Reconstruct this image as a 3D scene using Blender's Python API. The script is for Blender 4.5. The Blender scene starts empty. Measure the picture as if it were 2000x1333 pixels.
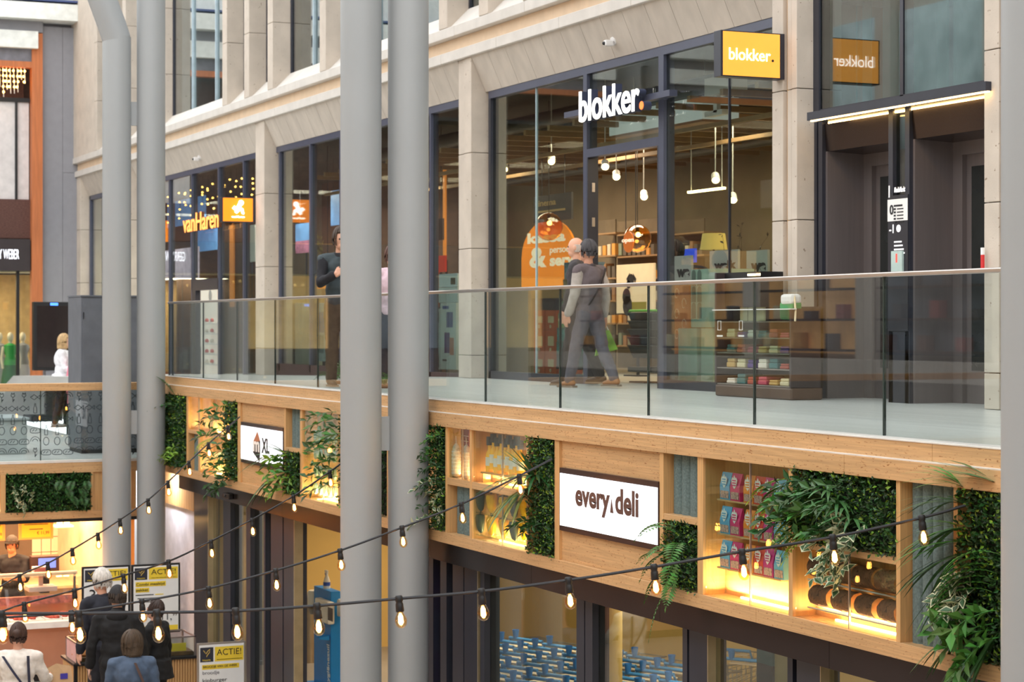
import bpy, bmesh, math, random
from mathutils import Vector, Matrix
random.seed(7)
SC = bpy.context.scene
COL = SC.collection

# ------------------------------------------------------------------ camera
TH = math.atan2(1792.0, 4000.0)
CT, ST = math.cos(TH), math.sin(TH)
V0 = 636.5
cam_d = bpy.data.cameras.new('camera')
cam = bpy.data.objects.new('camera', cam_d)
COL.objects.link(cam)
SC.camera = cam
cam.location = (0, 0, 0)
cam.rotation_euler = (math.pi / 2, 0, math.pi / 2 - TH)
cam_d.lens = 72.0
cam_d.sensor_width = 36.0
cam_d.shift_y = -30.0 / 2000.0
cam_d.clip_end = 300
cam_d.dof.use_dof = True
cam_d.dof.focus_distance = 15.0
cam_d.dof.aperture_fstop = 4.5

# ------------------------------------------------------------------ world: bright overcast sky above the open atrium
world = bpy.data.worlds.new('world')
SC.world = world
world.use_nodes = True
bgn = world.node_tree.nodes['Background']
bgn.inputs[0].default_value = (0.97, 0.985, 1.0, 1)
bgn.inputs[1].default_value = 2.3
SC.view_settings.view_transform = 'Standard'
SC.view_settings.look = 'None'
SC.view_settings.gamma = 1.0
SC.view_settings.use_curve_mapping = False
SC.view_settings.exposure = 0.25

# ------------------------------------------------------------------ pixel -> place helpers (2000 x 1333 frame)
def rd(u):
    a = (u - 1000.0) / 4000.0
    return (-CT + ST * a, ST + CT * a)
def XY(u, Y):                       # X where the sight line of column u meets the plane Y
    d = rd(u); return Y * d[0] / d[1]
def YX(u, X):
    d = rd(u); return X * d[1] / d[0]
def ZY(u, v, Y):                    # height of pixel (u, v) on the plane Y
    return (V0 - v) / 4000.0 * Y / rd(u)[1]
def ZX(u, v, X):
    return (V0 - v) / 4000.0 * X / rd(u)[0]
def PT(u, v, t):
    d = rd(u); return Vector((d[0] * t, d[1] * t, (V0 - v) / 4000.0 * t))

# ------------------------------------------------------------------ key levels (metres, camera eye at 0)
YF = 7.5          # front of the timber fascia
YP = 10.75        # front of the stone pillars
YW = 10.97        # shop window glass
ZFL = -0.71       # walkway floor
ZB = -1.9         # lower bridge deck floor
ZL = -4.9         # ground floor
XB = -29.1        # front of the cross bridge

# ------------------------------------------------------------------ mesh builder
class MB:
    def __init__(s): s.v = []; s.f = []; s.m = []; s.mi = 0
    def add(s, vs, fs):
        o = len(s.v); s.v += [tuple(p) for p in vs]
        for f in fs: s.f.append(tuple(i + o for i in f)); s.m.append(s.mi)
        return s
    def box(s, x0, x1, y0, y1, z0, z1):
        if x0 > x1: x0, x1 = x1, x0
        if y0 > y1: y0, y1 = y1, y0
        if z0 > z1: z0, z1 = z1, z0
        return s.add([(x0,y0,z0),(x1,y0,z0),(x1,y1,z0),(x0,y1,z0),(x0,y0,z1),(x1,y0,z1),(x1,y1,z1),(x0,y1,z1)],
            [(0,3,2,1),(4,5,6,7),(0,1,5,4),(1,2,6,5),(2,3,7,6),(3,0,4,7)])
    def bbox(s, c, sx, sy, sz, ax=None):      # box with axes (ax = 3 vectors)
        c = Vector(c); ax = ax or (Vector((1,0,0)), Vector((0,1,0)), Vector((0,0,1)))
        vs = []
        for k in (-1, 1):
            for i, j in ((-1,-1),(1,-1),(1,1),(-1,1)):
                vs.append(c + ax[0]*sx/2*i + ax[1]*sy/2*j + ax[2]*sz/2*k)
        return s.add(vs, [(0,3,2,1),(4,5,6,7),(0,1,5,4),(1,2,6,5),(2,3,7,6),(3,0,4,7)])
    def prismX(s, poly, x0, x1):              # polygon of (y, z) extruded along X
        n = len(poly)
        vs = [(x0, p[0], p[1]) for p in poly] + [(x1, p[0], p[1]) for p in poly]
        return s.add(vs, [tuple(range(n)), tuple(range(2*n-1, n-1, -1))] + [(i, i+n, (i+1) % n + n, (i+1) % n) for i in range(n)])
    def prism(s, poly, o, r, up, d):          # polygon of (a, b) in the plane r/up at o, thickness d along r x up
        o = Vector(o); r = Vector(r); up = Vector(up); n_ = r.cross(up); n = len(poly)
        vs = [o + r*a + up*b + n_*d for a, b in poly] + [o + r*a + up*b for a, b in poly]
        return s.add(vs, [tuple(range(n)), tuple(range(2*n-1, n-1, -1))] + [(i, i+n, (i+1) % n + n, (i+1) % n) for i in range(n)])
    def tube(s, pts, r, n=8, r2=None, cap=True):
        pts = [Vector(p) for p in pts]; m = len(pts); rings = []; up = Vector((0, 0, 1))
        for i, p in enumerate(pts):
            t = (pts[min(i+1, m-1)] - pts[max(i-1, 0)])
            if t.length < 1e-9: t = Vector((0, 0, 1))
            t.normalize()
            a = t.cross(up)
            if a.length < 1e-3: a = t.cross(Vector((1, 0, 0)))
            a.normalize(); b = a.cross(t)
            rr = r if r2 is None else r + (r2 - r) * i / max(1, m - 1)
            rings.append([p + (a*math.cos(2*math.pi*k/n) + b*math.sin(2*math.pi*k/n)) * rr for k in range(n)])
        vs = [q for g in rings for q in g]
        fs = [(i*n+k, i*n+(k+1) % n, (i+1)*n+(k+1) % n, (i+1)*n+k) for i in range(m-1) for k in range(n)]
        if cap: fs += [tuple(range(n-1, -1, -1)), tuple((m-1)*n+k for k in range(n))]
        return s.add(vs, fs)
    def lathe(s, prof, c, n=16, ax=(0, 0, 1)):  # prof: (radius, height) along ax
        c = Vector(c); ax = Vector(ax).normalized(); a = ax.orthogonal().normalized(); b = ax.cross(a)
        vs = []
        for r, h in prof:
            for k in range(n):
                t = 2*math.pi*k/n
                vs.append(c + ax*h + (a*math.cos(t) + b*math.sin(t))*max(r, 1e-4))
        m = len(prof)
        fs = [(i*n+k, i*n+(k+1) % n, (i+1)*n+(k+1) % n, (i+1)*n+k) for i in range(m-1) for k in range(n)]
        fs += [tuple(range(n-1, -1, -1)), tuple((m-1)*n+k for k in range(n))]
        return s.add(vs, fs)
    def ball(s, c, r, n=10, m=7, sc=(1, 1, 1)):
        c = Vector(c); vs = []; fs = []
        for i in range(m+1):
            ph = math.pi*i/m
            for k in range(n):
                t = 2*math.pi*k/n
                vs.append(c + Vector((math.sin(ph)*math.cos(t)*sc[0], math.sin(ph)*math.sin(t)*sc[1], math.cos(ph)*sc[2]))*r)
        for i in range(m):
            for k in range(n): fs.append((i*n+k, (i+1)*n+k, (i+1)*n+(k+1) % n, i*n+(k+1) % n))
        return s.add(vs, fs)
    def mesh(s, name):
        me = bpy.data.meshes.new(name)
        me.from_pydata(s.v, [], s.f)
        if any(s.m): me.polygons.foreach_set('material_index', s.m)
        me.update()
        return me

def tag(o, label=None, cat=None, group=None, kind=None):
    if label: o['label'] = label
    if cat: o['category'] = cat
    if group: o['group'] = group
    if kind: o['kind'] = kind
    return o
def put(o, parent=None):
    COL.objects.link(o)
    if parent is not None:
        o.parent = parent
        o.matrix_parent_inverse = Matrix.Translation(-parent.location) if parent.type == 'EMPTY' and not parent.get('_loc') else Matrix.Identity(4)
    return o
def obj(name, mb, mat, parent=None, label=None, cat=None, group=None, kind=None, smooth=False, bevel=0):
    me = mb if isinstance(mb, bpy.types.Mesh) else mb.mesh(name)
    o = bpy.data.objects.new(name, me)
    for m in (mat if isinstance(mat, (list, tuple)) else [mat]): me.materials.append(m)
    if smooth:
        bm = bmesh.new(); bm.from_mesh(me); bmesh.ops.recalc_face_normals(bm, faces=bm.faces); bm.to_mesh(me); bm.free()
        me.polygons.foreach_set('use_smooth', [True]*len(me.polygons))
        try: me.set_sharp_from_angle(angle=math.radians(50))
        except Exception: pass
    if bevel:
        b = o.modifiers.new('bevel', 'BEVEL'); b.width = bevel; b.segments = 2; b.limit_method = 'ANGLE'
    put(o, parent)
    return tag(o, label, cat, group, kind)
def thing(name, loc, label=None, cat=None, group=None, kind=None, local=False, rz=0):
    e = bpy.data.objects.new(name, None)
    e.location = loc; e.rotation_euler = (0, 0, rz); e.empty_display_size = 0.1
    if local: e['_loc'] = 1
    COL.objects.link(e)
    return tag(e, label, cat, group, kind)
def copy_tree(root, loc, rz=None, label=None, group=None):
    r = root.copy(); COL.objects.link(r); r.location = loc
    if rz is not None: r.rotation_euler = (0, 0, rz)
    if label: r['label'] = label
    if group: r['group'] = group
    for ch in list(root.children):
        c = ch.copy(); COL.objects.link(c); c.parent = r
        for g in list(ch.children):
            d = g.copy(); COL.objects.link(d); d.parent = c
    return r

# ------------------------------------------------------------------ materials
def srgb(r, g, b):
    f = lambda c: ((c/255.0+0.055)/1.055)**2.4 if c > 10 else c/255.0/12.92
    return (f(r), f(g), f(b), 1)
_M = {}
def pm(name, col, rough=0.5, metal=0.0, var=0.10, scale=6.0, stretch=(1,1,1), bump=0.0, emit=0.0, ecol=None, spec=0.5, island=0.0, bscale=None):
    if name in _M: return _M[name]
    m = bpy.data.materials.new(name); m.use_nodes = True; _M[name] = m
    nt = m.node_tree; N = nt.nodes; L = nt.links; p = N['Principled BSDF']
    c = srgb(*col)
    tc = N.new('ShaderNodeTexCoord'); mp = N.new('ShaderNodeMapping'); mp.inputs['Scale'].default_value = stretch
    nz = N.new('ShaderNodeTexNoise'); nz.inputs['Scale'].default_value = scale; nz.inputs['Detail'].default_value = 4
    L.new(tc.outputs['Object'], mp.inputs['Vector']); L.new(mp.outputs['Vector'], nz.inputs['Vector'])
    rp = N.new('ShaderNodeValToRGB'); e = rp.color_ramp.elements
    e[0].position = 0.3; e[1].position = 0.7
    e[0].color = tuple(x*(1-var) for x in c[:3]) + (1,); e[1].color = tuple(min(1, x*(1+var)) for x in c[:3]) + (1,)
    L.new(nz.outputs['Fac'], rp.inputs['Fac'])
    out = rp.outputs['Color']
    if island:
        g = N.new('ShaderNodeNewGeometry'); hs = N.new('ShaderNodeHueSaturation')
        ma = N.new('ShaderNodeMapRange'); ma.inputs['To Min'].default_value = 1-island; ma.inputs['To Max'].default_value = 1+island
        L.new(g.outputs['Random Per Island'], ma.inputs['Value']); L.new(ma.outputs['Result'], hs.inputs['Value'])
        mh = N.new('ShaderNodeMapRange'); mh.inputs['To Min'].default_value = 0.47; mh.inputs['To Max'].default_value = 0.52
        L.new(g.outputs['Random Per Island'], mh.inputs['Value']); L.new(mh.outputs['Result'], hs.inputs['Hue'])
        L.new(out, hs.inputs['Color']); out = hs.outputs['Color']
    L.new(out, p.inputs['Base Color'])
    p.inputs['Roughness'].default_value = rough; p.inputs['Metallic'].default_value = metal
    p.inputs['Specular IOR Level'].default_value = spec
    if bump:
        nb = N.new('ShaderNodeTexNoise'); nb.inputs['Scale'].default_value = bscale or scale*4; nb.inputs['Detail'].default_value = 3
        L.new(mp.outputs['Vector'], nb.inputs['Vector'])
        b = N.new('ShaderNodeBump'); b.inputs['Strength'].default_value = bump; b.inputs['Distance'].default_value = 0.01
        L.new(nb.outputs['Fac'], b.inputs['Height']); L.new(b.outputs['Normal'], p.inputs['Normal'])
    if emit:
        p.inputs['Emission Color'].default_value = srgb(*(ecol or col)); p.inputs['Emission Strength'].default_value = emit
    return m
def glass(name, tint=(235, 243, 240), f0=0.04, gain=1.0):
    if name in _M: return _M[name]
    m = bpy.data.materials.new(name); m.use_nodes = True; _M[name] = m
    nt = m.node_tree; N = nt.nodes; L = nt.links
    N.remove(N['Principled BSDF']); out = N['Material Output']
    tr = N.new('ShaderNodeBsdfTransparent'); tr.inputs[0].default_value = srgb(*tint)
    gl = N.new('ShaderNodeBsdfGlossy'); gl.inputs['Roughness'].default_value = 0.0; gl.inputs['Color'].default_value = (1, 1, 1, 1)
    lw = N.new('ShaderNodeLayerWeight'); lw.inputs['Blend'].default_value = 0.5
    pw = N.new('ShaderNodeMath'); pw.operation = 'POWER'; pw.inputs[1].default_value = 5
    ml = N.new('ShaderNodeMath'); ml.operation = 'MULTIPLY_ADD'; ml.inputs[1].default_value = (1-f0)*gain; ml.inputs[2].default_value = f0*gain
    ml.use_clamp = True
    mx = N.new('ShaderNodeMixShader')
    L.new(lw.outputs['Facing'], pw.inputs[0]); L.new(pw.outputs[0], ml.inputs[0]); L.new(ml.outputs[0], mx.inputs[0])
    L.new(tr.outputs[0], mx.inputs[1]); L.new(gl.outputs[0], mx.inputs[2]); L.new(mx.outputs[0], out.inputs[0])
    return m
def speck(m, scale=60, col=(120, 80, 45), amount=0.62, stretch=(1, 1, 1)):
    """small darker flecks that belong to the material (bamboo nodes, pits in limestone)"""
    nt = m.node_tree; N = nt.nodes; L = nt.links; p = N['Principled BSDF']
    src = p.inputs['Base Color'].links[0].from_socket
    tc = N.new('ShaderNodeTexCoord'); mp = N.new('ShaderNodeMapping'); mp.inputs['Scale'].default_value = stretch
    nz = N.new('ShaderNodeTexNoise'); nz.inputs['Scale'].default_value = scale; nz.inputs['Detail'].default_value = 2
    L.new(tc.outputs['Object'], mp.inputs[0]); L.new(mp.outputs[0], nz.inputs['Vector'])
    rp = N.new('ShaderNodeValToRGB'); e = rp.color_ramp.elements; e[0].position = amount; e[1].position = amount+0.06
    L.new(nz.outputs['Fac'], rp.inputs[0])
    mx = N.new('ShaderNodeMixRGB'); mx.inputs[2].default_value = srgb(*col)
    L.new(rp.outputs['Color'], mx.inputs[0]); L.new(src, mx.inputs[1]); L.new(mx.outputs[0], p.inputs['Base Color'])
    return m

WOOD = speck(pm('bamboo', (198, 157, 110), 0.45, var=0.16, scale=9, stretch=(0.25, 2, 9)), 26, (150, 100, 55), 0.64, (1, 1, 4))
WOODY = speck(pm('bamboo_along_y', (198, 157, 110), 0.45, var=0.16, scale=9, stretch=(2, 0.25, 9)), 26, (150, 100, 55), 0.64, (1, 1, 4))
WOODV = pm('bamboo_upright', (205, 160, 106), 0.45, var=0.14, scale=9, stretch=(9, 9, 0.25))
STONE = speck(pm('limestone', (196, 184, 170), 0.8, var=0.09, scale=3, bump=0.15, bscale=60), 22, (140, 122, 104), 0.70)
STONEL = pm('limestone_light', (206, 200, 192), 0.75, var=0.06, scale=4, bump=0.1, bscale=50)
STONEP = pm('limestone_panel', (190, 180, 168), 0.8, var=0.10, scale=2.5, stretch=(2, 1, 1), bump=0.12, bscale=50)
FRIEZE = pm('peach_render', (226, 200, 170), 0.8, var=0.05)
STEEL = pm('column_paint', (157, 160, 161), 0.42, metal=0.0, var=0.02, scale=2, bump=0.02, bscale=150)
DARK = pm('dark_frame', (46, 48, 58), 0.35, var=0.06)
DARKBLUE = pm('slate_frame', (70, 74, 92), 0.35, var=0.06)
BLACK = pm('black_plastic', (22, 22, 24), 0.45, var=0.1)
BRONZE = pm('bronze_cladding', (62, 54, 54), 0.22, metal=0.75, var=0.10, scale=1.5, stretch=(1, 1, 0.3))
ELEV = pm('brushed_dark_steel', (126, 118, 118), 0.42, metal=0.45, var=0.05, scale=30, stretch=(1, 1, 0.05))
FLOORM = pm('pale_floor', (196, 197, 194), 0.28, var=0.10, scale=3.5, stretch=(0.15, 3, 1))
FLOORG = pm('ground_floor', (150, 142, 134), 0.35, var=0.1, scale=2)
WHITE = pm('white_paint', (232, 230, 228), 0.6, var=0.03)
GREYW = pm('grey_panel', (142, 142, 148), 0.6, var=0.04)
GLASS = glass('clear_glass')
SGLASS = glass('shop_glass', (225, 232, 228), 0.055, 1.15)
UGLASS = glass('upper_glass', (200, 212, 210), 0.09, 1.5)
BGLASS = glass('balustrade_glass', (240, 245, 244), 0.05, 1.0)
CHROME = pm('brushed_rail', (190, 182, 176), 0.3, metal=0.85, var=0.04, scale=8)
WARM = pm('warm_led', (255, 214, 150), 0.5, emit=14, ecol=(255, 206, 130))
SCREEN = pm('white_screen', (235, 238, 242), 0.4, var=0.0, emit=0.95, ecol=(240, 244, 250))
BROWNT = pm('brown_print', (92, 62, 56), 0.5, var=0.04)
FELT = pm('blue_grey_felt', (100, 117, 116), 0.95, var=0.28, scale=60, bump=0.4, bscale=200)
YELP = pm('yellow_print', (240, 208, 60), 0.6, var=0.03)
NAVY = pm('navy_print', (44, 46, 58), 0.6, var=0.05)
PAPER = pm('poster_paper', (236, 236, 234), 0.6, var=0.02)
INK = pm('black_ink', (30, 30, 34), 0.6, var=0.05)
def flat(name, col, rough=0.6, emit=0): return pm(name, col, rough, var=0.05, emit=emit)

# ------------------------------------------------------------------ lettering (built-in font turned into mesh)
def text(name, s, o, r, up, mat, width=None, height=None, depth=0.004, bold=0.0, parent=None, shear=0, spacing=1.0):
    cu = bpy.data.curves.new('t', 'FONT'); cu.body = s; cu.size = 1; cu.extrude = 0.5; cu.offset = bold; cu.shear = shear
    cu.space_character = spacing; cu.resolution_u = 5
    ob = bpy.data.objects.new('t', cu); COL.objects.link(ob)
    dg = bpy.context.evaluated_depsgraph_get(); dg.update()
    me = bpy.data.meshes.new_from_object(ob.evaluated_get(dg))
    bpy.data.objects.remove(ob); bpy.data.curves.remove(cu)
    xs = [v.co.x for v in me.vertices]; ys = [v.co.y for v in me.vertices]
    x0, x1, y0, y1 = min(xs), max(xs), min(ys), max(ys)
    sy = height/(y1-y0) if height else None; sx = width/(x1-x0) if width else None
    sx = sx or sy; sy = sy or sx
    o = Vector(o); r = Vector(r).normalized(); up = Vector(up).normalized(); n = r.cross(up)
    for v in me.vertices:
        v.co = o + r*(v.co.x-x0)*sx + up*(v.co.y-y0)*sy + n*((v.co.z+0.5)*depth)
    me.name = name; me.materials.clear()
    return obj(name, me, mat, parent)
RX, UZ, RY = (1, 0, 0), (0, 0, 1), (0, 1, 0)
def lamp(kind, name, loc, power, col=(1, .8, .55), size=0.3, parent=None, rot=None, sy=None):
    l = bpy.data.lights.new(name, kind); l.energy = power; l.color = col
    if kind == 'AREA':
        l.size = size
        if sy: l.shape = 'RECTANGLE'; l.size_y = sy
    else: l.shadow_soft_size = size
    o = bpy.data.objects.new(name, l); o.location = loc
    if rot: o.rotation_euler = rot
    COL.objects.link(o)
    return o
# ================================================================== FLOORS AND OUTER WALLS
def floor_z(x):
    if x > -26: return ZFL
    if x > -41: return ZFL + (x + 26) / 15.0 * 0.28
    if x > -45: return -0.99 + (x + 41) / 4.0 * 0.91
    return ZB
m = MB()
m.prismX([(YF+0.06, ZFL-0.15), (20, ZFL-0.15), (20, ZFL), (YF+0.06, ZFL)], -26, 8)
obj('floor', m, FLOORM, kind='structure')
m = MB()
xs = [-26, -41, -45, -52]
for a, b in zip(xs, xs[1:]):
    za, zb = floor_z(a), floor_z(b)
    m.add([(a, YF+0.06, za), (b, YF+0.06, zb), (b, 20, zb), (a, 20, za), (a, YF+0.06, za-0.15), (b, YF+0.06, zb-0.15), (b, 20, zb-0.15), (a, 20, za-0.15)],
          [(0, 3, 2, 1), (4, 5, 6, 7), (0, 1, 5, 4), (3, 7, 6, 2), (0, 4, 7, 3), (1, 2, 6, 5)])
obj('floor', m, FLOORM, kind='structure')
obj('floor', MB().box(-52, 16, -12, 20, ZL-0.2, ZL), FLOORG, kind='structure')
obj('floor', MB().box(-52, XB-0.12, -12, YF+0.05, ZB-0.15, ZB), FLOORM, kind='structure')
obj('ceiling', MB().box(-28.6, 8, YF+0.35, 16, -2.36, -2.30), WHITE, kind='structure')
OPP = pm('opposite_render', (196, 186, 174), 0.8, var=0.06, scale=1.5)
OPPG = pm('opposite_window', (120, 128, 138), 0.25, var=0.3, scale=1.2)
OPPW = pm('opposite_warm_window', (214, 168, 112), 0.5, var=0.4, scale=1.6, emit=0.55, ecol=(240, 180, 110))
OPPU = pm('sky_toned_upper_window', (196, 212, 214), 0.3, var=0.25, scale=1.2)  # pale colour stands in for sky mirrored in the upper panes
w = thing('wall_opposite', (-20, -9, ZL), kind='structure')
obj('wall_back', MB().box(-52, 16, -9.4, -9.2, ZL, 9), OPP, w)
for k in range(14):
    x = -50 + k*4.6
    obj('pier', MB().box(x, x+0.7, -9.2, -8.9, ZL, 9), OPP, w)
    obj('window', MB().box(x+0.8, x+4.5, -9.2, -9.12, 4.6, 8.2), OPPU, w)
    obj('window', MB().box(x+0.8, x+4.5, -9.2, -9.12, -0.6, 3.0), OPPW if k % 3 else OPPG, w)
    obj('window', MB().box(x+0.8, x+4.5, -9.2, -9.12, -4.8, -2.6), OPPW, w)
obj('ledge', MB().box(-52, 16, -9.2, -8.2, -1.1, -0.7), OPP, w)
SHL = pm('opposite_shelf', (70, 52, 44), .6); GLW = pm('reflection_lamp_glow', (255, 214, 150), .5, emit=9, ecol=(255, 206, 130))  # unseen shelves and lamps added to mirror as warm streaks in the rail
GDS = [pm('glowing_opposite_goods_%d' % i, c, .6, emit=.06) for i, c in enumerate([(150, 80, 80), (206, 150, 80), (96, 90, 90), (220, 206, 170), (110, 80, 70)])]  # added goods glow faintly so the glass rail mirrors them
for k in range(14):
    x = -50 + k*4.6
    for z in (-.55, .1, .75): obj('reflection_shelf', MB().box(x+.9, x+4.4, -9.1, -8.8, z, z+.05), SHL, w)
    for q in range(8): obj('reflection_goods', MB().box(x+1+q*.42, x+1.3+q*.42, -9.05, -8.85, (-.5, .15, .8)[q % 3], (-.5, .15, .8)[q % 3]+random.uniform(.15, .4)), random.choice(GDS), w)
    for q in range(3): obj('reflection_lamp', MB().ball((x+1.3+q*1.2, -8.7, 2.2+random.uniform(-.3, .2)), .07, 8, 6), GLW, w)  # lamps added only for their reflections
    for q in range(3): obj('reflection_lamp', MB().ball((x+1.3+q*1.2, -8.7, -2.2+random.uniform(-.2, .2)), .07, 8, 6), GLW, w)
obj('ledge', MB().box(-52, 16, -9.2, -8.8, 3.4, 4.2), OPP, w)
obj('wall_rear', MB().box(15.6, 16, -9.4, 20, ZL, 9), OPP, kind='structure')
obj('wall_inner', MB().box(-52, 16, 19.9, 20.2, ZL, 9), pm('inner_wall', (150, 132, 112), 0.8, var=0.1), kind='structure')

# ================================================================== STONE SHOPFRONT WALL
wf = thing('wall_facade', (-25, YP, ZFL), kind='structure')
JZ = [None, -0.40, 1.04, 2.33, 3.62]
def pillar(x0, x1, groove=True):
    fz = floor_z((x0+x1)/2)
    zs = [fz] + JZ[1:]
    if fz < -1.0: zs = [fz, -1.6] + JZ[1:]
    for a, b in zip(zs, zs[1:]):
        mb = MB(); g = 0.004
        if groove:
            xm = x0 + (x1-x0)*0.48
            mb.box(x0, xm-0.02, YP+0.02, YW+0.3, a+g, b-g)
            mb.box(xm-0.02, xm+0.01, YP+0.06, YW+0.3, a+g, b-g)
            mb.box(xm+0.01, x1, YP, YW+0.3, a+g, b-g)
        else: mb.box(x0, x1, YP, YW+0.3, a+g, b-g)
        obj('stone_block', mb, STONE, wf, bevel=0.006)
pil = [(-50.6, -49.6), (-45.3, -44.6), (XY(497, YP), XY(516, YP)), (XY(893, YP), XY(920, YP))]
for a, b in pil: pillar(a, b)
pillar(XY(1508, YP), XY(1529, YP), False)
pillar(XY(1534.5, YP), XY(1556, YP), True)
obj('joint_strip', MB().box(XY(1529, YP), XY(1534.5, YP), YP+0.05, YW+0.2, ZFL, 8), pm('tan_sealant', (196, 160, 116), 0.7), wf)
pillar(XY(1922, YP), XY(1951, YP), False)
obj('joint_strip', MB().box(XY(1951, YP), XY(1957, YP), YP+0.05, YW+0.2, ZFL, 8), _M['tan_sealant'], wf)
pillar(XY(1957, YP), XY(1957, YP)+0.6, False)
X5, X6 = XY(1556, YP), XY(1922, YP)
obj('stone_block', MB().box(XY(1957, YP)+0.6, 8, YP, YW+0.3, ZFL, 3.62), STONE, wf)
# pillars of the lift bay run on upwards
for a, b in ((XY(1508, YP), XY(1529, YP)), (XY(1534.5, YP), X5), (X6, XY(1951, YP)), (XY(1957, YP), 8)):
    obj('stone_block', MB().box(a, b, YP, YW+0.3, 3.63, 8.5), STONE, wf, bevel=0.006)
# sloped lintel panels
def lintels(x0, x1):
    n = max(1, round((x1-x0)/0.55)); w_ = (x1-x0)/n
    for k in range(n):
        a, b = x0+k*w_+0.004, x0+(k+1)*w_-0.004
        obj('lintel_panel', MB().prismX([(YP, 3.62), (YW-0.01, 3.15), (YW+0.3, 3.15), (YW+0.3, 3.62)], a, b), STONEP, wf)
BAYS = [(pil[0][1], pil[1][0]), (pil[1][1], pil[2][0]), (pil[2][1], pil[3][0]), (pil[3][1], XY(1508, YP))]
for a, b in BAYS: lintels(a, b)
XR = XY(1508, YP)
def runs(name, x0, x1, step, y0, y1, z0, z1, mat):
    x = x0
    while x < x1 - 0.01:
        e = min(x1, x+step); obj(name, MB().box(x+0.003, e-0.003, y0, y1, z0, z1), mat, wf, bevel=0.008); x = e
runs('moulding', -51, XR, 1.9, YP-0.05, YW+0.2, 3.62, 3.76, STONEL)
runs('frieze_band', -51, XR, 6.0, YP+0.02, YW+0.2, 3.76, 3.94, FRIEZE)
runs('sill_moulding', -51, XR, 2.3, YP-0.10, YW+0.2, 3.94, 4.08, STONEL)
# upper storey: pilasters, sloped sills, windows
obj('stone_block', MB().box(-51, -47.7, YP-0.08, YW+0.2, 4.08, 8.6), STONE, wf, bevel=0.008)
base = [-31.2, -26.1, -24.7, -23.3]
PLX = sorted(b + 10.7*k for b in base for k in (-2, -1, 0, 1) if -51 < b + 10.7*k < -18)
for x in PLX:
    for a, b in ((4.08, 5.23), (5.23, 6.6), (6.6, 8.6)):
        mb = MB(); mb.box(x-0.15, x+0.15, YP-0.10, YW+0.2, a+0.003, b-0.003)
        obj('pilaster_block', mb, STONE, wf, bevel=0.008)
for a, b in zip(PLX, PLX[1:]):
    obj('sloped_sill', MB().prismX([(YP-0.06, 4.08), (YW, 4.08), (YW, 4.36)], a+0.15, b-0.15), STONEL, wf)
nwin = 0
UROOM = pm('upper_room', (126, 130, 134), 0.8, var=0.25, scale=1.3)
obj('wall_upper', MB().box(-51, 8, 13.6, 13.8, 3.7, 8.6), UROOM, kind='structure')
obj('ceiling', MB().box(-51, 8, YW+0.31, 20, 3.2, 3.6), pm('dark_ceiling', (64, 58, 54), 0.8, var=0.3, scale=2), kind='structure')
obj('ceiling', MB().box(-51, 8, YP, 13.8, 8.6, 8.8), WHITE, kind='structure')
MULL = pm('pale_mullion', (176, 196, 206), 0.4)
for a, b in zip(PLX, PLX[1:]):
    nwin += 1
    w = thing('window_%d' % nwin, ((a+b)/2, YW, 4.36), kind='structure')
    obj('frame', MB().box(a+0.15, a+0.19, YW, YW+0.08, 4.36, 8.5), DARK, w)
    obj('pane', MB().box(a+0.19, b-0.15, YW+0.03, YW+0.042, 4.36, 8.5), UGLASS, w)
    if b-a > 2:
        for k in range(1, int((b-a)/1.3)):
            x = a + (b-a)*k/int((b-a)/1.3)
            obj('mullion', MB().box(x-0.018, x+0.018, YW-0.01, YW+0.05, 4.36, 8.5), MULL, w)

# ================================================================== SHOP WINDOWS
def fr(w, x0, x1, z0, z1, mat=DARKBLUE, d=0.12, y=YW): return obj('frame', MB().box(x0, x1, y, y+d, z0, z1), mat, w)
def pane(w, x0, x1, z0, z1, y=YW+0.04, mat=SGLASS): return obj('pane', MB().box(x0, x1, y, y+0.012, z0, z1), mat, w)
ZH = 3.15
# homeware shop: left pane, door bay, right panes
xl, xm0, xm1, xd0, xd1, xr = XY(954, YW), XY(1139, YW), XY(1146, YW), XY(1286, YW), XY(1296, YW), XY(1512, YW)+0.15
w = thing('window_%d' % (nwin+1), (xl, YW, ZFL), kind='structure')
fr(w, xl, xr, ZH-0.10, ZH); fr(w, xl, xl+0.07, ZFL, ZH-0.1, DARK); fr(w, xl, xm0, ZFL, ZFL+0.10, DARK); fr(w, xd1, xr, ZFL, ZFL+0.10, DARK)
fr(w, xm0, xm1, ZFL, ZH-0.1, DARKBLUE, 0.14); fr(w, xd0, xd1, ZFL, ZH-0.1, DARKBLUE, 0.14)
zt = ZY(1146, 308, YW)
fr(w, xm1, xd0, zt, zt+0.10)
pane(w, xl+0.07, xm0, ZFL+0.1, ZH-0.1); pane(w, xm1, xd0, zt+0.1, ZH-0.1)
xj = XY(1418, YW)
pane(w, xd1, xj-0.005, ZFL+0.1, ZH-0.1); pane(w, xj+0.005, xr, ZFL+0.1, ZH-0.1)
obj('joint', MB().box(xj-0.006, xj+0.006, YW+0.03, YW+0.06, ZFL+0.1, ZH-0.1), DARK, w)
xk = XY(1042, YW)
obj('joint', MB().box(xk-0.005, xk+0.005, YW+0.03, YW+0.06, ZFL+0.1, ZH-0.1), MULL, w)
d = thing('door_1', (xm1, YW, ZFL), kind='structure')
obj('door_jamb', MB().box(xm1, xm1+0.03, YW, YW+0.14, ZFL, zt), DARK, d)
for z in (0.3, 1.2, 1.62): obj('hinge', MB().box(xm1+0.03, xm1+0.045, YW+0.05, YW+0.09, z, z+0.11), CHROME, d)
obj('door_jamb', MB().box(xd0-0.03, xd0, YW, YW+0.14, ZFL, zt), DARK, d)
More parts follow.
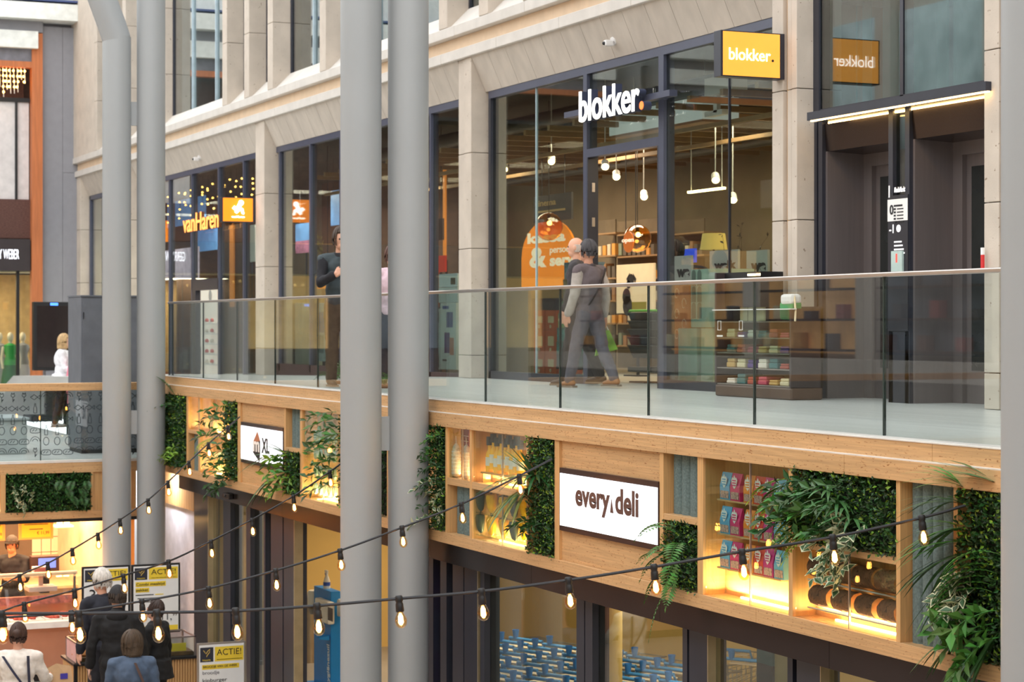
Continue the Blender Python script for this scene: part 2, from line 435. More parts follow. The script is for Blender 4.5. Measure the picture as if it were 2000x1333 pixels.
# middle bay (-34.7 .. -25.9)
a, b = BAYS[2]
w = thing('window_%d' % (nwin+2), (a, YW, ZFL), kind='structure')
fz = floor_z(-30)
fr(w, a, b, ZH-0.10, ZH); fr(w, a, b, fz-0.2, fz+0.12, pm('maroon_plinth', (70, 44, 44), 0.5)); 
ms = [XY(545, YW), XY(605, YW), XY(664, YW), -28.0, XY(840, YW), b-0.05]
for x in ms: fr(w, x-0.03, x+0.03, fz, ZH-0.1, DARKBLUE)
for x0, x1 in zip(ms, ms[1:]): pane(w, x0+0.03, x1-0.03, fz+0.12, ZH-0.1)
# shoe shop bay
a, b = BAYS[1]
w = thing('window_%d' % (nwin+3), (a, YW, ZFL), kind='structure')
fz = floor_z(-40)
fr(w, a, b, ZH-0.10, ZH)
ms = [a+0.04, XY(330, YW), XY(374, YW), XY(426, YW), XY(475, YW), b-0.04]
for x in ms: fr(w, x-0.035, x+0.035, fz-0.1, ZH-0.1, DARKBLUE)
for i, (x0, x1) in enumerate(zip(ms, ms[1:])):
    z0 = ZY(400, 545, YW) if i == 2 else fz
    if i == 2: fr(w, x0, x1, z0-0.22, z0, DARK); z0 -= 0.0
    pane(w, x0+0.035, x1-0.035, z0, ZH-0.1)
d = thing('door_2', (ms[2], YW, fz), kind='structure')
obj('door_jamb', MB().box(ms[2]+0.04, ms[2]+0.10, YW+0.1, YW+0.16, fz, ZY(400, 545, YW)-0.22), DARK, d)
obj('door_frame', MB().box(ms[2]+0.04, ms[2]+0.3, YW, YW+0.1, fz, ZY(400, 545, YW)-0.22), DARK, d)
# far left bay, dark glass
a, b = BAYS[0]
w = thing('window_%d' % (nwin+4), (a, YW, ZB), kind='structure')
fr(w, a, b, ZH-0.10, ZH); fr(w, a, a+0.1, ZB, ZH)
pane(w, a+0.1, b, ZB, ZH-0.1)

# ================================================================== LIFT BAY
lw = thing('wall_lifts', (-15.7, YW, ZFL), kind='structure')
zc = 2.0
obj('upper_frame', MB().box(X5, X5+0.10, YW-0.03, YW+0.1, zc+0.08, 8.5), DARK, lw)
xm = XY(1764, YW)
obj('upper_frame', MB().box(xm-0.025, xm+0.025, YW-0.02, YW+0.1, zc+0.1, 8.5), DARK, lw)
obj('upper_frame', MB().box(X5, X6, YW-0.02, YW+0.1, zc+0.06, zc+0.12), DARK, lw)
obj('pane', MB().box(X5+0.1, xm-0.025, YW-0.01, YW+0.002, zc+0.12, 8.5), UGLASS, lw)
obj('pane', MB().box(xm+0.025, X6+0.1, YW-0.01, YW+0.002, zc+0.12, 8.5), UGLASS, lw)
obj('wall_back', MB().box(X5-0.2, X6+0.4, 12.4, 12.6, ZFL, 8.5), pm('lift_room', (150, 160, 160), 0.8, var=0.15), lw)
# canopy with light line
cp = thing('light_canopy', (-15.7, YP, zc), 'dark steel canopy with a warm light line above the two lifts', 'canopy')
yc = YP - 0.06
xc = XY(1576, yc)
obj('canopy_edge', MB().box(xc, X6+0.1, yc, YW+0.04, zc-0.02, zc+0.06), DARK, cp)
obj('led_strip', MB().box(xc+0.03, X6+0.1, yc+0.02, yc+0.045, zc-0.030, zc-0.019), WARM, cp)
obj('led_strip', MB().box(X5+0.25, X6+0.1, YW-0.02, YW+0.01, zc-0.035, zc-0.019), WARM, cp)
def lift(name, u0, u1, label):
    x0 = XY(u0, YW); x1 = x0 + 1.06
    t = thing(name, (x0, YW, ZFL), label, 'lift', 'lifts')
    zt_ = 1.70
    obj('header', MB().prismX([(YW, zt_), (YW+0.5, zt_-0.02), (YW+0.5, zc-0.03), (YW-0.02, zc-0.03)], x0-0.02, x1+0.02), BRONZE, t)
    obj('jamb', MB().box(x0-0.03, x0, YW, YW+0.5, ZFL, zt_), ELEV, t)
    obj('jamb', MB().box(x1, x1+0.03, YW, YW+0.5, ZFL, zt_), ELEV, t)
    obj('door_surround', MB().box(x0, x0+0.14, YW+0.42, YW+0.5, ZFL, zt_-0.14), ELEV, t)
    obj('door_surround', MB().box(x1-0.05, x1, YW+0.42, YW+0.5, ZFL, zt_-0.14), ELEV, t)
    obj('door_surround', MB().box(x0, x1, YW+0.42, YW+0.5, zt_-0.14, zt_), ELEV, t)
    dr = obj('lift_door', MB().box(x0+0.14, x1-0.05, YW+0.47, YW+0.5, ZFL, zt_-0.14), ELEV, t)
    obj('door_glass', MB().box(x0+0.22, x1-0.2, YW+0.463, YW+0.471, ZFL+0.3, zt_-0.25), pm('lift_glass', (40, 44, 44), 0.1), dr)
    return t, x0, x1
la, la0, la1 = lift('lift', 1616, 1735, 'left of the two steel lifts, beside the homeware shop pillar')
lb, lb0, lb1 = lift('lift', 1787, 1922, 'right of the two steel lifts, next to the plain stone pillar')
obj('call_button', MB().lathe([(0.02, 0), (0.02, 0.01)], (lb0+0.001, YW+0.46, 0.93), 12, (1, 0, 0)), BLACK, lb)
obj('warning_sticker', MB().add([(lb0+0.002, YW+0.44, 0.86), (lb0+0.002, YW+0.48, 0.86), (lb0+0.002, YW+0.46, 0.9)], [(0, 1, 2)]), YELP, lb)
# slim glazed strips and posts beside the lifts
obj('post', MB().box(X5, X5+0.05, YW-0.02, YW+0.1, ZFL, zc), DARK, lw)
obj('post', MB().box(la0-0.10, la0-0.03, YW-0.04, YW+0.3, ZFL, zc), DARK, lw)
obj('pane', MB().box(X5+0.05, la0-0.1, YW+0.05, YW+0.06, ZFL, zc), SGLASS, lw)
obj('post', MB().box(la1+0.03, la1+0.10, YW-0.04, YW+0.45, ZFL, zc), DARK, lw)
obj('post', MB().box(lb0-0.10, lb0-0.03, YW-0.04, YW+0.45, ZFL, zc), DARK, lw)
obj('pane', MB().box(la1+0.1, lb0-0.1, YW, YW+0.01, 1.02, zc), SGLASS, lw)
obj('end_post', MB().box(lb1+0.03, X6+0.4, YW+0.2, YW+0.5, ZFL, zc), ELEV, lw)
# directory panel between lifts
dx0, dx1 = XY(1743, YW), XY(1782, YW)
t = thing('lift_directory', (dx0, YW-0.05, -0.1), 'tall dark floor directory panel between the two lifts', 'sign')
yb = YW-0.05
obj('panel', MB().box(dx0, dx1, yb, yb+0.04, -0.05, 1.2), pm('directory_black', (38, 38, 46), 0.4), t)
z0, z1 = ZY(1762, 431, yb), ZY(1762, 388, yb)
obj('white_field', MB().box(dx0, dx1, yb-0.004, yb, z0, z1), PAPER, t)
hw = dx1-dx0
WHT = flat('white_print', (240, 240, 242), emit=0.25)
text('lettering', '1', (dx0+0.05*hw, yb, z1+0.02), RX, UZ, WHT, height=0.11, parent=t)
text('lettering', 'MediaMarkt', (dx0+0.33*hw, yb, z1+0.06), RX, UZ, WHT, width=0.55*hw, height=0.05, parent=t, bold=.02, shear=.2)
text('lettering', '0', (dx0+0.12*hw, yb-0.004, z1-0.14), RX, UZ, INK, height=0.09, parent=t, bold=.02)
for k in range(6): 
    obj('text_line', MB().box(dx0+0.32*hw, dx0+(0.42 if k else .75)*hw, yb-0.006, yb-0.003, z1-0.07-k*0.03, z1-0.053-k*0.03), INK, t)
    if k: obj('text_line', MB().box(dx0+0.48*hw, dx0+0.8*hw, yb-0.006, yb-0.003, z1-0.067-k*0.03, z1-0.057-k*0.03), INK, t)
text('lettering', '-1', (dx0+0.08*hw, yb, z0-0.11), RX, UZ, WHT, height=0.08, parent=t, bold=.02)
obj('icon', MB().lathe([(0.035, 0), (0.035, 0.003)], (dx0+0.55*hw, yb-0.001, z0-0.07), 14, (0, -1, 0)), WHT, t)
for k in range(4): obj('text_line', MB().box(dx0+0.32*hw, dx0+(0.7+0.05*k)*hw, yb-0.003, yb, z0-0.2-k*0.035, z0-0.185-k*0.035), WHT, t)
obj('icon', MB().box(dx0+0.3*hw, dx0+0.45*hw, yb-0.004, yb, z0-0.325, z0-0.295), flat('blue_print', (60, 90, 190)), t)
obj('wall_post', MB().box(dx0, dx1, yb+0.01, yb+0.04, ZFL, -0.05), DARK, t)
obj('call_panel', MB().box(dx0+0.25*hw, dx0+0.8*hw, yb-0.02, yb, ZY(1762, 540, yb), ZY(1762, 490, yb)), pm('call_glass', (178, 200, 196), 0.2), t)
obj('red_light', MB().box(dx0+0.5*hw, dx0+0.56*hw, yb-0.024, yb-0.019, 0.58, 0.66), flat('red_glow', (240, 70, 60), emit=1), t)
# red notice on the right pillar side
rs = thing('red_notice', (lb1, YW+0.3, 0.5), 'small red and white notice beside the right lift', 'sign')
obj('sheet', MB().box(XY(1919, 10.72), XY(1923, 10.72), 10.70, 10.72, 0.46, 0.60), flat('notice_red', (206, 44, 46)), rs)
obj('header', MB().box(XY(1919, 10.72), XY(1923, 10.72), 10.70, 10.72, 0.60, 0.66), PAPER, rs)

# ================================================================== STEEL COLUMNS
def column(cx, cy, label, r=0.2, bend=False):
    t = thing('column', (cx, cy, ZL), label, 'column', 'tall grey steel columns')
    if bend:
        zb = 4.1
        mb = MB().tube([(cx, cy, ZL), (cx, cy, zb-0.02)], r, 40); obj('shaft', mb, STEEL, t, smooth=True)
        mb = MB().tube([(cx, cy, zb-0.06), (cx, cy-0.06, zb+0.12), (cx, cy-1.3, zb+3.4)], r*1.0, 40); obj('bent_top', mb, STEEL, t, smooth=True)
    else:
        obj('shaft', MB().tube([(cx, cy, ZL), (cx, cy, 9)], r, 40), STEEL, t, smooth=True)
    obj('base_collar', MB().tube([(cx, cy, ZL), (cx, cy, ZL+0.06)], r+0.05, 32), STEEL, t, smooth=True)
    return t
def place(u, t_): d_ = rd(u); return d_[0]*t_, d_[1]*t_
t2 = 4000*0.40/80.3; t1 = 4000*0.40/55.3
c2l = place(705, t2); c2r = place(797.5, t2+0.15); c1l = place(228, t1); c1r = place(295, t1+0.12); c3 = (XY(2033, 6.75), 6.75)
ca = column(*c2l, 'left column of the nearer full pair, beside the left end of the glass rail')
cb = column(*c2r, 'right column of the nearer full pair, against the green wall')
cc = column(*c1l, 'leftmost grey column, bent outward near the top of the photo', bend=True)
cd = column(*c1r, 'second grey column from the left, straight, beside the bent one')
ce = column(*c3, 'grey column cut off by the right edge of the photo')
def bracket(p, q, zz, parent):
    for z0, z1 in zz:
        o = Vector((p[0], p[1], 0)); e = Vector((q[0], q[1], 0)); d_ = (e-o).normalized(); n_ = d_.cross(Vector((0, 0, 1)))
        c_ = (o+e)/2; 
        obj('bracket_plate', MB().bbox((c_.x, c_.y, (z0+z1)/2), (e-o).length-0.3, 0.05, z1-z0, (d_, n_, Vector((0, 0, 1)))), STEEL, parent)
bracket(c2l, c2r, [(ZX(750, 880, c2l[0]), ZX(750, 814, c2l[0])), (5.2, 5.6)], ca)
bracket(c1l, c1r, [(ZX(260, 848, c1l[0]), ZX(260, 802, c1l[0])), (ZX(260, 246, c1l[0]), ZX(260, 200, c1l[0]))], cd)
# ================================================================== TIMBER FASCIA WITH SHOWCASES
def zk(k, Y=YF): return -k*Y/CT
ZT1, ZT2, ZT3, ZC0, ZC1 = zk(.0887), zk(.1029), zk(.1189), zk(.2429), zk(.2558)
XE = -6.0
FX = lambda u: XY(u, YF)
YB = YF + 0.19
tf = thing('trim_1', (-17, YF, ZC1), kind='structure')
def planks(name, x0, x1, step, off, y0, y1, z0, z1, mat=WOOD, parent=None):
    x = x0; e = x0+off
    while x < x1-0.01:
        e = min(e, x1); obj(name, MB().box(x+0.0015, e-0.0015, y0, y1, z0, z1), mat, parent or tf, bevel=0.003); x = e; e = x+step
planks('plank', XB-0.05, XE, 2.44, 1.6, YF+0.03, YF+0.12, ZT2, ZT1)
planks('plank', XB-0.05, XE, 2.44, 0.7, YF-0.02, YF+0.12, ZT3, ZT2)
planks('plank', XB-0.05, XE, 2.44, 2.0, YF-0.005, YF+0.12, ZC1, ZC0)
ALU = pm('pale_trim', (226, 222, 216), 0.4, metal=0.2)
obj('coping_cap', MB().box(XB-0.05, XE, YF+0.025, YF+0.2, ZT1, ZT1+0.008), ALU, tf)
obj('ledge_highlight', MB().box(XB-0.05, XE, YF-0.018, YF+0.03, ZT2, ZT2+0.006), ALU, tf)  # pale strip paints the highlight along the ledge top
obj('back_board', MB().box(XB-0.05, XE, YB, YB+0.04, ZC1, ZT1), WOODV, tf)
obj('box_floor', MB().box(XB-0.05, XE, YF+0.12, YB, ZC1, ZC0), WOOD, tf)
obj('box_roof', MB().box(XB-0.05, XE, YF+0.12, YB, ZT3, ZT1-0.02), WOOD, tf)
obj('end_board', MB().box(XB-0.10, XB-0.05, YF-0.02, YB, ZC1, ZT1), WOOD, tf)
# bronze band under the fascia
ZM = -2.31
x = XB+0.6
while x < XE:
    e = min(XE, x+2.4); obj('bronze_panel', MB().box(x+0.002, e-0.002, YF+0.08, YF+0.14, ZM, ZC1), BRONZE, tf); x = e
def divider(u0, u1, z0=ZC0, z1=ZT3, y0=YF): return obj('divider', MB().box(FX(u0), FX(u1), y0, YB, z0, z1), WOODV, tf, bevel=0.002)
def shelf(u0, u1, ka, kb): return obj('shelf_board', MB().box(FX(u0), FX(u1), YF+0.002, YB, zk(kb), zk(ka)), WOOD, tf, bevel=0.002)
for a, b in ((364, 367.5), (387, 390.5), (464, 469.5), (554.5, 558), (586, 589.5), (660, 664), (869.7, 873.5), (917, 921), (1028, 1032), (1083, 1092),
             (1288, 1295.5), (1362, 1373), (1540, 1548), (1750, 1758), (1862, 1870)): divider(a, b)
divider(755.5, 760)
def panelboard(u0, u1, label=None):
    for ka, kb in ((.1189, .1475), (.1475, .2115), (.2115, .2429)):
        obj('panel_board', MB().box(FX(u0), FX(u1), YF+0.025, YF+0.06, zk(kb)+0.001, zk(ka)-0.001), WOOD, tf)
panelboard(1092, 1288); panelboard(469.5, 554.5)
shelf(873.5, 917, .1782, .1862); shelf(921, 1028, .1782, .1862)
shelf(1295.5, 1362, .1757, .1814); shelf(1548, 1750, .1787, .184)
shelf(367.5, 387, .1745, .1805); shelf(390.5, 440, .1745, .1805); shelf(558, 586, .1757, .1814)
def felt(u0, u1, ka, kb, n):
    x0, x1 = FX(u0), FX(u1); w_ = (x1-x0)/n
    f = obj('felt_panel', MB().box(x0, x1, YF+0.10, YF+0.13, zk(kb), zk(ka)), FELT, tf)
    for k in range(n):
        cx = x0+(k+.5)*w_
        me = MB(); pts = [(cx+w_*.5*math.cos(t_), YF+0.10-0.035*math.sin(t_)) for t_ in [math.pi*i/8 for i in range(9)]]
        vs = [(p[0], p[1], zk(kb)) for p in pts] + [(p[0], p[1], zk(ka)) for p in pts]
        me.add(vs, [(i, i+1, i+10, i+9) for i in range(8)])
        obj('felt_rib', me, FELT, f, smooth=True)
felt(1297, 1362, .1189, .1757, 4); felt(1760, 1862, .1189, .2429, 5); felt(877, 917, .1862, .2429, 3)
felt(558, 586, .1189, .1757, 4); felt(368, 387, .1805, .2429, 2); felt(745, 755.5, .1189, .2429, 2)
LEDM = pm('showcase_led', (255, 236, 196), 0.5, emit=16, ecol=(255, 214, 140))
def lit(u0, u1, kb, joint=None, ka=.1189, power=10.0):
    x0, x1 = FX(u0), FX(u1); z = zk(kb)
    obj('led_strip', MB().box(x0+0.25*(x1-x0), x1-0.01, YB-0.045, YB-0.025, z+0.002, z+0.014), LEDM, tf)
    o = lamp('AREA', 'showcase_light', ((x0+x1)/2, YB-0.06, z+0.03), power*(x1-x0), (1, .66, .30), (x1-x0)*0.9, sy=0.06, rot=(math.pi, 0, 0)); o.parent = tf; o.matrix_parent_inverse = Matrix.Translation(-tf.location)
    for a, b in ((x0, FX(joint)) if joint else (x0, x1), (FX(joint), x1) if joint else (None, None)):
        if a is None: continue
        obj('glass_pane', MB().box(a+0.004, b-0.004, YF+0.02, YF+0.03, z, zk(ka)), GLASS, tf)
    if joint: obj('glass_joint', MB().box(FX(joint)-0.005, FX(joint)+0.005, YF+0.018, YF+0.032, z, zk(ka)), CHROME, tf)
lit(921, 1028, .1782, 977); lit(921, 1028, .2429, 977, .1862)
lit(1373, 1540, .2429, 1460, power=15); lit(1548, 1750, .2429, 1653, .184)
lit(390.5, 440, .1745, 419); lit(390.5, 440, .2429, None, .1805); lit(589.5, 660, .2429, 628, power=13); lit(873.5, 917, .1782, 899, power=5)
lit(367.5, 387, .1745, None, power=6)

# ------------------------------------------------------------------ the two illuminated signs
SY = YF+0.025
def screen(name, u0, u1, ka, kb, label):
    x0, x1 = FX(u0), FX(u1); z0, z1 = zk(kb), zk(ka)
    t = thing(name, (x0, YF, z0), label, 'sign')
    obj('frame', MB().box(x0, x1, SY-0.035, SY, z0, z1), pm('sign_frame', (70, 54, 54), 0.3, metal=.5), t)
    obj('screen_face', MB().box(x0+0.02, x1-0.005, SY-0.042, SY-0.034, z0+0.045, z1-0.045), SCREEN, t)
    return t, x0, x1, z0, z1
t, x0, x1, z0, z1 = screen('illuminated_sign', 1095, 1287.6, .1468, .2117, 'wide white lit shop sign reading every deli in brown letters')
w_, h_ = x1-x0, z1-z0; yy = SY-0.042
zb_ = ZY(1190, 993, YF)
DKB = BROWNT
xa = FX(1128); xb = FX(1195)
text('lettering', 'every', (xa, yy, z0+h_*.335), RX, UZ, DKB, width=xb-xa, height=h_*.36, parent=t, bold=.03)
xa = FX(1206); xb = FX(1251)
text('lettering', 'deli', (xa, yy, z0+h_*.43), RX, UZ, DKB, width=xb-xa, height=h_*.385, parent=t, bold=.03)
xa = FX(1196); xb = FX(1202)
obj('triangle_mark', MB().prism([(0, 0), (xb-xa, 0), ((xb-xa)*.4, .11)], (xa, yy, z0+h_*.43), RX, UZ, .004), DKB, t)
t, x0, x1, z0, z1 = screen('illuminated_sign', 472, 554, .1484, .2108, 'smaller white lit sign with a pointed emblem and the letters XL')
w_, h_ = x1-x0, z1-z0
xa, xb = FX(497), FX(511)
m_ = [(0, .28), (.0, .62), (.62, 1), (1, .70), (1, .36), (.9, 0)]
obj('emblem', MB().prism([(p[0]*(xb-xa), p[1]*h_*.72) for p in m_], (xa, yy, z0+h_*.10), RX, UZ, .003), INK, t)
obj('emblem_peak', MB().prism([(0, .62*.72*h_), (.62*(xb-xa), .72*h_), ((xb-xa), .70*.72*h_)], (xa, yy-.003, z0+h_*.10), RX, UZ, .002), flat('copper_print', (176, 116, 84)), t)
text('lettering', 'm', (xa+.08*(xb-xa), yy-.004, z0+h_*.33), RX, UZ, PAPER, width=(xb-xa)*.85, height=h_*.25, parent=t, bold=.03)
text('lettering', 'XL', (FX(514), yy, z0+h_*.33), RX, UZ, INK, width=FX(529)-FX(514), height=h_*.36, parent=t, bold=.03)

# ================================================================== GLASS BALUSTRADE
t = thing('glass_balustrade', (-17, YF+0.1, ZT1), 'long frameless glass balustrade with slim metal handrail above the timber fascia', 'balustrade')
ZR = 0.345
js = [-11.08 - 1.62*k for k in range(-4, 12)]
js = [x for x in js if XB < x < XE+0.5]
js = sorted(js + [XB]) 
for a, b in zip(js, js[1:]):
    obj('glass_pane', MB().box(a+0.006, b-0.006, YF+0.09, YF+0.105, ZT1+0.005, ZR-0.03), BGLASS, t)
for a in js: obj('pane_joint', MB().box(a-0.006, a+0.006, YF+0.088, YF+0.107, ZT1+0.005, ZR-0.03), pm('green_glass_edge', (44, 60, 58), 0.2), t)
obj('base_channel', MB().box(XB, XE, YF+0.08, YF+0.115, ZT1+0.002, ZT1+0.014), DARK, t)
obj('handrail', MB().box(XB, XE, YF+0.07, YF+0.125, ZR-0.03, ZR), CHROME, t, bevel=0.008)

# ================================================================== GREENERY
LEAFD = pm('box_leaf', (34, 72, 26), 0.5, var=0.25, scale=12, island=0.55)
LEAFM = pm('fern_leaf', (70, 120, 46), 0.5, var=0.2, scale=8, island=0.35)
LEAFB = pm('blade_leaf', (58, 96, 48), 0.45, var=0.2, scale=8, island=0.35)
LEAFY = pm('lime_leaf', (120, 158, 44), 0.5, var=0.2, scale=8, island=0.3)
LEAFG = pm('variegated_leaf', (62, 98, 62), 0.45, var=0.2, scale=8, island=0.25)
LEAFW = pm('cream_leaf_edge', (214, 216, 180), 0.5, var=0.1)
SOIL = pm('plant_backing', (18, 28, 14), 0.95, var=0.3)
def leaf(mb, c, d, n, L_, W_, fold=0.25):
    d = d.normalized(); s_ = d.cross(n)
    if s_.length < 1e-4: s_ = d.orthogonal()
    s_.normalize(); n = s_.cross(d)
    mb.add([c, c+d*L_*.5+s_*W_*.5+n*W_*fold, c+d*L_-n*W_*.1, c+d*L_*.5-s_*W_*.5+n*W_*fold], [(0, 1, 2), (0, 2, 3)])
def rv(): return Vector((random.uniform(-1, 1), random.uniform(-1, 1), random.uniform(-1, 1)))
def mat_fol(o, r, up, w_, h_, dens, L_, depth, mb):
    n_ = r.cross(up)
    for k in range(int(w_*h_*dens)):
        c = o + r*random.uniform(0, w_) + up*random.uniform(0, h_) + n_*random.uniform(0, depth)
        d = (rv()*.9 + n_*.7 + Vector((0, 0, .25)))
        leaf(mb, c, d, (rv()*.5+n_), L_*random.uniform(.7, 1.3), L_*random.uniform(.45, .7))
def fern(p, d, L_, droop, lw=0.10, n=13, wd=0.3):
    mb = MB(); p = Vector(p); d = Vector(d).normalized(); st = L_/n; pts = [p.copy()]
    for i in range(n):
        d = (d + Vector((0, 0, -droop*st/L_*2))).normalized(); p = p+d*st; pts.append(p.copy())
        s_ = d.cross(Vector((0, 0, 1)));
        if s_.length < .05: s_ = Vector((1, 0, 0))
        s_.normalize(); n_ = s_.cross(d)
        l_ = lw*math.sin(math.pi*min(1, (i+1.2)/(n+1)))*1.1
        for q in (1, -1): leaf(mb, p, s_*q+d*.45, n_, l_, l_*wd)
    leaf(mb, p, d, Vector((0, 0, 1)), lw*.6, lw*.2)
    mb.tube(pts, 0.003, 4, 0.001)
    return mb
def palm(p, d, L_, n=11, spread=1.1, droop=.5):
    mb = MB(); p = Vector(p); d = Vector(d).normalized(); s0 = d.cross(Vector((0, 0, 1)))
    if s0.length < .05: s0 = Vector((1, 0, 0))
    s0.normalize(); u_ = s0.cross(d)
    for k in range(n):
        a = (k/(n-1)-.5)*2*spread + random.uniform(-.06, .06)
        q = d*math.cos(a) + s0*math.sin(a) + u_*random.uniform(-.15, .15)
        c = p.copy(); l_ = L_*random.uniform(.75, 1.05)
        sd = q.cross(Vector((0, 0, 1))); sd = sd.normalized() if sd.length > .05 else Vector((1, 0, 0))
        prev = None; segs = 5; vs = []; fs = []
        for i in range(segs+1):
            f = i/segs; w_ = 0.022*math.sin(math.pi*(0.12+0.86*f))*(L_/.35)**.5
            vs += [c+sd*w_*.6, c-sd*w_*.6]
            q = (q + Vector((0, 0, -droop/segs))).normalized(); c = c+q*l_/segs
        for i in range(segs): fs.append((2*i, 2*i+1, 2*i+3, 2*i+2))
        mb.add(vs, fs)
    return mb
def sprig(p, d, L_, droop, n=7, lf=0.09, white=False):
    mb = MB(); p = Vector(p); d = Vector(d).normalized(); st = L_/n; pts = [p.copy()]
    for i in range(n):
        d = (d + Vector((0, 0, -droop/n)) + rv()*.10).normalized(); p = p+d*st; pts.append(p.copy())
        for q in range(2):
            e = (d*.5 + rv()*.8 + Vector((0, -.3, 0))).normalized(); nn = (rv()*.4+Vector((0, -.7, .6)))
            L2 = lf*random.uniform(.7, 1.15)
            if white:
                mb.mi = 1; leaf(mb, p, e, nn, L2, L2*.55); mb.mi = 0
                leaf(mb, p+e*L2*.08+nn.normalized()*.004, e, nn, L2*.82, L2*.36)
            else: leaf(mb, p, e, nn, L2, L2*.42)
    mb.tube(pts, 0.004, 4, 0.0015)
    return mb
Rx, Uz, Ry = Vector((1, 0, 0)), Vector((0, 0, 1)), Vector((0, 1, 0))
def green(u0, u1, ka, kb, label, dens=4200, L_=0.036):
    x0, x1 = FX(u0), FX(u1); z0, z1 = zk(kb), zk(ka)
    t = thing('plant_wall', (x0, YF, z0), label, 'plants', 'plant panels in the timber fascia')
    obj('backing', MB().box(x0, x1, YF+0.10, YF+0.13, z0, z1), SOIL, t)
    mb = MB(); mat_fol(Vector((x0, YF+0.10, z0)), Rx, Uz, x1-x0, z1-z0, dens, L_, 0.13, mb)
    obj('foliage', mb, LEAFD, t, kind='stuff')
    mb = MB(); mat_fol(Vector((x0, YF+0.02, z0)), Rx, Uz, x1-x0, z1-z0, dens*.13, L_*.9, 0.04, mb)
    obj('young_foliage', mb, LEAFY, t, kind='stuff')
    return t, x0, x1, z0, z1
def at(u, k, y=YF): return Vector((XY(u, y), y, zk(k)))
def pv(u, v, y=YF): return Vector((XY(u, y), y, ZY(u, v, y)))
# 0 far left
t, x0, x1, z0, z1 = green(321, 364, .1189, .2429, 'dense plant panel at the far left end of the timber fascia', 3000, .05)
for k in range(9): obj('sprig', sprig(pv(random.uniform(322, 345), 780+k*13), (-.5, -1, .4), .35, .8, 6, .10), LEAFB if k % 2 else LEAFD, t)
for k in range(5): obj('sprig', sprig(pv(335+k*5, 880+random.uniform(-10, 10)), (0, -1, .2), .25, 1.2, 6, .08), LEAFY, t)
obj('frond', fern(pv(345, 780), (-.2, -.5, 1.2), .45, .5, .12), LEAFB, t)
# beside lit box
t, x0, x1, z0, z1 = green(440, 464, .1189, .2429, 'narrow overgrown plant panel between the small lit showcase and the XL sign', 3500, .05)
for k in range(12): obj('sprig', sprig(pv(random.uniform(440, 458), 795+k*14), (-.6, -1, .3), .38, .9, 6, .12), (LEAFM, LEAFD, LEAFB)[k % 3], t)
for k in range(3): obj('sprig', sprig(pv(450-k*3, 920+k*8), (-.2, -1, -.5), .3, 1.2, 6, .10), LEAFB, t)
obj('frond', fern(pv(440, 855), (-1, -.8, .15), .5, .5, .14), LEAFY, t)
obj('frond', palm(pv(442, 880), (-.9, -.7, .0), .5, 10, .9, 1.0), LEAFB, t)
# under the felt beside XL
t, x0, x1, z0, z1 = green(558, 586, .1814, .2429, 'square plant panel with palm fronds spilling over the XL sign', 3500, .05)
obj('frond', palm(pv(560, 890), (-1, -.7, .35), .75, 13, .9, .8), LEAFB, t)
obj('frond', palm(pv(556, 925), (-1, -.8, -.1), .7, 12, .9, 1.2), LEAFB, t)
obj('frond', palm(pv(562, 890), (-.6, -.9, .7), .5, 9, .7, .6), LEAFD, t)
for k in range(7): obj('sprig', sprig(pv(random.uniform(562, 584), 890+k*11), (-.4, -1, .2), .3, .8, 6, .12), LEAFM if k % 2 else LEAFY, t)
# behind the columns
t, x0, x1, z0, z1 = green(664, 745, .1189, .2429, 'plant panel mostly hidden behind the nearer pair of columns', 1500, .05)
for k in range(11): obj('sprig', sprig(pv(random.uniform(660, 668), 805+k*14), (-.8, -1, .2), .38, .8, 6, .12), (LEAFB, LEAFM)[k % 2], t)
obj('frond', palm(pv(664, 850), (-1, -.6, .2), .5, 10, .8, .8), LEAFB, t)
for k in range(5): obj('sprig', sprig(pv(744, 885+k*22), (.7, -1, .0), .3, 1.0, 5, .12), (LEAFB, LEAFY)[k == 0], t)
# 1 right of the columns
t, x0, x1, z0, z1 = green(834, 869.7, .1189, .2429, 'plant panel right beside the nearer columns, with pale-edged ivy at its foot')
for k in range(14): obj('sprig', sprig(pv(random.uniform(840, 866), 850+k*12), (random.uniform(-.5, .2), -1, .2), .22, .9, 6, .075), LEAFD if k % 3 else LEAFM, t)
for k in range(12): obj('variegated_sprig', sprig(pv(random.uniform(836, 862), 935+k*6.5), (random.uniform(-1, .3), -.8, .1), .32, 1.0, 6, .075, True), [LEAFG, LEAFW], t)
obj('variegated_sprig', sprig(pv(866, 955), (1, -.9, 0), .3, 1.0, 6, .07, True), [LEAFG, LEAFW], t)
obj('variegated_sprig', sprig(pv(866, 985), (.9, -.9, -.2), .22, 1.2, 5, .07, True), [LEAFG, LEAFW], t)
# 2 left of every deli
t, x0, x1, z0, z1 = green(1032, 1083, .1189, .2429, 'tall boxwood panel with a palm spray, left of the wide white sign')
obj('frond', palm(pv(1036, 930), (-1, -.6, .3), .55, 13, 1.0, .7), LEAFB, t)
obj('frond', palm(pv(1040, 950), (-.7, -.8, -.2), .6, 13, .8, 1.3), LEAFB, t)
obj('frond', palm(pv(1045, 935), (-.1, -.6, 1.0), .42, 9, .7, .4), LEAFB, t)
obj('frond', palm(pv(1046, 930), (.9, -.7, .3), .45, 10, .9, .8), LEAFD, t)
for k in range(4): obj('sprig', sprig(pv(1038+k*8, 1018+k*2), (random.uniform(-.5, .5), -1, .2), .2, .9, 6, .08), LEAFD, t)
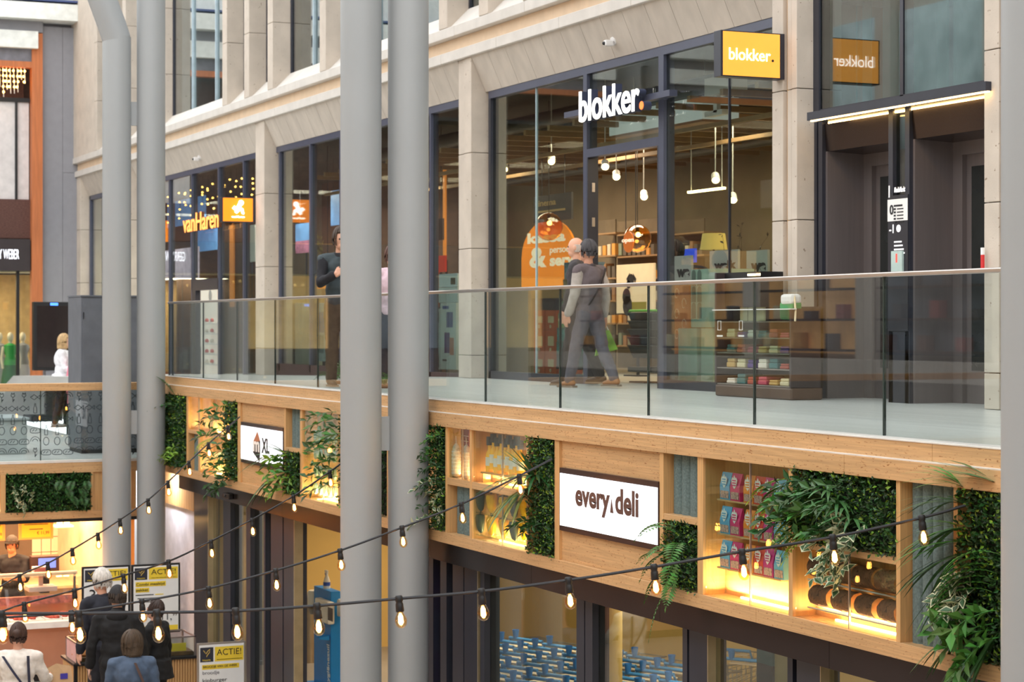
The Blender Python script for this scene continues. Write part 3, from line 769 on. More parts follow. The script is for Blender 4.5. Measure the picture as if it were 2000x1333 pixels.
# 3 small square right of sign
t, x0, x1, z0, z1 = green(1295.5, 1362, .1814, .2429, 'square plant panel with drooping ferns, right of the wide white sign')
for dx, dz, q, L_ in ((-.7, .6, 1030, .34), (.1, 1.0, 1050, .36), (.8, .6, 1065, .36), (-.9, .1, 1080, .36), (.5, -.1, 1085, .34), (-.2, .4, 1070, .3), (-1.0, -.2, 1110, .36), (.2, -.6, 1115, .3)):
    obj('frond', fern(pv(1325+dx*8, q), (dx, -.8, dz), L_, .8, .085), LEAFM, t)
obj('frond', fern(pv(1322, 1135), (-.35, -.7, -.5), .5, 1.0, .07), LEAFM, t)
obj('frond', fern(pv(1300, 1085), (-1.0, -.4, .4), .3, .6, .06), LEAFM, t)
# 4 big upper panel
t, x0, x1, z0, z1 = green(1548, 1750, .1189, .1787, 'large plant panel above the showcase of brown logs')
for k in range(20): obj('sprig', sprig(pv(random.uniform(1552, 1680), random.uniform(935, 1045)), (random.uniform(-.8, .5), -1, .45), random.uniform(.26, .4), .8, 8, .095), (LEAFM, LEAFB, LEAFD)[k % 3], t)
for k in range(10): obj('frond', fern(pv(1556+k*5, 938+k*11), (-1.0, -.75, .25-.05*k), random.uniform(.3, .42), .6, .11, 12, .26), LEAFM if k % 3 else LEAFY, t)
for k in range(4): obj('frond', palm(pv(1620+k*15, 960+k*18), (random.uniform(-.6, .6), -.8, .3), .34, 9, .9, .8), LEAFB, t)
for k in range(10): obj('variegated_sprig', sprig(pv(1640+random.uniform(-15, 55), 1005+k*7), (random.uniform(-.3, .5), -.9, -.1), .34, 1.3, 6, .11, True), [LEAFG, LEAFW], t)
obj('variegated_sprig', sprig(pv(1668, 1060), (.15, -.6, -1), .34, .5, 5, .12, True), [LEAFG, LEAFW], t)
# 5 right end
t, x0, x1, z0, z1 = green(1870, 2010, .1189, .2429, 'plant panel with bamboo blades at the far right end of the fascia')
for k, (dx, dz, q, L_) in enumerate(((-1, .9, 955, .42), (-1, .4, 985, .5), (-1, .05, 1030, .62), (-1, -.2, 1080, .62), (-.9, -.6, 1115, .55), (-.5, -1, 1150, .5), (-.8, .2, 1060, .5), (-1, -.4, 1235, .45))):
    obj('frond', palm(pv(1888, q), (dx, -.55, dz), L_, 9, .55, .9), LEAFB if k % 2 else LEAFM, t)
obj('frond', palm(pv(1872, 1025), (-1, -.5, .15), .4, 5, .3, .5), LEAFY, t)
for k in range(6): obj('frond', palm(pv(1920+k*6, 1220+k*3), (-.5, -.5, -.9), .5, 8, .5, .6), LEAFB, t)
for k in range(7): obj('frond', fern(pv(1955-k*3, 1085+k*12), (-.8, -.7, .5), .4, .8, .1), LEAFM, t)
for k in range(10): obj('variegated_sprig', sprig(pv(random.uniform(1878, 1915), 1110+k*9), (random.uniform(-.6, .3), -1, 0), .25, 1.0, 5, .10, True), [LEAFG, LEAFW], t)
for k in range(8): obj('sprig', sprig(pv(random.uniform(1900, 1955), 1180+k*13), (random.uniform(-.6, .3), -1, .1), .3, 1.0, 6, .13), LEAFM, t)
obj('frond', palm(pv(1950, 945), (-.9, -.5, .45), .5, 10, .5, .5), LEAFB, t)

# ================================================================== GOODS IN THE SHOWCASES
YG = YF + 0.11
# oil bottles
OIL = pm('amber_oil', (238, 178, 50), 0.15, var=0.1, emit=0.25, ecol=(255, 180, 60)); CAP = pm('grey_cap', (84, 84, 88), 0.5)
def bottle(x, y, z, label):
    t = thing('oil_bottle', (x, y, z), label, 'bottle', 'oil bottles in the upper showcase', local=True)
    obj('glass_body', MB().lathe([(.034, 0), (.036, .02), (.036, .15), (.03, .18), (.014, .21), (.014, .25)], (0, 0, 0), 12), OIL, t, smooth=True)
    obj('label', MB().lathe([(.0375, .06), (.0375, .14)], (0, 0, 0), 12), PAPER, t, smooth=True)
    obj('cap', MB().lathe([(.03, .25), (.03, .33)], (0, 0, 0), 10), CAP, t, smooth=True)
    return t
us = [956 + 7.6*k for k in range(9)]
b0 = None
for k, u in enumerate(us):
    z = zk(.1782)+0.10+(.03 if k % 2 else 0)
    l = 'amber oil bottle with white label, %s in the row of nine' % ('leftmost', 'second from left', 'third from left', 'fourth from left', 'middle one', 'fourth from right', 'third from right', 'second from right', 'rightmost')[k]
    if b0 is None: b0 = bottle(XY(u, YG), YG, z, l)
    else: copy_tree(b0, (XY(u, YG), YG, z), label=l)
st = thing('bottle_rack', (XY(985, YG), YG, zk(.1782)), 'raised timber rack carrying the amber oil bottles', 'rack')
obj('rail', MB().box(XY(948, YG), XY(1024, YG), YG-.05, YG+.05, zk(.1782)+0.085, zk(.1782)+0.10), WOOD, st)
for u in (950, 986, 1022): obj('foot', MB().box(XY(u, YG)-.01, XY(u, YG)+.01, YG-.04, YG+.04, zk(.1782), zk(.1782)+0.085), WOOD, st)
# peppers in two rows
PEPY = pm('yellow_pepper', (238, 176, 30), 0.25, var=0.12); PEPG = pm('dark_green_pepper', (62, 72, 66), 0.25, var=0.2); STEM = pm('pepper_stem', (70, 84, 44), 0.6)
def pepper(mat, name):
    t = thing(name, (0, 0, 0), 'x', 'pepper', 'large display peppers in the lower showcase', local=True)
    mb = MB(); n = 14; prof = [(.008, .0), (.028, .02), (.038, .06), (.044, .105), (.048, .14), (.041, .17), (.019, .176)]
    vs = []
    for r, h in prof:
        for k in range(n):
            a = 2*math.pi*k/n; rr = r*(1+.10*math.cos(3*a)); vs.append((rr*math.cos(a)+.04*(.5-h/.18)**2-.015*(h/.18), rr*math.sin(a), h))
    m_ = len(prof)
    mb.add(vs, [(i*n+k, i*n+(k+1) % n, (i+1)*n+(k+1) % n, (i+1)*n+k) for i in range(m_-1) for k in range(n)] + [tuple(range(n-1, -1, -1)), tuple((m_-1)*n+k for k in range(n))])
    obj('flesh', mb, mat, t, smooth=True)
    obj('stem', MB().tube([(-.012, 0, .172), (-.015, 0, .19), (0, 0, .2)], .009, 8, .007), STEM, t, smooth=True)
    return t
pp = {}
seq = [('g', 945), ('y', 957), ('y', 966), ('g', 979), ('y', 991), ('y', 999), ('g', 1011), ('y', 1020)]
cnt = {}
ordw = ['first', 'second', 'third', 'fourth', 'fifth', 'sixth', 'seventh', 'eighth']
for row, (dz, rn) in enumerate(((.258, 'upper'), (.053, 'lower'))):
    for i, (c, u) in enumerate(seq):
        nm = 'pepper'; colr = 'yellow' if c == 'y' else 'dark green'
        loc = (XY(u, YG), YG+(.028 if i % 2 else -.03), zk(.2429)+dz-0.025*(i % 2)*0)
        lb_ = '%s display pepper, %s from the left in the %s row' % (colr, ordw[i], rn)
        if c not in pp:
            pp[c] = pepper(PEPY if c == 'y' else PEPG, nm); pp[c].location = loc; pp[c]['label'] = lb_
        else: copy_tree(pp[c], loc, label=lb_)
for dz in (.245, .04):
    st = thing('pepper_shelf', (XY(985, YG), YG, zk(.2429)+dz), '%s clear shelf under a row of display peppers' % ('upper' if dz > .1 else 'lower'), 'shelf')
    obj('glass_shelf', MB().box(FX(921)+.02, FX(1028)-.02, YG-.075, YG+.075, zk(.2429)+dz-.006, zk(.2429)+dz+.008), GLASS, st)
# netted sausages
SAUS = pm('white_sausage', (222, 204, 186), 0.7, var=0.25, scale=30, bump=.6, bscale=60)
YG_ = YG; YG = YF+.08
for i, (u, l) in enumerate(((891, 'left'), (911, 'right'))):
    x = XY(u, YG); z = zk(.1782)
    t = thing('netted_sausage', (x, YG, z), '%s white netted sausage standing in the small showcase' % l, 'sausage', 'netted sausages')
    obj('casing', MB().lathe([(.015, .0), (.04, .02), (.045, .1), (.043, .24), (.03, .30), (.01, .33)], (x, YG, z), 14), SAUS, t, smooth=True)
    obj('string', MB().tube([(x, YG, z+.33), (x-.01, YG, z+.40)], .003, 5), PAPER, t)
    for k in range(7): obj('net_ring', MB().lathe([(.0465, .04+k*.035), (.0465, .046+k*.035)], (x, YG, z), 14), PAPER, t)
YG = YG_
t = thing('red_tile_board', (XY(913, YB), YB-.02, zk(.1782)), 'dark red board with a white grid behind the netted sausages', 'board')
x0, x1 = XY(903, YB-.03), XY(917, YB-.03)
obj('board', MB().box(x0, x1, YB-.04, YB-.02, zk(.1782), ZT3), flat('dark_red_board', (140, 58, 52)), t)
for k in range(9): obj('grid_line', MB().box(x0, x1, YB-.045, YB-.04, zk(.1782)+.05*k, zk(.1782)+.05*k+.004), PAPER, t)
# candy pouches, three shelves of six colours
PK = [('light blue', (96, 168, 210)), ('magenta', (214, 50, 116)), ('orange', (238, 140, 50)), ('red', (216, 62, 52)), ('pink', (206, 46, 130)), ('sky blue', (110, 180, 214))]
pu = [1417, 1437, 1463, 1483, 1502, 1523]
pk = {}
for row in range(3):
    z = zk(.2429) + 0.22 + 0.25*(2-row)
    st = thing('pouch_shelf', (XY(1470, YG), YG, z), '%s thin shelf carrying a row of candy pouches' % ('top', 'middle', 'bottom')[row], 'shelf')
    obj('shelf_plate', MB().box(XY(1412, YG), XY(1537, YG), YG-.05, YG+.078, z-.012, z), WOOD, st)
    for i, (cn, col) in enumerate(PK):
        x = XY(pu[i], YG); w_ = XY(pu[i]+19, YG)-x; y = YG-.02
        lb_ = '%s candy pouch with white emblem on the %s shelf' % (cn, ('top', 'middle', 'bottom')[row])
        if i not in pk:
            t = thing('candy_pouch', (0, 0, 0), lb_, 'pouch', 'candy pouches in the showcase', local=True)
            mt = flat('pouch_%s' % cn.replace(' ', '_'), col, .35)
            mb = MB(); mb.add([(0, -.025, 0), (w_, -.025, 0), (w_, .025, 0), (0, .025, 0), (.003, -.03, .1), (w_-.003, -.03, .1), (w_-.003, .025, .1), (.003, .025, .1), (0, -.003, .2), (w_, -.003, .2), (w_, .003, .2), (0, .003, .2)],
                [(0, 3, 2, 1), (0, 1, 5, 4), (1, 2, 6, 5), (2, 3, 7, 6), (3, 0, 4, 7), (4, 5, 9, 8), (5, 6, 10, 9), (6, 7, 11, 10), (7, 4, 8, 11), (8, 9, 10, 11)])
            obj('pouch', mb, mt, t)
            em = MB(); pts = [(.5, .02), (.72, .25), (.82, .62), (.68, .8), (.6, .68), (.5, .95), (.38, .68), (.28, .8), (.16, .6), (.28, .25)]
            em.prism([(p[0]*w_*.9, p[1]*.11) for p in pts], (.05*w_, -.030, .085), RX, UZ, .004)
            obj('emblem', em, PAPER, t)
            for q in range(3): obj('print_line', MB().box(w_*.32, w_*.68, -.037, -.0345, .11+q*.018, .118+q*.018), mt, t)
            obj('window', MB().box(w_*.1, w_*.9, -.031, -.027, .012, .065), pm('mixed_candy', (186, 150, 140), .4, var=.6, scale=60), t)
            t.location = (x, y, z); pk[i] = t
        else: copy_tree(pk[i], (x, y, z), label=lb_)
# brown logs
LOG = speck(pm('brown_crust', (128, 84, 62), 0.85, var=0.35, scale=18, bump=.9, bscale=40), 40, (80, 50, 38), .58)
LOGE = pm('log_end', (196, 140, 84), 0.8, var=0.2, scale=20)
def log_mesh():
    mb = MB(); n = 16; m_ = 7; vs = []
    for i in range(m_):
        for k in range(n):
            a = 2*math.pi*k/n; r = .074*(1+random.uniform(-.05, .05))*(0.93 if i in (0, m_-1) else 1)
            vs.append((-.11+.22*i/(m_-1), r*math.cos(a), r*math.sin(a)))
    mb.add(vs, [(i*n+k, i*n+(k+1) % n, (i+1)*n+(k+1) % n, (i+1)*n+k) for i in range(m_-1) for k in range(n)])
    mb.mi = 1
    mb.add([vs[k] for k in range(n)], [tuple(range(n-1, -1, -1))]); mb.add([vs[(m_-1)*n+k] for k in range(n)], [tuple(range(n))])
    return mb
lg = None
for row, rn in enumerate(('lower', 'upper')):
    for i in range(4):
        x = XY(1612+i*45-row*4, YG); z = zk(.2429)+0.16+row*0.19
        lb_ = 'rough brown log, %s from the left in the %s row' % (ordw[i], rn)
        if lg is None: lg = obj('brown_log', log_mesh(), [LOG, LOGE], None, lb_, 'log', 'brown logs in the showcase', smooth=True); lg.location = (x, YG, z)
        else:
            c = lg.copy(); COL.objects.link(c); c.location = (x, YG, z); c.rotation_euler = (random.uniform(0, 6), 0, random.uniform(-.1, .1)); c['label'] = lb_
for row, rn in enumerate(('lower', 'upper')):
    st = thing('log_shelf', (XY(1680, YG), YG, zk(.2429)+0.07+row*.19), '%s wire shelf carrying brown logs' % rn, 'shelf')
    for dy in (-.05, .05): obj('wire', MB().tube([(FX(1548)+.1, YG+dy, zk(.2429)+0.075+row*.19), (FX(1750), YG+dy, zk(.2429)+0.075+row*.19)], .006, 6), CHROME, st)
# pale teal rings in the left showcase
RING = pm('teal_glass', (150, 190, 184), 0.2, var=0.15)
rg = None
for row in range(4):
    z = zk(.2429) + 0.18 + 0.20*(3-row)
    st = thing('ring_rail', (XY(640, YG), YG, z), '%s rail of teal rings in the left showcase' % ordw[row], 'rail')
    obj('rod', MB().tube([(XY(612, YG), YG, z), (FX(659), YG, z)], .006, 6), CHROME, st)
    for i in range(5):
        x = XY(617+i*9, YG); lb_ = 'pale teal ring, %s from left on the %s rail from the top' % (ordw[i], ordw[row])
        if rg is None:
            mb = MB(); n, q = 18, 6; vs = []
            for a in range(n):
                for b in range(q):
                    A, B = 2*math.pi*a/n, 2*math.pi*b/q; R = .055+.016*math.cos(B)
                    vs.append((R*math.cos(A)*.7, .016*math.sin(B)+.03*math.sin(A)*0, R*math.sin(A)-.06))
            mb.add(vs, [(a*q+b, ((a+1) % n)*q+b, ((a+1) % n)*q+(b+1) % q, a*q+(b+1) % q) for a in range(n) for b in range(q)])
            rg = obj('glass_ring', mb, RING, None, lb_, 'ring', 'teal rings in the left showcase', smooth=True); rg.location = (x, YG, z)
        else:
            c = rg.copy(); COL.objects.link(c); c.location = (x, YG, z); c['label'] = lb_
# a pot with small items in left small box
t = thing('spice_jar', (XY(419, YG), YG, zk(.1745)), 'small pale jar in the far left lit showcase', 'jar')
obj('jar_body', MB().lathe([(.05, 0), (.055, .02), (.055, .15), (.04, .17)], (XY(419, YG), YG, zk(.1745)), 14), pm('cream_jar', (220, 190, 140), .4), t, smooth=True)
obj('lid', MB().lathe([(.045, .17), (.045, .20)], (XY(419, YG), YG, zk(.1745)), 14), WOOD, t, smooth=True)
# ================================================================== CROSS BRIDGE (left)
BX = lambda u, X=XB: YX(u, X)
Zb = lambda v, u=100: ZX(u, v, XB)
tb = thing('trim_2', (XB, 3, Zb(1015)), kind='structure')
Y0, Y1 = -9.0, YF-0.35
obj('plank', MB().box(XB-0.12, XB, Y0, Y1, Zb(925), Zb(905)), WOODY, tb)
obj('plank', MB().box(XB-0.12, XB, Y0, Y1, Zb(1015), Zb(1000)), WOODY, tb)
obj('back_board', MB().box(XB-0.42, XB-0.36, Y0, Y1, Zb(1000), Zb(925)), WOODV, tb)
for a, b in ((1, 11), (178, 182), (262, 266)): obj('divider', MB().box(XB-0.4, XB, BX(a), BX(b), Zb(1000), Zb(925)), WOODV, tb)
obj('panel_board', MB().box(XB-0.06, XB-0.03, BX(182), BX(262), Zb(1000), Zb(925)), WOODV, tb)
obj('black_edge', MB().box(XB-0.1, XB-0.02, Y0, Y1+.3, Zb(1022), Zb(1015)), BLACK, tb)
obj('led_strip', MB().box(XB-0.3, XB-0.28, BX(-60), BX(0), Zb(1000)+.002, Zb(1000)+.02), LEDM, tb)
obj('pale_edge', MB().box(XB-0.13, XB+0.005, Y0, Y1, Zb(905), Zb(900)), ALU, tb)
t = thing('plant_wall', (XB, BX(11), Zb(1000)), 'wide dark plant panel on the cross bridge above the food counter', 'plants')
o_ = Vector((XB-0.10, BX(11), Zb(1000))); wd, hd = BX(178)-BX(11), Zb(926)-Zb(1000)
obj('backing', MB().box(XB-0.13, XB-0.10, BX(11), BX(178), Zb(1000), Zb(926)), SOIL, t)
mb = MB(); mat_fol(o_, Ry, Uz, wd, hd, 3800, .045, .12, mb); obj('foliage', mb, LEAFD, t, kind='stuff')
mb = MB(); mat_fol(o_+Vector((.08, 0, 0)), Ry, Uz, wd, hd, 350, .04, .05, mb); obj('young_foliage', mb, LEAFM, t, kind='stuff')
def pb(u, v): return Vector((XB, BX(u), ZX(u, v, XB)))
for k in range(6): obj('variegated_sprig', sprig(pb(random.uniform(25, 75), 945+k*8), (1, random.uniform(-.5, .5), 0), .22, 1.2, 5, .085, True), [LEAFG, LEAFW], t)
for k in range(7): obj('frond', fern(pb(120+k*8, 940+(k % 3)*15), (1, random.uniform(-.6, .6), .3), .25, .9, .07), LEAFB, t)
# printed glass balustrade
t = thing('printed_balustrade', (XB-0.05, BX(100), ZB), 'printed glass balustrade with thick timber handrail on the cross bridge', 'balustrade')
obj('handrail', MB().box(XB-0.11, XB+0.02, Y0, Y1+0.3, Zb(764), Zb(749)), WOODY, t, bevel=.008)
yj = BX(80.5)
ends = [yj-3*1.55, yj-2*1.55, yj-1.55, yj, yj+1.55, Y1+.2]
MOT = {
 'fish': [[(-.5, 0), (-.1, .28), (.25, 0), (.5, .22), (.5, -.22), (.25, 0), (-.1, -.28), (-.5, 0)], [(-.3, .04), (-.26, .08)]],
 'bottle': [[(-.16, -.5), (.16, -.5), (.16, .05), (.06, .25), (.06, .5), (-.06, .5), (-.06, .25), (-.16, .05), (-.16, -.5)]],
 'egg': [[(.3*math.cos(a*.524), .42*math.sin(a*.524)) for a in range(13)]],
 'bread': [[(-.5, -.2), (-.5, .1), (-.3, .25), (.3, .25), (.5, .1), (.5, -.2), (.3, -.28), (-.3, -.28), (-.5, -.2)], [(-.3, -.1), (-.1, .12)], [(0, -.1), (.2, .12)]],
 'croissant': [[(.5*math.cos(.52*a), .5*math.sin(.52*a)) for a in range(7)], [(.28*math.cos(.52*a), .26*math.sin(.52*a)) for a in range(7)]],
 'tulip': [[(0, -.5), (0, 0)], [(-.2, .15), (0, 0), (.2, .15), (.12, .5), (0, .3), (-.12, .5), (-.2, .15)], [(0, -.4), (.18, -.2), (0, -.3)]],
}
LINE = pm('print_line', (40, 52, 58), .6)
kinds = list(MOT)
for i, (a, b) in enumerate(zip(ends, ends[1:])):
    p = obj('glass_pane', MB().box(XB-0.055, XB-0.042, a+.006, b-.006, ZB-.02, Zb(764)), BGLASS, t)
    mb = MB(); rows = 6; hh = (Zb(764)-ZB-.04)/rows
    for r in range(rows):
        n = int((b-a)/(hh*.92)); kd = kinds[(r*2+i) % 6]
        for c in range(n):
            kd = kinds[(r*5+i+c//3) % 6]
            cy, cz, s_ = a+(c+.5)*(b-a)/n, ZB+.03+(r+.5)*hh, hh*.86
            for pl in MOT[kd]:
                for q0, q1 in zip(pl, pl[1:]):
                    A = Vector((XB-.039, cy+q0[0]*s_, cz+q0[1]*s_)); B = Vector((XB-.039, cy+q1[0]*s_, cz+q1[1]*s_))
                    d_ = (B-A); n_ = Vector((0, -d_.z, d_.y)).normalized()*.0045
                    mb.add([A+n_, B+n_, B-n_, A-n_], [(0, 1, 2, 3)])
    obj('printed_outlines', mb, LINE, p, kind='stuff')
    obj('pane_joint', MB().box(XB-.057, XB-.04, b-.006, b+.006, ZB-.02, Zb(764)), _M['green_glass_edge'], t)
# bench block, kiosk, totem on the deck
t = thing('bench', (-31, BX(20, -31), ZB), 'pale grey block bench behind the printed glass', 'bench')
obj('seat_block', MB().box(-31.8, -30.6, BX(-60, -30.6), BX(53, -30.6), ZB, ZB+.5), pm('bench_grey', (176, 182, 182), .6), t, bevel=.02)
obj('seat_slab', MB().box(-31.85, -30.55, BX(-60, -30.6), BX(53, -30.6)+.03, ZB+.5, ZB+.54), pm('bench_top', (150, 158, 160), .6), t, bevel=.01)
kx = -30.3
t = thing('grey_kiosk', (kx-.5, BX(230, kx), ZB), 'tall plain grey cabinet standing behind the leftmost columns', 'cabinet')
KG = pm('kiosk_grey', (100, 104, 112), .5)
obj('body', MB().box(kx-.9, kx, BX(158, kx), BX(302, kx), ZB+.06, ZX(180, 580, kx)), KG, t, bevel=.01)
obj('plinth', MB().box(kx-.86, kx-.03, BX(160, kx), BX(300, kx), ZB, ZB+.06), BLACK, t)
obj('top_cap', MB().box(kx-.92, kx+.02, BX(157, kx), BX(303, kx), ZX(180, 580, kx), ZX(180, 577, kx)), KG, t)
for u in (160, 231): obj('door', MB().box(kx, kx+.008, BX(u+1, kx), BX(u+70, kx), ZB+.1, ZX(180, 584, kx)), KG, t)
obj('latch', MB().box(kx+.008, kx+.02, BX(162, kx), BX(163.5, kx), .1, .2), BLACK, t)
tx = -41.0
t = thing('screen_totem', (tx, BX(106, tx), ZB), 'dark upright digital screen beside the woman in white', 'screen')
obj('housing', MB().box(tx-.2, tx, BX(66, tx), BX(146, tx), ZX(106, 724, tx), ZX(106, 590, tx)), BLACK, t, bevel=.01)
obj('screen_face', MB().box(tx, tx+.01, BX(72, tx), BX(140, tx), ZX(106, 718, tx), ZX(106, 598, tx)), pm('dark_screen', (42, 34, 34), .08), t)
obj('status_light', MB().box(tx+.01, tx+.02, BX(98, tx), BX(113, tx), ZX(106, 597, tx), ZX(106, 592, tx)), flat('blue_glow', (70, 130, 255), emit=2), t)
obj('foot', MB().box(tx-.18, tx-.02, BX(90, tx), BX(122, tx), ZB, ZX(106, 724, tx)), GREYW, t)
obj('base_plate', MB().box(tx-.4, tx+.3, BX(55, tx), BX(105, tx), ZB, ZB+.12), KG, t)

# ================================================================== FAR END WALL AND FASHION SHOP
XEW = -50.0
EX = lambda u: YX(u, XEW)
EZ = lambda v, u=60: ZX(u, v, XEW)
CREAMC = pm('shop_cream', (226, 206, 176), .7)
we = thing('wall_end', (XEW, 5, ZB), kind='structure')
obj('grey_panel', MB().box(XEW-.2, XEW, EX(82), EX(122), EZ(760), EZ(50)), GREYW, we)
obj('grey_panel', MB().box(XEW-.2, XEW, EX(122.6), EX(162), EZ(335), EZ(50)), GREYW, we)
obj('grey_panel', MB().box(XEW-.2, XEW, EX(122.6), EX(162), ZB, EZ(335.6)), GREYW, we)
obj('wall_back', MB().box(XEW-1.4, XEW-1.2, -9.2, EX(-40), ZL, 9), pm('end_brick', (88, 66, 58), .85, var=.3, scale=8), we)
for k in range(5): obj('window', MB().box(XEW-1.2, XEW-1.1, -8.6+k*3.1, -6.2+k*3.1, -.6, 2.2), OPPG if k % 2 else OPPW, we)
obj('wall_back', MB().box(XEW-1.4, XEW-1.2, EX(-40), EX(60)+.7, EZ(535), 9), _M['end_brick'], we)
obj('wall_back', MB().box(XEW-1.4, XEW-.3, EX(60), 12, EZ(50), 9), GREYW, we)
obj('shop_ceiling', MB().box(XEW-3, XEW-.1, -2, 11, EZ(532), EZ(528)), CREAMC, we)
CRM = pm('cream_beam', (226, 228, 222), .6)
obj('beam', MB().box(XEW-.2, XEW+.5, -9, EX(157), EZ(42), EZ(10)), CRM, we)
obj('beam', MB().box(XEW-.2, XEW+.5, -9, EX(157), EZ(6), EZ(2)), flat('blue_line', (70, 84, 130)), we)
obj('upper_wall', MB().box(XEW-.2, XEW-.02, -9, 12, EZ(2), 9), CRM, we)
obj('grey_band', MB().box(XEW-.2, XEW+.1, -9, EX(82), EZ(64), EZ(42)), GREYW, we)
obj('beam', MB().box(XEW-.2, XEW+.3, -9, EX(70), EZ(97), EZ(64)), CRM, we)
obj('vent_band', MB().box(XEW-.2, XEW+.1, -9, EX(64), EZ(122), EZ(97)), pm('lead_grey', (120, 120, 128), .6, var=.25, scale=4), we)
ORW = pm('orange_timber', (190, 112, 66), .6, var=.15, scale=5, stretch=(4, 4, .3))
obj('timber_post', MB().box(XEW-.1, XEW+.15, EX(60), EX(81), ZB, EZ(66)), ORW, we)
obj('timber_beam', MB().box(XEW-.1, XEW+.14, -9, EX(60), EZ(134), EZ(122)), ORW, we)
BRK = pm('dark_brick', (92, 62, 54), .85, var=.3, scale=20, stretch=(1, 1, 3))
obj('dark_recess', MB().box(XEW-1.0, XEW-.9, -9, EX(60), EZ(200), EZ(134)), BRK, we)
obj('soffit', MB().box(XEW-1.0, XEW-.05, -9, EX(60), EZ(200), EZ(192)), BLACK, we)
WP = pm('white_panel', (214, 208, 206), .5)
for a, b in ((-40, 30.5), (35, 58)): obj('white_panel', MB().box(XEW-.2, XEW-.1, EX(a), EX(b), EZ(390), EZ(200)), WP, we)
obj('mullion', MB().box(XEW-.12, XEW-.04, EX(30.5), EX(35), EZ(390), EZ(195)), BLACK, we)
obj('brick_band', MB().box(XEW-.2, XEW-.05, -9, EX(60), EZ(466), EZ(390)), BRK, we)
obj('lower_panel', MB().box(XEW-.2, XEW-.1, EX(81), EX(82), ZB, EZ(50)), GREYW, we)
t = thing('fashion_shop_sign', (XEW, EX(20), EZ(530)), 'dark shop sign with white capitals at the left edge of the photo', 'sign')
obj('board', MB().box(XEW-.1, XEW+.08, -2, EX(58), EZ(530), EZ(468)), pm('sign_brown', (52, 44, 46), .5), t)
wl = EX(36)-EX(0)
text('lettering', 'GERRY WEBER', (XEW+.08, EX(36)-wl*1.72, EZ(507)), RY, UZ, flat('lit_white', (240, 244, 255), emit=1.6), width=wl*1.72, height=EZ(488)-EZ(507), parent=t, bold=.0)
obj('shop_back', MB().box(XEW-3, XEW-2.8, -2, 11, ZB, EZ(530)), pm('warm_shop_wall', (226, 186, 130), .7, var=.12), we)
obj('shop_floor', MB().box(XEW-3, XEW, -2, EX(60), ZB-.02, ZB+.02), FLOORM, we)
obj('post', MB().box(XEW-.15, XEW-.05, EX(33), EX(39), ZB, EZ(530)), BLACK, we)
obj('pane', MB().box(XEW-.1, XEW-.09, -2, EX(60), ZB, EZ(530)), GLASS, we)
t = thing('light_curtain', (XEW-.2, EX(20), EZ(135)), 'curtain of small warm lights hanging high at the left edge', 'lights')
TWK = pm('twinkle', (255, 200, 110), .5, emit=12, ecol=(255, 190, 90))
obj('cable', MB().tube([(XEW+.1, EX(-20), EZ(131)), (XEW+.1, EX(56), EZ(133))], .012, 5), PAPER, t)
for k in range(9):
    y = EX(-10+7*k); L_ = random.uniform(.3, .85)
    obj('strand', MB().tube([(XEW+.1, y, EZ(133)), (XEW+.1, y+.02, EZ(133)-L_)], .008, 5), PAPER, t)
    for q in range(int(L_/.13)): obj('light', MB().ball((XEW+.12, y+random.uniform(-.03, .03), EZ(133)-.1-q*.13), .028, 6, 4), TWK, t)
# mannequins
def mannequin(u, label, dress, tx=-50.9):
    y = YX(u, tx); z = ZB
    t = thing('mannequin', (tx, y, z), label, 'mannequin', 'mannequins in the fashion shop')
    SK = pm('mannequin_skin', (226, 206, 180), .5)
    obj('head', MB().ball((tx, y, z+1.62), .1, 12, 8, (1, .8, 1.2)), SK, t, smooth=True)
    obj('neck', MB().lathe([(.05, 0), (.045, .12)], (tx, y, z+1.42), 10), SK, t, smooth=True)
    obj('torso', MB().lathe([(.15, .9), (.16, 1.0), (.12, 1.15), (.16, 1.32), (.15, 1.42), (.05, 1.47)], (tx, y, z), 14), dress[0], t, smooth=True)
    obj('skirt', MB().lathe([(.24, .42), (.2, .7), (.15, .95)], (tx, y, z), 14), dress[1], t, smooth=True)
    for s_ in (-1, 1):
        obj('arm', MB().tube([(tx, y+.16*s_, z+1.38), (tx+.05, y+.22*s_, z+1.1), (tx+.1, y+.2*s_, z+.85)], .045, 8, .03), SK, t, smooth=True)
        obj('leg', MB().tube([(tx, y+.08*s_, z+.6), (tx, y+.08*s_, z+.06)], .06, 8, .035), SK, t, smooth=True)
        obj('shoe', MB().bbox((tx+.04, y+.08*s_, z+.03), .2, .07, .06), BLACK, t)
GRN = flat('green_dress', (40, 150, 60)); GRD = flat('dark_green_dress', (14, 92, 44)); GRYD = flat('grey_dress', (150, 144, 146))
mannequin(20, 'mannequin in a green two-piece beside the dark post', (GRN, GRD))
mannequin(-1, 'mannequin in grey at the left edge of the photo', (GRYD, GRYD), -51.5)
mannequin(44, 'mannequin in grey right of the dark post', (GRYD, flat('lilac_dress', (176, 168, 176))), -51.6)
lamp('AREA', 'fashion_shop_light', (XEW-1.4, 8.0, EZ(540)), 130, (1, .8, .55), 1.5)

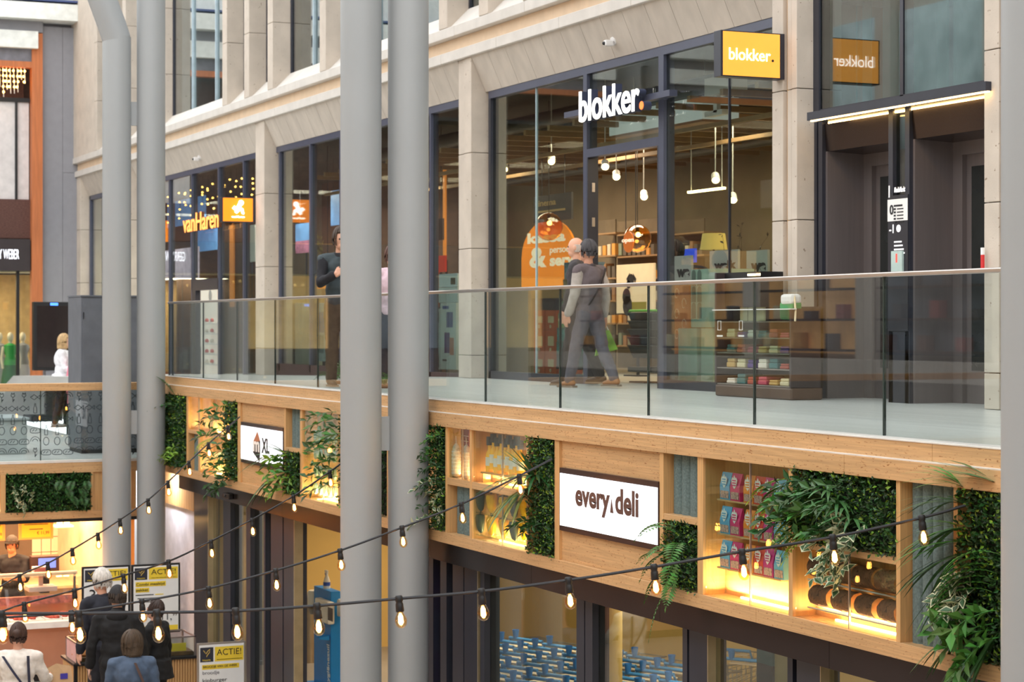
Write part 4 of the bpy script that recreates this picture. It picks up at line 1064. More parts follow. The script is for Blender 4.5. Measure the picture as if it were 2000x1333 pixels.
# ================================================================== FOOD COUNTER UNDER THE BRIDGE
XK = -32.6
wk = thing('wall_food', (XK, 4, ZL), kind='structure')
KX = lambda u, X=XK: YX(u, X)
KZ = lambda v, u=100, X=XK: ZX(u, v, X)
obj('side_wall', MB().box(XK, XB-.1, BX(198)+.1, BX(198)+.25, ZL, ZB-.2), pm('cream_tile', (236, 214, 188), .4), wk)
obj('wall_base', MB().box(XK-.15, XK-.02, -6, 7.4, ZL, ZB-.2), pm('grey_back', (108, 96, 86), .6), wk)
TILE = pm('white_tile', (240, 226, 206), .25, var=.03)
yt0, yt1 = KX(62), KX(192); nt = 7; hz = .24
for r in range(7):
    for c in range(nt):
        a = yt0+(yt1-yt0)*c/nt; b = yt0+(yt1-yt0)*(c+1)/nt; z = KZ(1108)+r*hz
        if z > ZB-.3: continue
        obj('wall_tile', MB().box(XK-.02, XK, a+.006, b-.006, z+.006, min(z+hz, ZB-.2)-.006), TILE, wk)
obj('splash_steel', MB().box(XK, XK+.03, KX(110), KX(192), KZ(1125), KZ(1083)), pm('satin_steel', (196, 176, 152), .3, metal=.6), wk)
obj('ceiling_food', MB().box(XK, XB-.14, -6, BX(198), ZB-.28, ZB-.24), pm('food_ceiling', (90, 78, 68), .7), wk)
for u0, u1, n_ in ((106, 141, 'left'), (168, 200, 'right')):
    X = -30.9
    t = thing('heat_lamp', (X, YX((u0+u1)/2, X), ZX(120, 1030, X)), '%s glowing heat lamp above the food counter' % n_, 'lamp', 'heat lamps')
    obj('shade', MB().box(X-.12, X+.12, YX(u0, X), YX(u1, X), ZX(120, 1030, X), ZX(120, 1026, X)), pm('hot_shade', (255, 226, 150), .5, emit=3, ecol=(255, 214, 120)), t)
    for q in (.3, .7): obj('bulb', MB().ball((X, YX(u0+(u1-u0)*q, X), ZX(120, 1021, X)), .045, 8, 6), WARM, t)
    obj('hanger', MB().box(X-.02, X+.02, YX(u0, X)+.03, YX(u1, X)-.03, ZX(120, 1020, X), ZB-.28), CHROME, t)
lamp('AREA', 'food_light', (-30.6, 5.6, ZB-.4), 190, (1, .62, .32), 1.2, sy=2.5)
lamp('AREA', 'food_light', (-29.2, 4.6, ZB-.95), 90, (1, .6, .36), .4, sy=3.0)
for u0, u1, n_ in ((37, 104, 'right menu board with a price of eleven ninety-nine'), (-45, 10, 'left menu board cut by the photo edge')):
    X = -30.0
    t = thing('menu_board', (X, YX(u0, X), ZX(70, 1055, X)), 'orange %s above the food counter' % n_, 'sign', 'menu boards')
    y0_, y1_ = YX(u0, X), YX(u1, X); za, zb2 = ZX(70, 1054, X), ZX(70, 1016, X)
    obj('board', MB().box(X-.03, X, y0_, y1_, za, zb2), flat('orange_frame', (250, 150, 60), emit=.35), t)
    obj('field', MB().box(X, X+.004, y0_+.04, y1_-.04, za+.03, zb2), flat('amber_field', (255, 178, 30), emit=.4), t)
    for zz, f in ((.75, .7), (.5, .4)): obj('text_line', MB().box(X+.004, X+.006, y0_+(y1_-y0_)*(.5-f/2), y0_+(y1_-y0_)*(.5+f/2), za+(zb2-za)*zz, za+(zb2-za)*zz+.012), INK, t)
    text('lettering', '€ 11,99', (X+.004, y0_+(y1_-y0_)*.52, za+(zb2-za)*.22), RY, UZ, INK, width=(y1_-y0_)*.36, height=.055, parent=t)
    for yy in (y0_+.05, y1_-.05): obj('hanger', MB().tube([(X-.015, yy, zb2), (X-.015, yy, ZB-.25)], .006, 5), BLACK, t)
# till screen
X = -30.2
t = thing('till', (X, YX(90, X), ZX(90, 1122, X)), 'dark till with a blue lit screen on the food counter', 'till')
obj('housing', MB().box(X-.2, X, YX(62, X), YX(116, X), ZX(90, 1120, X), ZX(90, 1087, X)), pm('till_brown', (70, 46, 40), .5), t, bevel=.01)
obj('screen_face', MB().box(X, X+.01, YX(75, X), YX(109, X), ZX(90, 1110, X), ZX(90, 1091, X)), flat('blue_screen', (92, 120, 220), emit=.9), t)
obj('stand', MB().box(X-.15, X-.05, YX(80, X), YX(98, X), ZX(90, 1160, X), ZX(90, 1120, X)), BLACK, t)
# back worktop
t = thing('back_worktop', (-31.2, 4.5, ZL), 'pale worktop and cupboards behind the food counter', 'worktop')
obj('top', MB().box(-32.5, -31.1, -4, KX(196), ZX(90, 1165, -30)-.04, ZX(90, 1165, -30)), pm('peach_top', (240, 200, 160), .35), t)
obj('cupboards', MB().box(-32.4, -31.2, -4, KX(194), ZL, ZX(90, 1165, -30)-.04), pm('cupboard_steel', (180, 160, 140), .4, metal=.4), t)
# display counter
XC = -28.35
CZ = lambda v: ZX(70, v, XC)
t = thing('meat_counter', (XC, 4.5, ZL), 'long refrigerated meat counter with curved glass front and steel base', 'counter')
ya, yb_ = -2.0, YX(166, XC)
PSTEEL = pm('rosy_steel', (206, 152, 126), .32, metal=.55, var=.06, scale=3)
obj('base', MB().box(XC-.8, XC, ya, yb_, ZL+.12, CZ(1234)), PSTEEL, t)
obj('kick_plate', MB().box(XC-.75, XC-.05, ya, yb_, ZL, ZL+.12), BLACK, t)
obj('front_ledge', MB().box(XC-.1, XC+.06, ya, yb_, CZ(1228), CZ(1216)), pm('white_ledge', (250, 236, 226), .4), t)
obj('shadow_rail', MB().box(XC-.1, XC+.02, ya, yb_, CZ(1234), CZ(1228)), PSTEEL, t)
obj('well', MB().box(XC-.8, XC-.1, ya, yb_, CZ(1225), CZ(1218)), pm('well_steel', (226, 190, 170), .4), t)
obj('back_panel', MB().box(XC-.85, XC-.8, ya, yb_, CZ(1225), CZ(1180)), PSTEEL, t)
prof = [(XC-.02, CZ(1216)), (XC+.02, CZ(1185)), (XC-.05, CZ(1150)), (XC-.25, CZ(1134)), (XC-.5, CZ(1132))]
mb = MB()
for (xa, za), (xb2, zb2) in zip(prof, prof[1:]):
    mb.add([(xa, ya, za), (xa, yb_, za), (xb2, yb_, zb2), (xb2, ya, zb2)], [(0, 1, 2, 3)])
obj('curved_glass', mb, GLASS, t, smooth=True)
obj('top_rail', MB().box(XC-.56, XC-.5, ya, yb_, CZ(1134), CZ(1128)), pm('top_shelf', (250, 210, 170), .4), t)
obj('top_glass_shelf', MB().box(XC-.8, XC-.5, ya, yb_, CZ(1133), CZ(1131)), GLASS, t)
for yy in (3.2, 4.9, yb_-.05): obj('glass_post', MB().box(XC-.54, XC-.5, yy, yy+.03, CZ(1220), CZ(1132)), CHROME, t)
obj('price_strip', MB().box(XC-.62, XC-.56, ya, yb_, CZ(1192), CZ(1176)), pm('meat_strip', (196, 110, 96), .4, var=.5, scale=14), t)
MEAT = pm('raw_meat', (206, 78, 58), .4, var=.5, scale=22, bump=.6); 
for k in range(9):
    y = yb_-.16-k*.24
    tr = thing('meat_tray', (XC-.35, y, CZ(1217)), 'white tray of raw meat, %s from the right in the counter' % (ordw+['ninth'])[k], 'tray', 'meat trays in the counter')
    obj('tray', MB().box(XC-.6, XC-.14, y-.11, y+.11, CZ(1217), CZ(1217)+.02), PAPER, tr)
    mb = MB()
    for q in range(10): mb.ball((XC-.56+random.random()*.38, y+random.uniform(-.07, .07), CZ(1217)+.035), .045, 7, 5, (1, 1, .7))
    obj('meat', mb, MEAT, tr, smooth=True)
# scale on the counter
t = thing('weighing_scale', (XC-.66, YX(78, XC), CZ(1132)), 'pinkish weighing scale standing on the meat counter', 'scale')
SCL = pm('scale_shell', (214, 178, 164), .4)
sy = YX(80, XC-.66); sz = CZ(1131)-.25
obj('platform', MB().box(XC-.8, XC-.5, sy-.2, sy+.2, sz, sz+.07), SCL, t, bevel=.01)
obj('post', MB().box(XC-.7, XC-.66, sy-.03, sy+.03, sz+.07, sz+.25), SCL, t)
obj('display', MB().box(XC-.72, XC-.62, sy-.12, sy+.12, sz+.22, sz+.34), SCL, t, bevel=.01)
obj('display_glass', MB().box(XC-.62, XC-.615, sy-.1, sy+.1, sz+.24, sz+.32), pm('scale_glass', (150, 90, 84), .2), t)
# white wall and timber band right of the counter
obj('wall_side', MB().box(XY(318, 7.9), XY(381, 7.9), 7.9, 8.1, ZL, ZY(350, 989, 7.9)), pm('cool_white', (220, 222, 232), .7), kind='structure')
t = thing('added_wall_lamp', (-29.75, 7.62, ZC1), 'added lamp under the walkway corner brightening the white wall', 'lamp')  # lamp added to lift the shaded white wall, no fitting known there
obj('ring', MB().lathe([(.09, 0), (.09, .02)], (-29.75, 7.62, ZC1-.02), 18), CHROME, t)
l_ = lamp('AREA', 'added_wall_lamp_light', (-29.75, 7.62, ZC1-.03), 26, (.93, .95, 1), .16, rot=(math.radians(14), 0, 0)); l_.parent = t; l_.matrix_parent_inverse = Matrix.Translation(-t.location)
wt = thing('trim_3', (XY(345, 7.85), 7.85, ZC1), kind='structure')
n = 14
for k in range(n):
    a, b = XY(318, 7.88), XY(381, 7.88)
    obj('wood_slat', MB().box(a+(b-a)*k/n+.004, a+(b-a)*(k+1)/n-.004, 7.86, 7.9, ZY(350, 989, 7.9), ZC1), WOODV, wt)
obj('orange_strip', MB().box(XB-.2, XB-.1, BX(256), BX(266), ZL, ZX(260, 1010, XB)), flat('orange_light_strip', (240, 140, 60), emit=.3), wt)

# ================================================================== HOT-FOOD TABLE AND POSTERS
XT = -25.4
TY = lambda u: YX(u, XT)
tz = ZX(150, 1297, XT)
t = thing('hot_food_table', (XT, TY(250), ZL), 'slatted timber table with a glass hot-food display on top', 'counter')
yl, yr = TY(146), TY(388)
obj('cabinet', MB().box(XT-.7, XT-.02, yl, yr, ZL, tz-.03), WOODV, t)
mb = MB(); n = 46
for k in range(n):
    y = yl+(yr-yl)*k/n; mb.box(XT-.02, XT+.005, y, y+(yr-yl)/n*.62, ZL, tz-.03)
obj('slats', mb, WOODV, t, kind='stuff')
obj('corner_post', MB().box(XT-.03, XT+.012, yl-.01, yl+.03, ZL, tz), BLACK, t)
obj('worktop', MB().box(XT-.75, XT+.03, yl-.02, yr+.02, tz-.03, tz), BLACK, t)
d0, d1 = TY(150), TY(384)
STL = pm('steel_edge', (170, 160, 158), .3, metal=.8)
hz_ = .23
for y in (d0, d1-.02): obj('edge_post', MB().box(XT-.06, XT-.03, y, y+.02, tz, tz+hz_), STL, t); obj('edge_post', MB().box(XT-.66, XT-.63, y, y+.02, tz, tz+hz_), STL, t)
obj('top_frame', MB().box(XT-.66, XT-.03, d0, d0+.02, tz+hz_, tz+hz_+.02), STL, t); obj('top_frame', MB().box(XT-.66, XT-.03, d1-.02, d1, tz+hz_, tz+hz_+.02), STL, t)
obj('top_frame', MB().box(XT-.06, XT-.03, d0, d1, tz+hz_, tz+hz_+.02), STL, t); obj('top_frame', MB().box(XT-.66, XT-.63, d0, d1, tz+hz_, tz+hz_+.02), STL, t)
obj('front_glass', MB().box(XT-.05, XT-.045, d0+.02, d1-.02, tz, tz+hz_), GLASS, t)
obj('end_panel', MB().box(XT-.63, XT-.06, d0+.005, d0+.015, tz, tz+hz_), pm('pink_panel', (226, 178, 176), .3), t)
obj('food_bed', MB().box(XT-.62, XT-.08, d0+.02, d1-.02, tz, tz+.05), pm('roast_food', (104, 70, 44), .6, var=.5, scale=14), t)
for u, c, l in ((172, (196, 116, 50), 'left roast chicken in the hot-food table'), (345, (150, 120, 96), 'right grey platter in the hot-food table')):
    obj('roast_dish', MB().ball((XT-.3, TY(u), tz+.07), .13, 12, 6, (1, 1.1, .45)), flat('dish_%d' % u, c), None, l, 'food', smooth=True)
obj('price_tag', MB().bbox((XT-.14, TY(354), tz+.10), .01, .2, .10), YELP, None, 'bright yellow price card lying in the hot-food table', 'card')
# poster boards
def poster(name, X, u0, u1, vt, vb, label, frame, kind):
    y0_, y1_ = YX(u0, X), YX(u1, X); z0_, z1_ = ZX((u0+u1)/2, vb, X), ZX((u0+u1)/2, vt, X); W, H = y1_-y0_, z1_-z0_
    t = thing(name, (X, y0_, z0_), label, 'poster', 'yellow and white offer posters')
    obj('frame', MB().box(X-.03, X, y0_, y1_, z0_, z1_), frame, t, bevel=.004)
    f = .025
    obj('sheet', MB().box(X, X+.004, y0_+f, y1_-f, z0_+f, z1_-f), PAPER, t)
    x_ = X+.004; P = lambda a, b: (x_, y0_+W*a, z0_+H*b)
    def rect(n_, a0, a1, b0, b1, m_): obj(n_, MB().box(x_, x_+.002, y0_+W*a0, y0_+W*a1, z0_+H*b0, z0_+H*b1), m_, t)
    rect('logo_field', .06, .32, .78, .95, NAVY) if kind != 2 else rect('logo_field', .06, .33, .70, .93, NAVY)
    rect('banner', .35, .95, .78, .95, YELP) if kind != 2 else rect('banner', .36, .95, .70, .93, YELP)
    lo, hi = (.78, .95) if kind != 2 else (.70, .93)
    hb = hi-lo; hen = [(.25, .75), (.35, .62), (.45, .45), (.62, .72), (.75, .85), (.72, .55), (.55, .33), (.5, .2)]
    pts = [Vector(P(.06+.26*a, lo+hb*(.2+.8*b)))+Vector((.004, 0, 0)) for a, b in hen]
    obj('hen_outline', MB().tube(pts, W*.008, 5), flat('gold_line', (206, 176, 90)), t)
    text('lettering', 'kippie', Vector(P(.11, lo+hb*.06))+Vector((.002, 0, 0)), RY, UZ, YELP, width=W*.16, height=H*hb*.13, parent=t)
    text('lettering', 'ACTIE!', Vector(P(.40, lo+hb*.42))+Vector((.002, 0, 0)), RY, UZ, INK, width=W*.50, height=H*hb*.42, parent=t, bold=-.005)
    rect('small_print', .40, .92, lo+hb*.10, lo+hb*.14, INK)
    if kind == 0:
        text('lettering', '3', P(.15, .50), RY, UZ, INK, height=H*.17, parent=t)
        obj('dish_picture', MB().lathe([(.16*W, 0), (.16*W, .002)], P(.2, .28), 16, (1, 0, 0)), flat('dish_dark', (60, 54, 50)), t)
        obj('dish_picture', MB().lathe([(.08*W, 0), (.08*W, .003)], P(.24, .29), 14, (1, 0, 0)), flat('dish_food', (214, 140, 70)), t)
        rect('footer', .06, .95, .03, .12, NAVY)
    elif kind == 1:
        rect('highlight', .08, .70, .68, .75, YELP); text('lettering', 'Combi maaltijd', Vector(P(.09, .685))+Vector((.002, 0, 0)), RY, UZ, INK, width=W*.58, height=H*.05, parent=t)
        rect('highlight', .08, .36, .60, .665, YELP); text('lettering', 'pakket', Vector(P(.09, .605))+Vector((.002, 0, 0)), RY, UZ, INK, width=W*.25, height=H*.05, parent=t)
        for k, (a, b) in enumerate(((.08, .45), (.12, .56), (.12, .44))):
            rect('text_line', a, b, .555-.05*k, .568-.05*k, INK)
            if k < 2: rect('highlight', b+.03, b+.2, .555-.05*k, .568-.05*k, YELP)
        text('lettering', '11,', P(.62, .17), RY, UZ, INK, width=W*.2, height=H*.12, parent=t); text('lettering', '99', P(.84, .24), RY, UZ, INK, width=W*.09, height=H*.05, parent=t)
        rect('footer', .06, .95, .03, .11, YELP)
    else:
        rect('highlight', .10, .86, .58, .655, YELP); text('lettering', 'BROODJE VAN DE WEEK', Vector(P(.12, .595))+Vector((.002, 0, 0)), RY, UZ, INK, width=W*.70, height=H*.045, parent=t)
        text('lettering', 'broodje', P(.11, .485), RY, UZ, flat('grey_ink', (110, 110, 116)), width=W*.34, height=H*.07, parent=t)
        text('lettering', 'kipburger', P(.11, .36), RY, UZ, INK, width=W*.5, height=H*.075, parent=t)
        obj('picture', MB().lathe([(.12*W, 0), (.12*W, .002)], P(.2, .2), 16, (1, 0, 0)), YELP, t)
    obj('back_strut', MB().box(X-.12, X-.03, (y0_+y1_)/2-.03, (y0_+y1_)/2+.03, z0_, z0_+.1), BLACK, t)
    return t
XPO = XT-.68
poster('poster_board', XPO, 160, 254, 1106, 1242, 'left black-framed offer poster with a large figure three, behind the white-haired man', BLACK, 0)
poster('poster_board', XPO, 257, 352, 1102, 1238, 'right black-framed offer poster for a combi meal pack', BLACK, 1)
t = poster('poster_stand', -24.6, 385, 480, 1255, 1378, 'silver-framed floor poster for a chicken burger beside the shop door', CHROME, 2)
obj('foot', MB().box(-24.75, -24.5, YX(400, -24.6), YX(465, -24.6), ZL, ZL+.03), CHROME, t)
obj('pole', MB().box(-24.64, -24.6, YX(430, -24.6), YX(435, -24.6), ZL, ZX(430, 1378, -24.6)), CHROME, t)
# ================================================================== SUPERMARKET ENTRANCE BELOW THE FASCIA
YL = 7.72
wl_ = thing('wall_entrance', (-18, YL, ZL), kind='structure')
LX = lambda u: XY(u, YL)
def post(u0, u1, mat=DARK, d=.16, y=YL): return obj('frame', MB().box(LX(u0), LX(u1), y, y+d, ZL, ZM), mat, wl_)
NVY = pm('navy_frame', (36, 40, 52), .3)
for a, b in ((379, 407), (436, 450), (481, 489), (515, 518), (529, 552), (554, 575), (837, 846), (860, 872), (884, 905), (907, 934), (938, 946), (1126, 1141), (1143, 1157), (1333, 1342), (1346, 1383), (1538, 1548), (1556, 1602), (1715, 1730), (1760, 1800), (1900, 1960)):
    post(a, b, NVY if a in (379, 436, 1346, 1538) else DARK)
for u in (407, 575, 934, 1383.5, 1604): obj('brass_edge', MB().box(LX(u), LX(u+1.4), YL-.01, YL+.1, ZL, ZM), pm('pale_brass', (176, 160, 128), .35, metal=.6), wl_)
for a, b in ((408.5, 436), (450, 481), (489, 515), (518, 529), (946, 1126), (1157, 1333), (1385, 1538), (1605, 1715), (1730, 1760)):
    obj('pane', MB().box(LX(a), LX(b), YL+.06, YL+.07, ZL, ZM), SGLASS, wl_)
obj('dark_back', MB().box(LX(872), LX(884), YL+.12, YL+.15, ZL, ZM), BLACK, wl_)
obj('sill_rail', MB().box(LX(946), LX(1960), YL, YL+.1, ZL, ZL+.1), DARK, wl_)
obj('header_rail', MB().box(LX(379), LX(1960), YL, YL+.14, ZM, ZC1), DARK, wl_)
t = thing('purple_banner', (LX(850), YL+.02, ZL), 'narrow purple and blue strip banner beside the dark door frames', 'banner')
obj('cloth', MB().box(LX(848), LX(857), YL+.08, YL+.10, ZL+.2, ZM-.12), flat('purple_cloth', (92, 40, 150)), t)
obj('blue_band', MB().box(LX(848), LX(857), YL+.075, YL+.08, -3.3, -2.9), flat('blue_cloth', (70, 96, 160)), t)
obj('top_clip', MB().box(LX(848), LX(857), YL+.07, YL+.11, ZM-.12, ZM), CHROME, t)
OCH = pm('ochre_wall', (214, 176, 104), .75, var=.06, scale=1.2)
obj('wall_shop', MB().box(-29.5, -6, 13.6, 13.8, ZL, -2.3), OCH, kind='structure')
obj('wall_shop', MB().box(-29.5, -29.3, 8.1, 13.7, ZL, -2.3), OCH, kind='structure')
# round plastered column inside
cxp = XY(1280, 10.9)
t = thing('plaster_column', (cxp, 10.9, ZL), 'round ochre plaster column among the shopping carts', 'column')
obj('shaft', MB().tube([(XY(1178, 9.6), 9.6, ZL), (XY(1178, 9.6), 9.6, -2.3)], .20, 28), OCH, t, smooth=True)
obj('base_ring', MB().tube([(XY(1178, 9.6), 9.6, ZL), (XY(1178, 9.6), 9.6, ZL+.1)], .22, 28), DARK, t, smooth=True)
for x in (-27, -23, -19, -15, -11): lamp('AREA', 'entrance_light', (x, 10.6, -2.4), 62, (1, .85, .60), 1.2)
t = thing('teal_panel', (LX(1490), 10.5, ZL), 'teal and black display panel behind the right entrance glass', 'panel')
xa, xb = XY(1478, 9.2), XY(1509, 9.2)
obj('teal_board', MB().box(xa, xb, 9.2, 9.25, ZY(1490, 1297, 9.2), -2.35), flat('teal_print', (60, 124, 140)), t)
obj('black_board', MB().box(xa, xb, 9.2, 9.25, ZL, ZY(1490, 1297, 9.2)), BLACK, t)
obj('white_wall_panel', MB().box(xb, XY(1540, 9.2), 9.22, 9.26, ZL, -2.35), flat('pale_yellow_wall', (214, 196, 140)), None, 'pale yellow partition right of the teal panel', 'partition')
# hygiene pillar
hx, hy = XY(628, 9.0), 9.0
HZ = lambda v: ZY(628, v, hy)
t = thing('hygiene_pillar', (hx, hy, ZL), 'blue hygiene pillar with white dispensers in the entrance doorway', 'dispenser')
BLU = flat('hygiene_blue', (14, 130, 206), .4)
x0, x1 = XY(613, hy), XY(646, hy)
obj('pillar_body', MB().box(x0, x1, hy, hy+.14, ZL, HZ(1150)), BLU, t, bevel=.008)
obj('foot_plate', MB().box(x0-.1, x1+.1, hy-.15, hy+.3, ZL, ZL+.015), BLU, t)
obj('drip_tray', MB().prism([(0, 0), (.14, -.02), (.14, -.04), (0, -.06)], (x1-.16, hy-.02, HZ(1235)), (0, -1, 0), UZ, -.16), BLU, t)
WPL = pm('white_plastic', (238, 228, 214), .35)
obj('towel_dispenser', MB().lathe([(.1, 0), (.105, .02), (.105, .2), (.09, .22)], (XY(611, hy)-.05, hy+.05, HZ(1193)), 20), WPL, t, smooth=True)
obj('towel_base', MB().lathe([(.07, 0), (.1, .08)], (XY(611, hy)-.05, hy+.05, HZ(1208)), 20), pm('grey_base', (150, 142, 134), .5), t, smooth=True)
obj('gel_dispenser', MB().box(XY(628, hy), XY(654, hy), hy-.1, hy, HZ(1210), HZ(1167)), WPL, t, bevel=.02)
obj('gel_window', MB().box(XY(641, hy-.1), XY(650, hy-.1), hy-.106, hy-.1, HZ(1200), HZ(1175)), pm('smoke_window', (70, 56, 50), .2), t)
obj('side_dispenser', MB().lathe([(.1, 0), (.105, .02), (.105, .2), (.09, .22)], (XY(655, hy)+.04, hy+.12, HZ(1193)), 20), WPL, t, smooth=True)
text('lettering', 'hygiënezuil', (x1-.02, hy-.001, ZL+.06), (0, 0, 1), (-1, 0, 0), PAPER, width=HZ(1254)-ZL-.06, height=.13, parent=t, bold=.015)
t = thing('spray_bottle', (XY(630, hy), hy+.06, HZ(1150)), 'white spray bottle with blue trigger on top of the hygiene pillar', 'bottle')
bx_, bz_ = XY(630, hy), HZ(1150)
obj('bottle_body', MB().lathe([(.045, 0), (.048, .02), (.045, .1), (.03, .15), (.016, .18), (.016, .2)], (bx_, hy+.06, bz_), 14), WPL, t, smooth=True)
obj('spray_head', MB().bbox((bx_-.01, hy+.06, bz_+.225), .08, .03, .045), WPL, t, bevel=.006)
obj('trigger', MB().tube([(bx_-.045, hy+.06, bz_+.22), (bx_-.06, hy+.06, bz_+.19), (bx_-.05, hy+.06, bz_+.16)], .008, 6), flat('trigger_blue', (40, 70, 160)), t)
obj('label', MB().lathe([(.0487, .04), (.0485, .09)], (bx_, hy+.06, bz_), 14), flat('label_blue', (60, 90, 170)), t, smooth=True)
# steel bin
bx_, by_ = XY(602, 9.5), 9.5
t = thing('steel_bin', (bx_, by_, ZL), 'round stainless bin behind the hygiene pillar', 'bin')
obj('drum', MB().lathe([(.18, 0), (.18, .95)], (bx_, by_, ZL), 24), pm('stainless', (170, 150, 124), .3, metal=.8), t, smooth=True)
obj('lid_ring', MB().lathe([(.185, .95), (.185, .99), (.12, 1.0)], (bx_, by_, ZL), 24), CHROME, t, smooth=True)
# security lens above the doors
t = thing('door_sensor', (LX(470), YL-.06, ZM-.03), 'small black sensor above the sliding doors', 'sensor')
obj('housing', MB().box(LX(462), LX(476), YF+.02, YF+.08, ZC1-.16, ZC1-.09), BLACK, t, bevel=.01)
obj('lens', MB().ball((LX(469), YF+.02, ZC1-.125), .02, 8, 6), pm('lens_glass', (20, 20, 30), .05), t)

# ================================================================== SHOPPING CARTS
CBL = flat('cart_blue', (70, 150, 224), .4); CBD = flat('cart_cup_blue', (40, 122, 205), .4); WIRE = pm('cart_wire', (178, 168, 150), .3, metal=.8)
FLAP = pm('cart_flap', (240, 214, 186), .5)
ct = thing('shopping_cart', (0, 0, 0), 'x', 'cart', 'nested shopping carts with blue handles', local=True)
# local: handle along y, nose towards +x
obj('handle', MB().tube([(0, -.27, 1.0), (0, .27, 1.0)], .02, 8), CBL, ct, smooth=True)
mb = MB(); mb.tube([(0, -.27, .98), (.06, -.27, .9)], .014, 6); mb.tube([(0, .27, .98), (.06, .27, .9)], .014, 6)
obj('handle_arms', mb, CBL, ct)
cup = MB(); cup.lathe([(.028, 0), (.034, .03), (.045, .11), (.042, .11), (.03, .03)], (.0, .17, 1.0), 10)
obj('coin_cup', cup, CBD, ct, smooth=True)
obj('seat_flap', MB().bbox((.09, 0, .94), .10, .44, .012), FLAP, ct)
mb = MB()
for k in range(9):
    y = -.25+.5*k/8; mb.tube([(.04, y, .9), (.10, y*.92, .5), (.78, y*.75, .56), (.84, y*.8, .84)], .004, 4)
for k in range(6):
    f = k/5; mb.tube([(.04+.03*f, -.25, .9-.38*f), (.84-.05*f, -.2, .84-.26*f)], .004, 4); mb.tube([(.04+.03*f, .25, .9-.38*f), (.84-.05*f, .2, .84-.26*f)], .004, 4)
mb.tube([(.04, -.26, .9), (.86, -.21, .85), (.86, .21, .85), (.04, .26, .9)], .009, 5)
obj('basket', mb, WIRE, ct)
mb = MB()
for s_ in (-1, 1):
    mb.tube([(.06, .25*s_, .9), (.12, .24*s_, .3), (.05, .24*s_, .16), (.8, .19*s_, .14)], .012, 6)
    mb.lathe([(.055, -.015), (.055, .015)], (.06, .24*s_, .06), 10, (0, 1, 0)); mb.lathe([(.055, -.015), (.055, .015)], (.78, .19*s_, .06), 10, (0, 1, 0))
obj('chassis', mb, WIRE, ct)
nest = Vector((-.41, .91, 0)); rowd = Vector((.91, .41, 0))
rzc = math.atan2(nest.y, nest.x)
first = True; nc = 0; rows_ = {}; made = []
org = Vector((XY(1010, 8.35), 8.35, ZL))
rown = ['front', 'second', 'third', 'fourth', 'fifth', 'sixth', 'seventh', 'eighth', 'ninth', 'tenth']
for r in range(-5, 9):
    for k in range(-6, 15):
        p = org + rowd*(.66*r) + nest*(.27*k + (.12 if r % 2 else 0))
        if p.y < 8.55 or p.y > 12.6 or p.x < -28.6 or p.x > -16.2: continue
        if (Vector((XY(1178, 9.6), 9.6, ZL))-p).length < .6 : continue
        a = p.x*-CT + p.y*ST; b = p.x*ST + p.y*CT; u = 1000+4000*b/a; v = V0+3.85*4000/a
        if u > 1345 or u < 935 or v > 1420: continue
        rowi = rows_.setdefault(r, []); rowi.append(k); lb_ = 'x'
        if first: ct.location = p; ct.rotation_euler = (0, 0, rzc); first = False; made.append((ct, r, len(rowi)-1))
        else: made.append((copy_tree(ct, p, rzc), r, len(rowi)-1))
        nc += 1
ON = ['first', 'second', 'third', 'fourth', 'fifth', 'sixth', 'seventh', 'eighth', 'ninth', 'tenth', 'eleventh', 'twelfth', 'thirteenth', 'fourteenth', 'fifteenth', 'sixteenth']
rk = sorted(rows_)
for o_, r, i in made: o_['label'] = 'blue-handled cart, %s from the glass in the %s nested row from the left' % (ON[i], ON[rk.index(r)])
for k, (u, v) in enumerate(((1425, 1270), (1455, 1290))):
    t_ = 3.9*4000/(v-V0); q = PT(u, v, t_); copy_tree(ct, (q.x, q.y, ZL), rzc+.2, 'lone blue-handled cart behind the right entrance glass, %s of two' % ('left', 'right')[k])
# ================================================================== SHOP INTERIORS
TAUPE = pm('shop_taupe', (152, 134, 108), .8, var=.12, scale=1.5)
BRWN = pm('shop_brown', (104, 70, 48), .7, var=.2, scale=3, stretch=(1, 1, 4))
obj('wall_shop', MB().box(-51, -17.3, 16.0, 16.2, -1.2, 3.3), TAUPE, kind='structure')
obj('wall_shop', MB().box(-50.2, -50.0, YW+.3, 16, ZB, 3.3), BRWN, kind='structure')
obj('wall_shop', MB().box(-44.0, -36.0, 15.0, 15.2, -1.2, 3.3), BRWN, kind='structure')
obj('wall_shop', MB().box(XY(1508, YP)+.25, XY(1508, YP)+.35, YW+.35, 16, ZFL, 3.3), TAUPE, kind='structure')
BEAM = pm('ceiling_batten', (150, 118, 82), .6); DUCT = pm('ceiling_duct', (96, 88, 80), .4, metal=.5)
cb_ = thing('ceiling_services', (-26, 13, 2.6), 'dark shop ceiling grid of battens and ducts seen through the windows', 'ceiling grid')
for k in range(22): obj('batten', MB().box(-34+k*.75, -33.93+k*.75, YW+.4, 15.9, 2.55, 2.62), BEAM, cb_)
for y, z in ((12.2, 2.9), (13.6, 2.75), (14.8, 2.6)): obj('duct', MB().tube([(-34.5, y, z), (-17.4, y, z)], .11, 10), DUCT, cb_, smooth=True)
for y, z in ((11.8, 2.3), (13.0, 2.3)): obj('cable_tray', MB().box(-34.5, -17.4, y, y+.06, z, z+.05), BEAM, cb_)
for x in (-32.5, -29, -25.5, -22, -19.2): lamp('AREA', 'shop_light', (x, 13.0, 2.5), 95, (1, .80, .54), 1.0, sy=2.0)
for x in (-47, -42, -38): lamp('AREA', 'shoe_shop_light', (x, 12.8, 2.6), 150, (1, .84, .66), 1.0, sy=2.0)
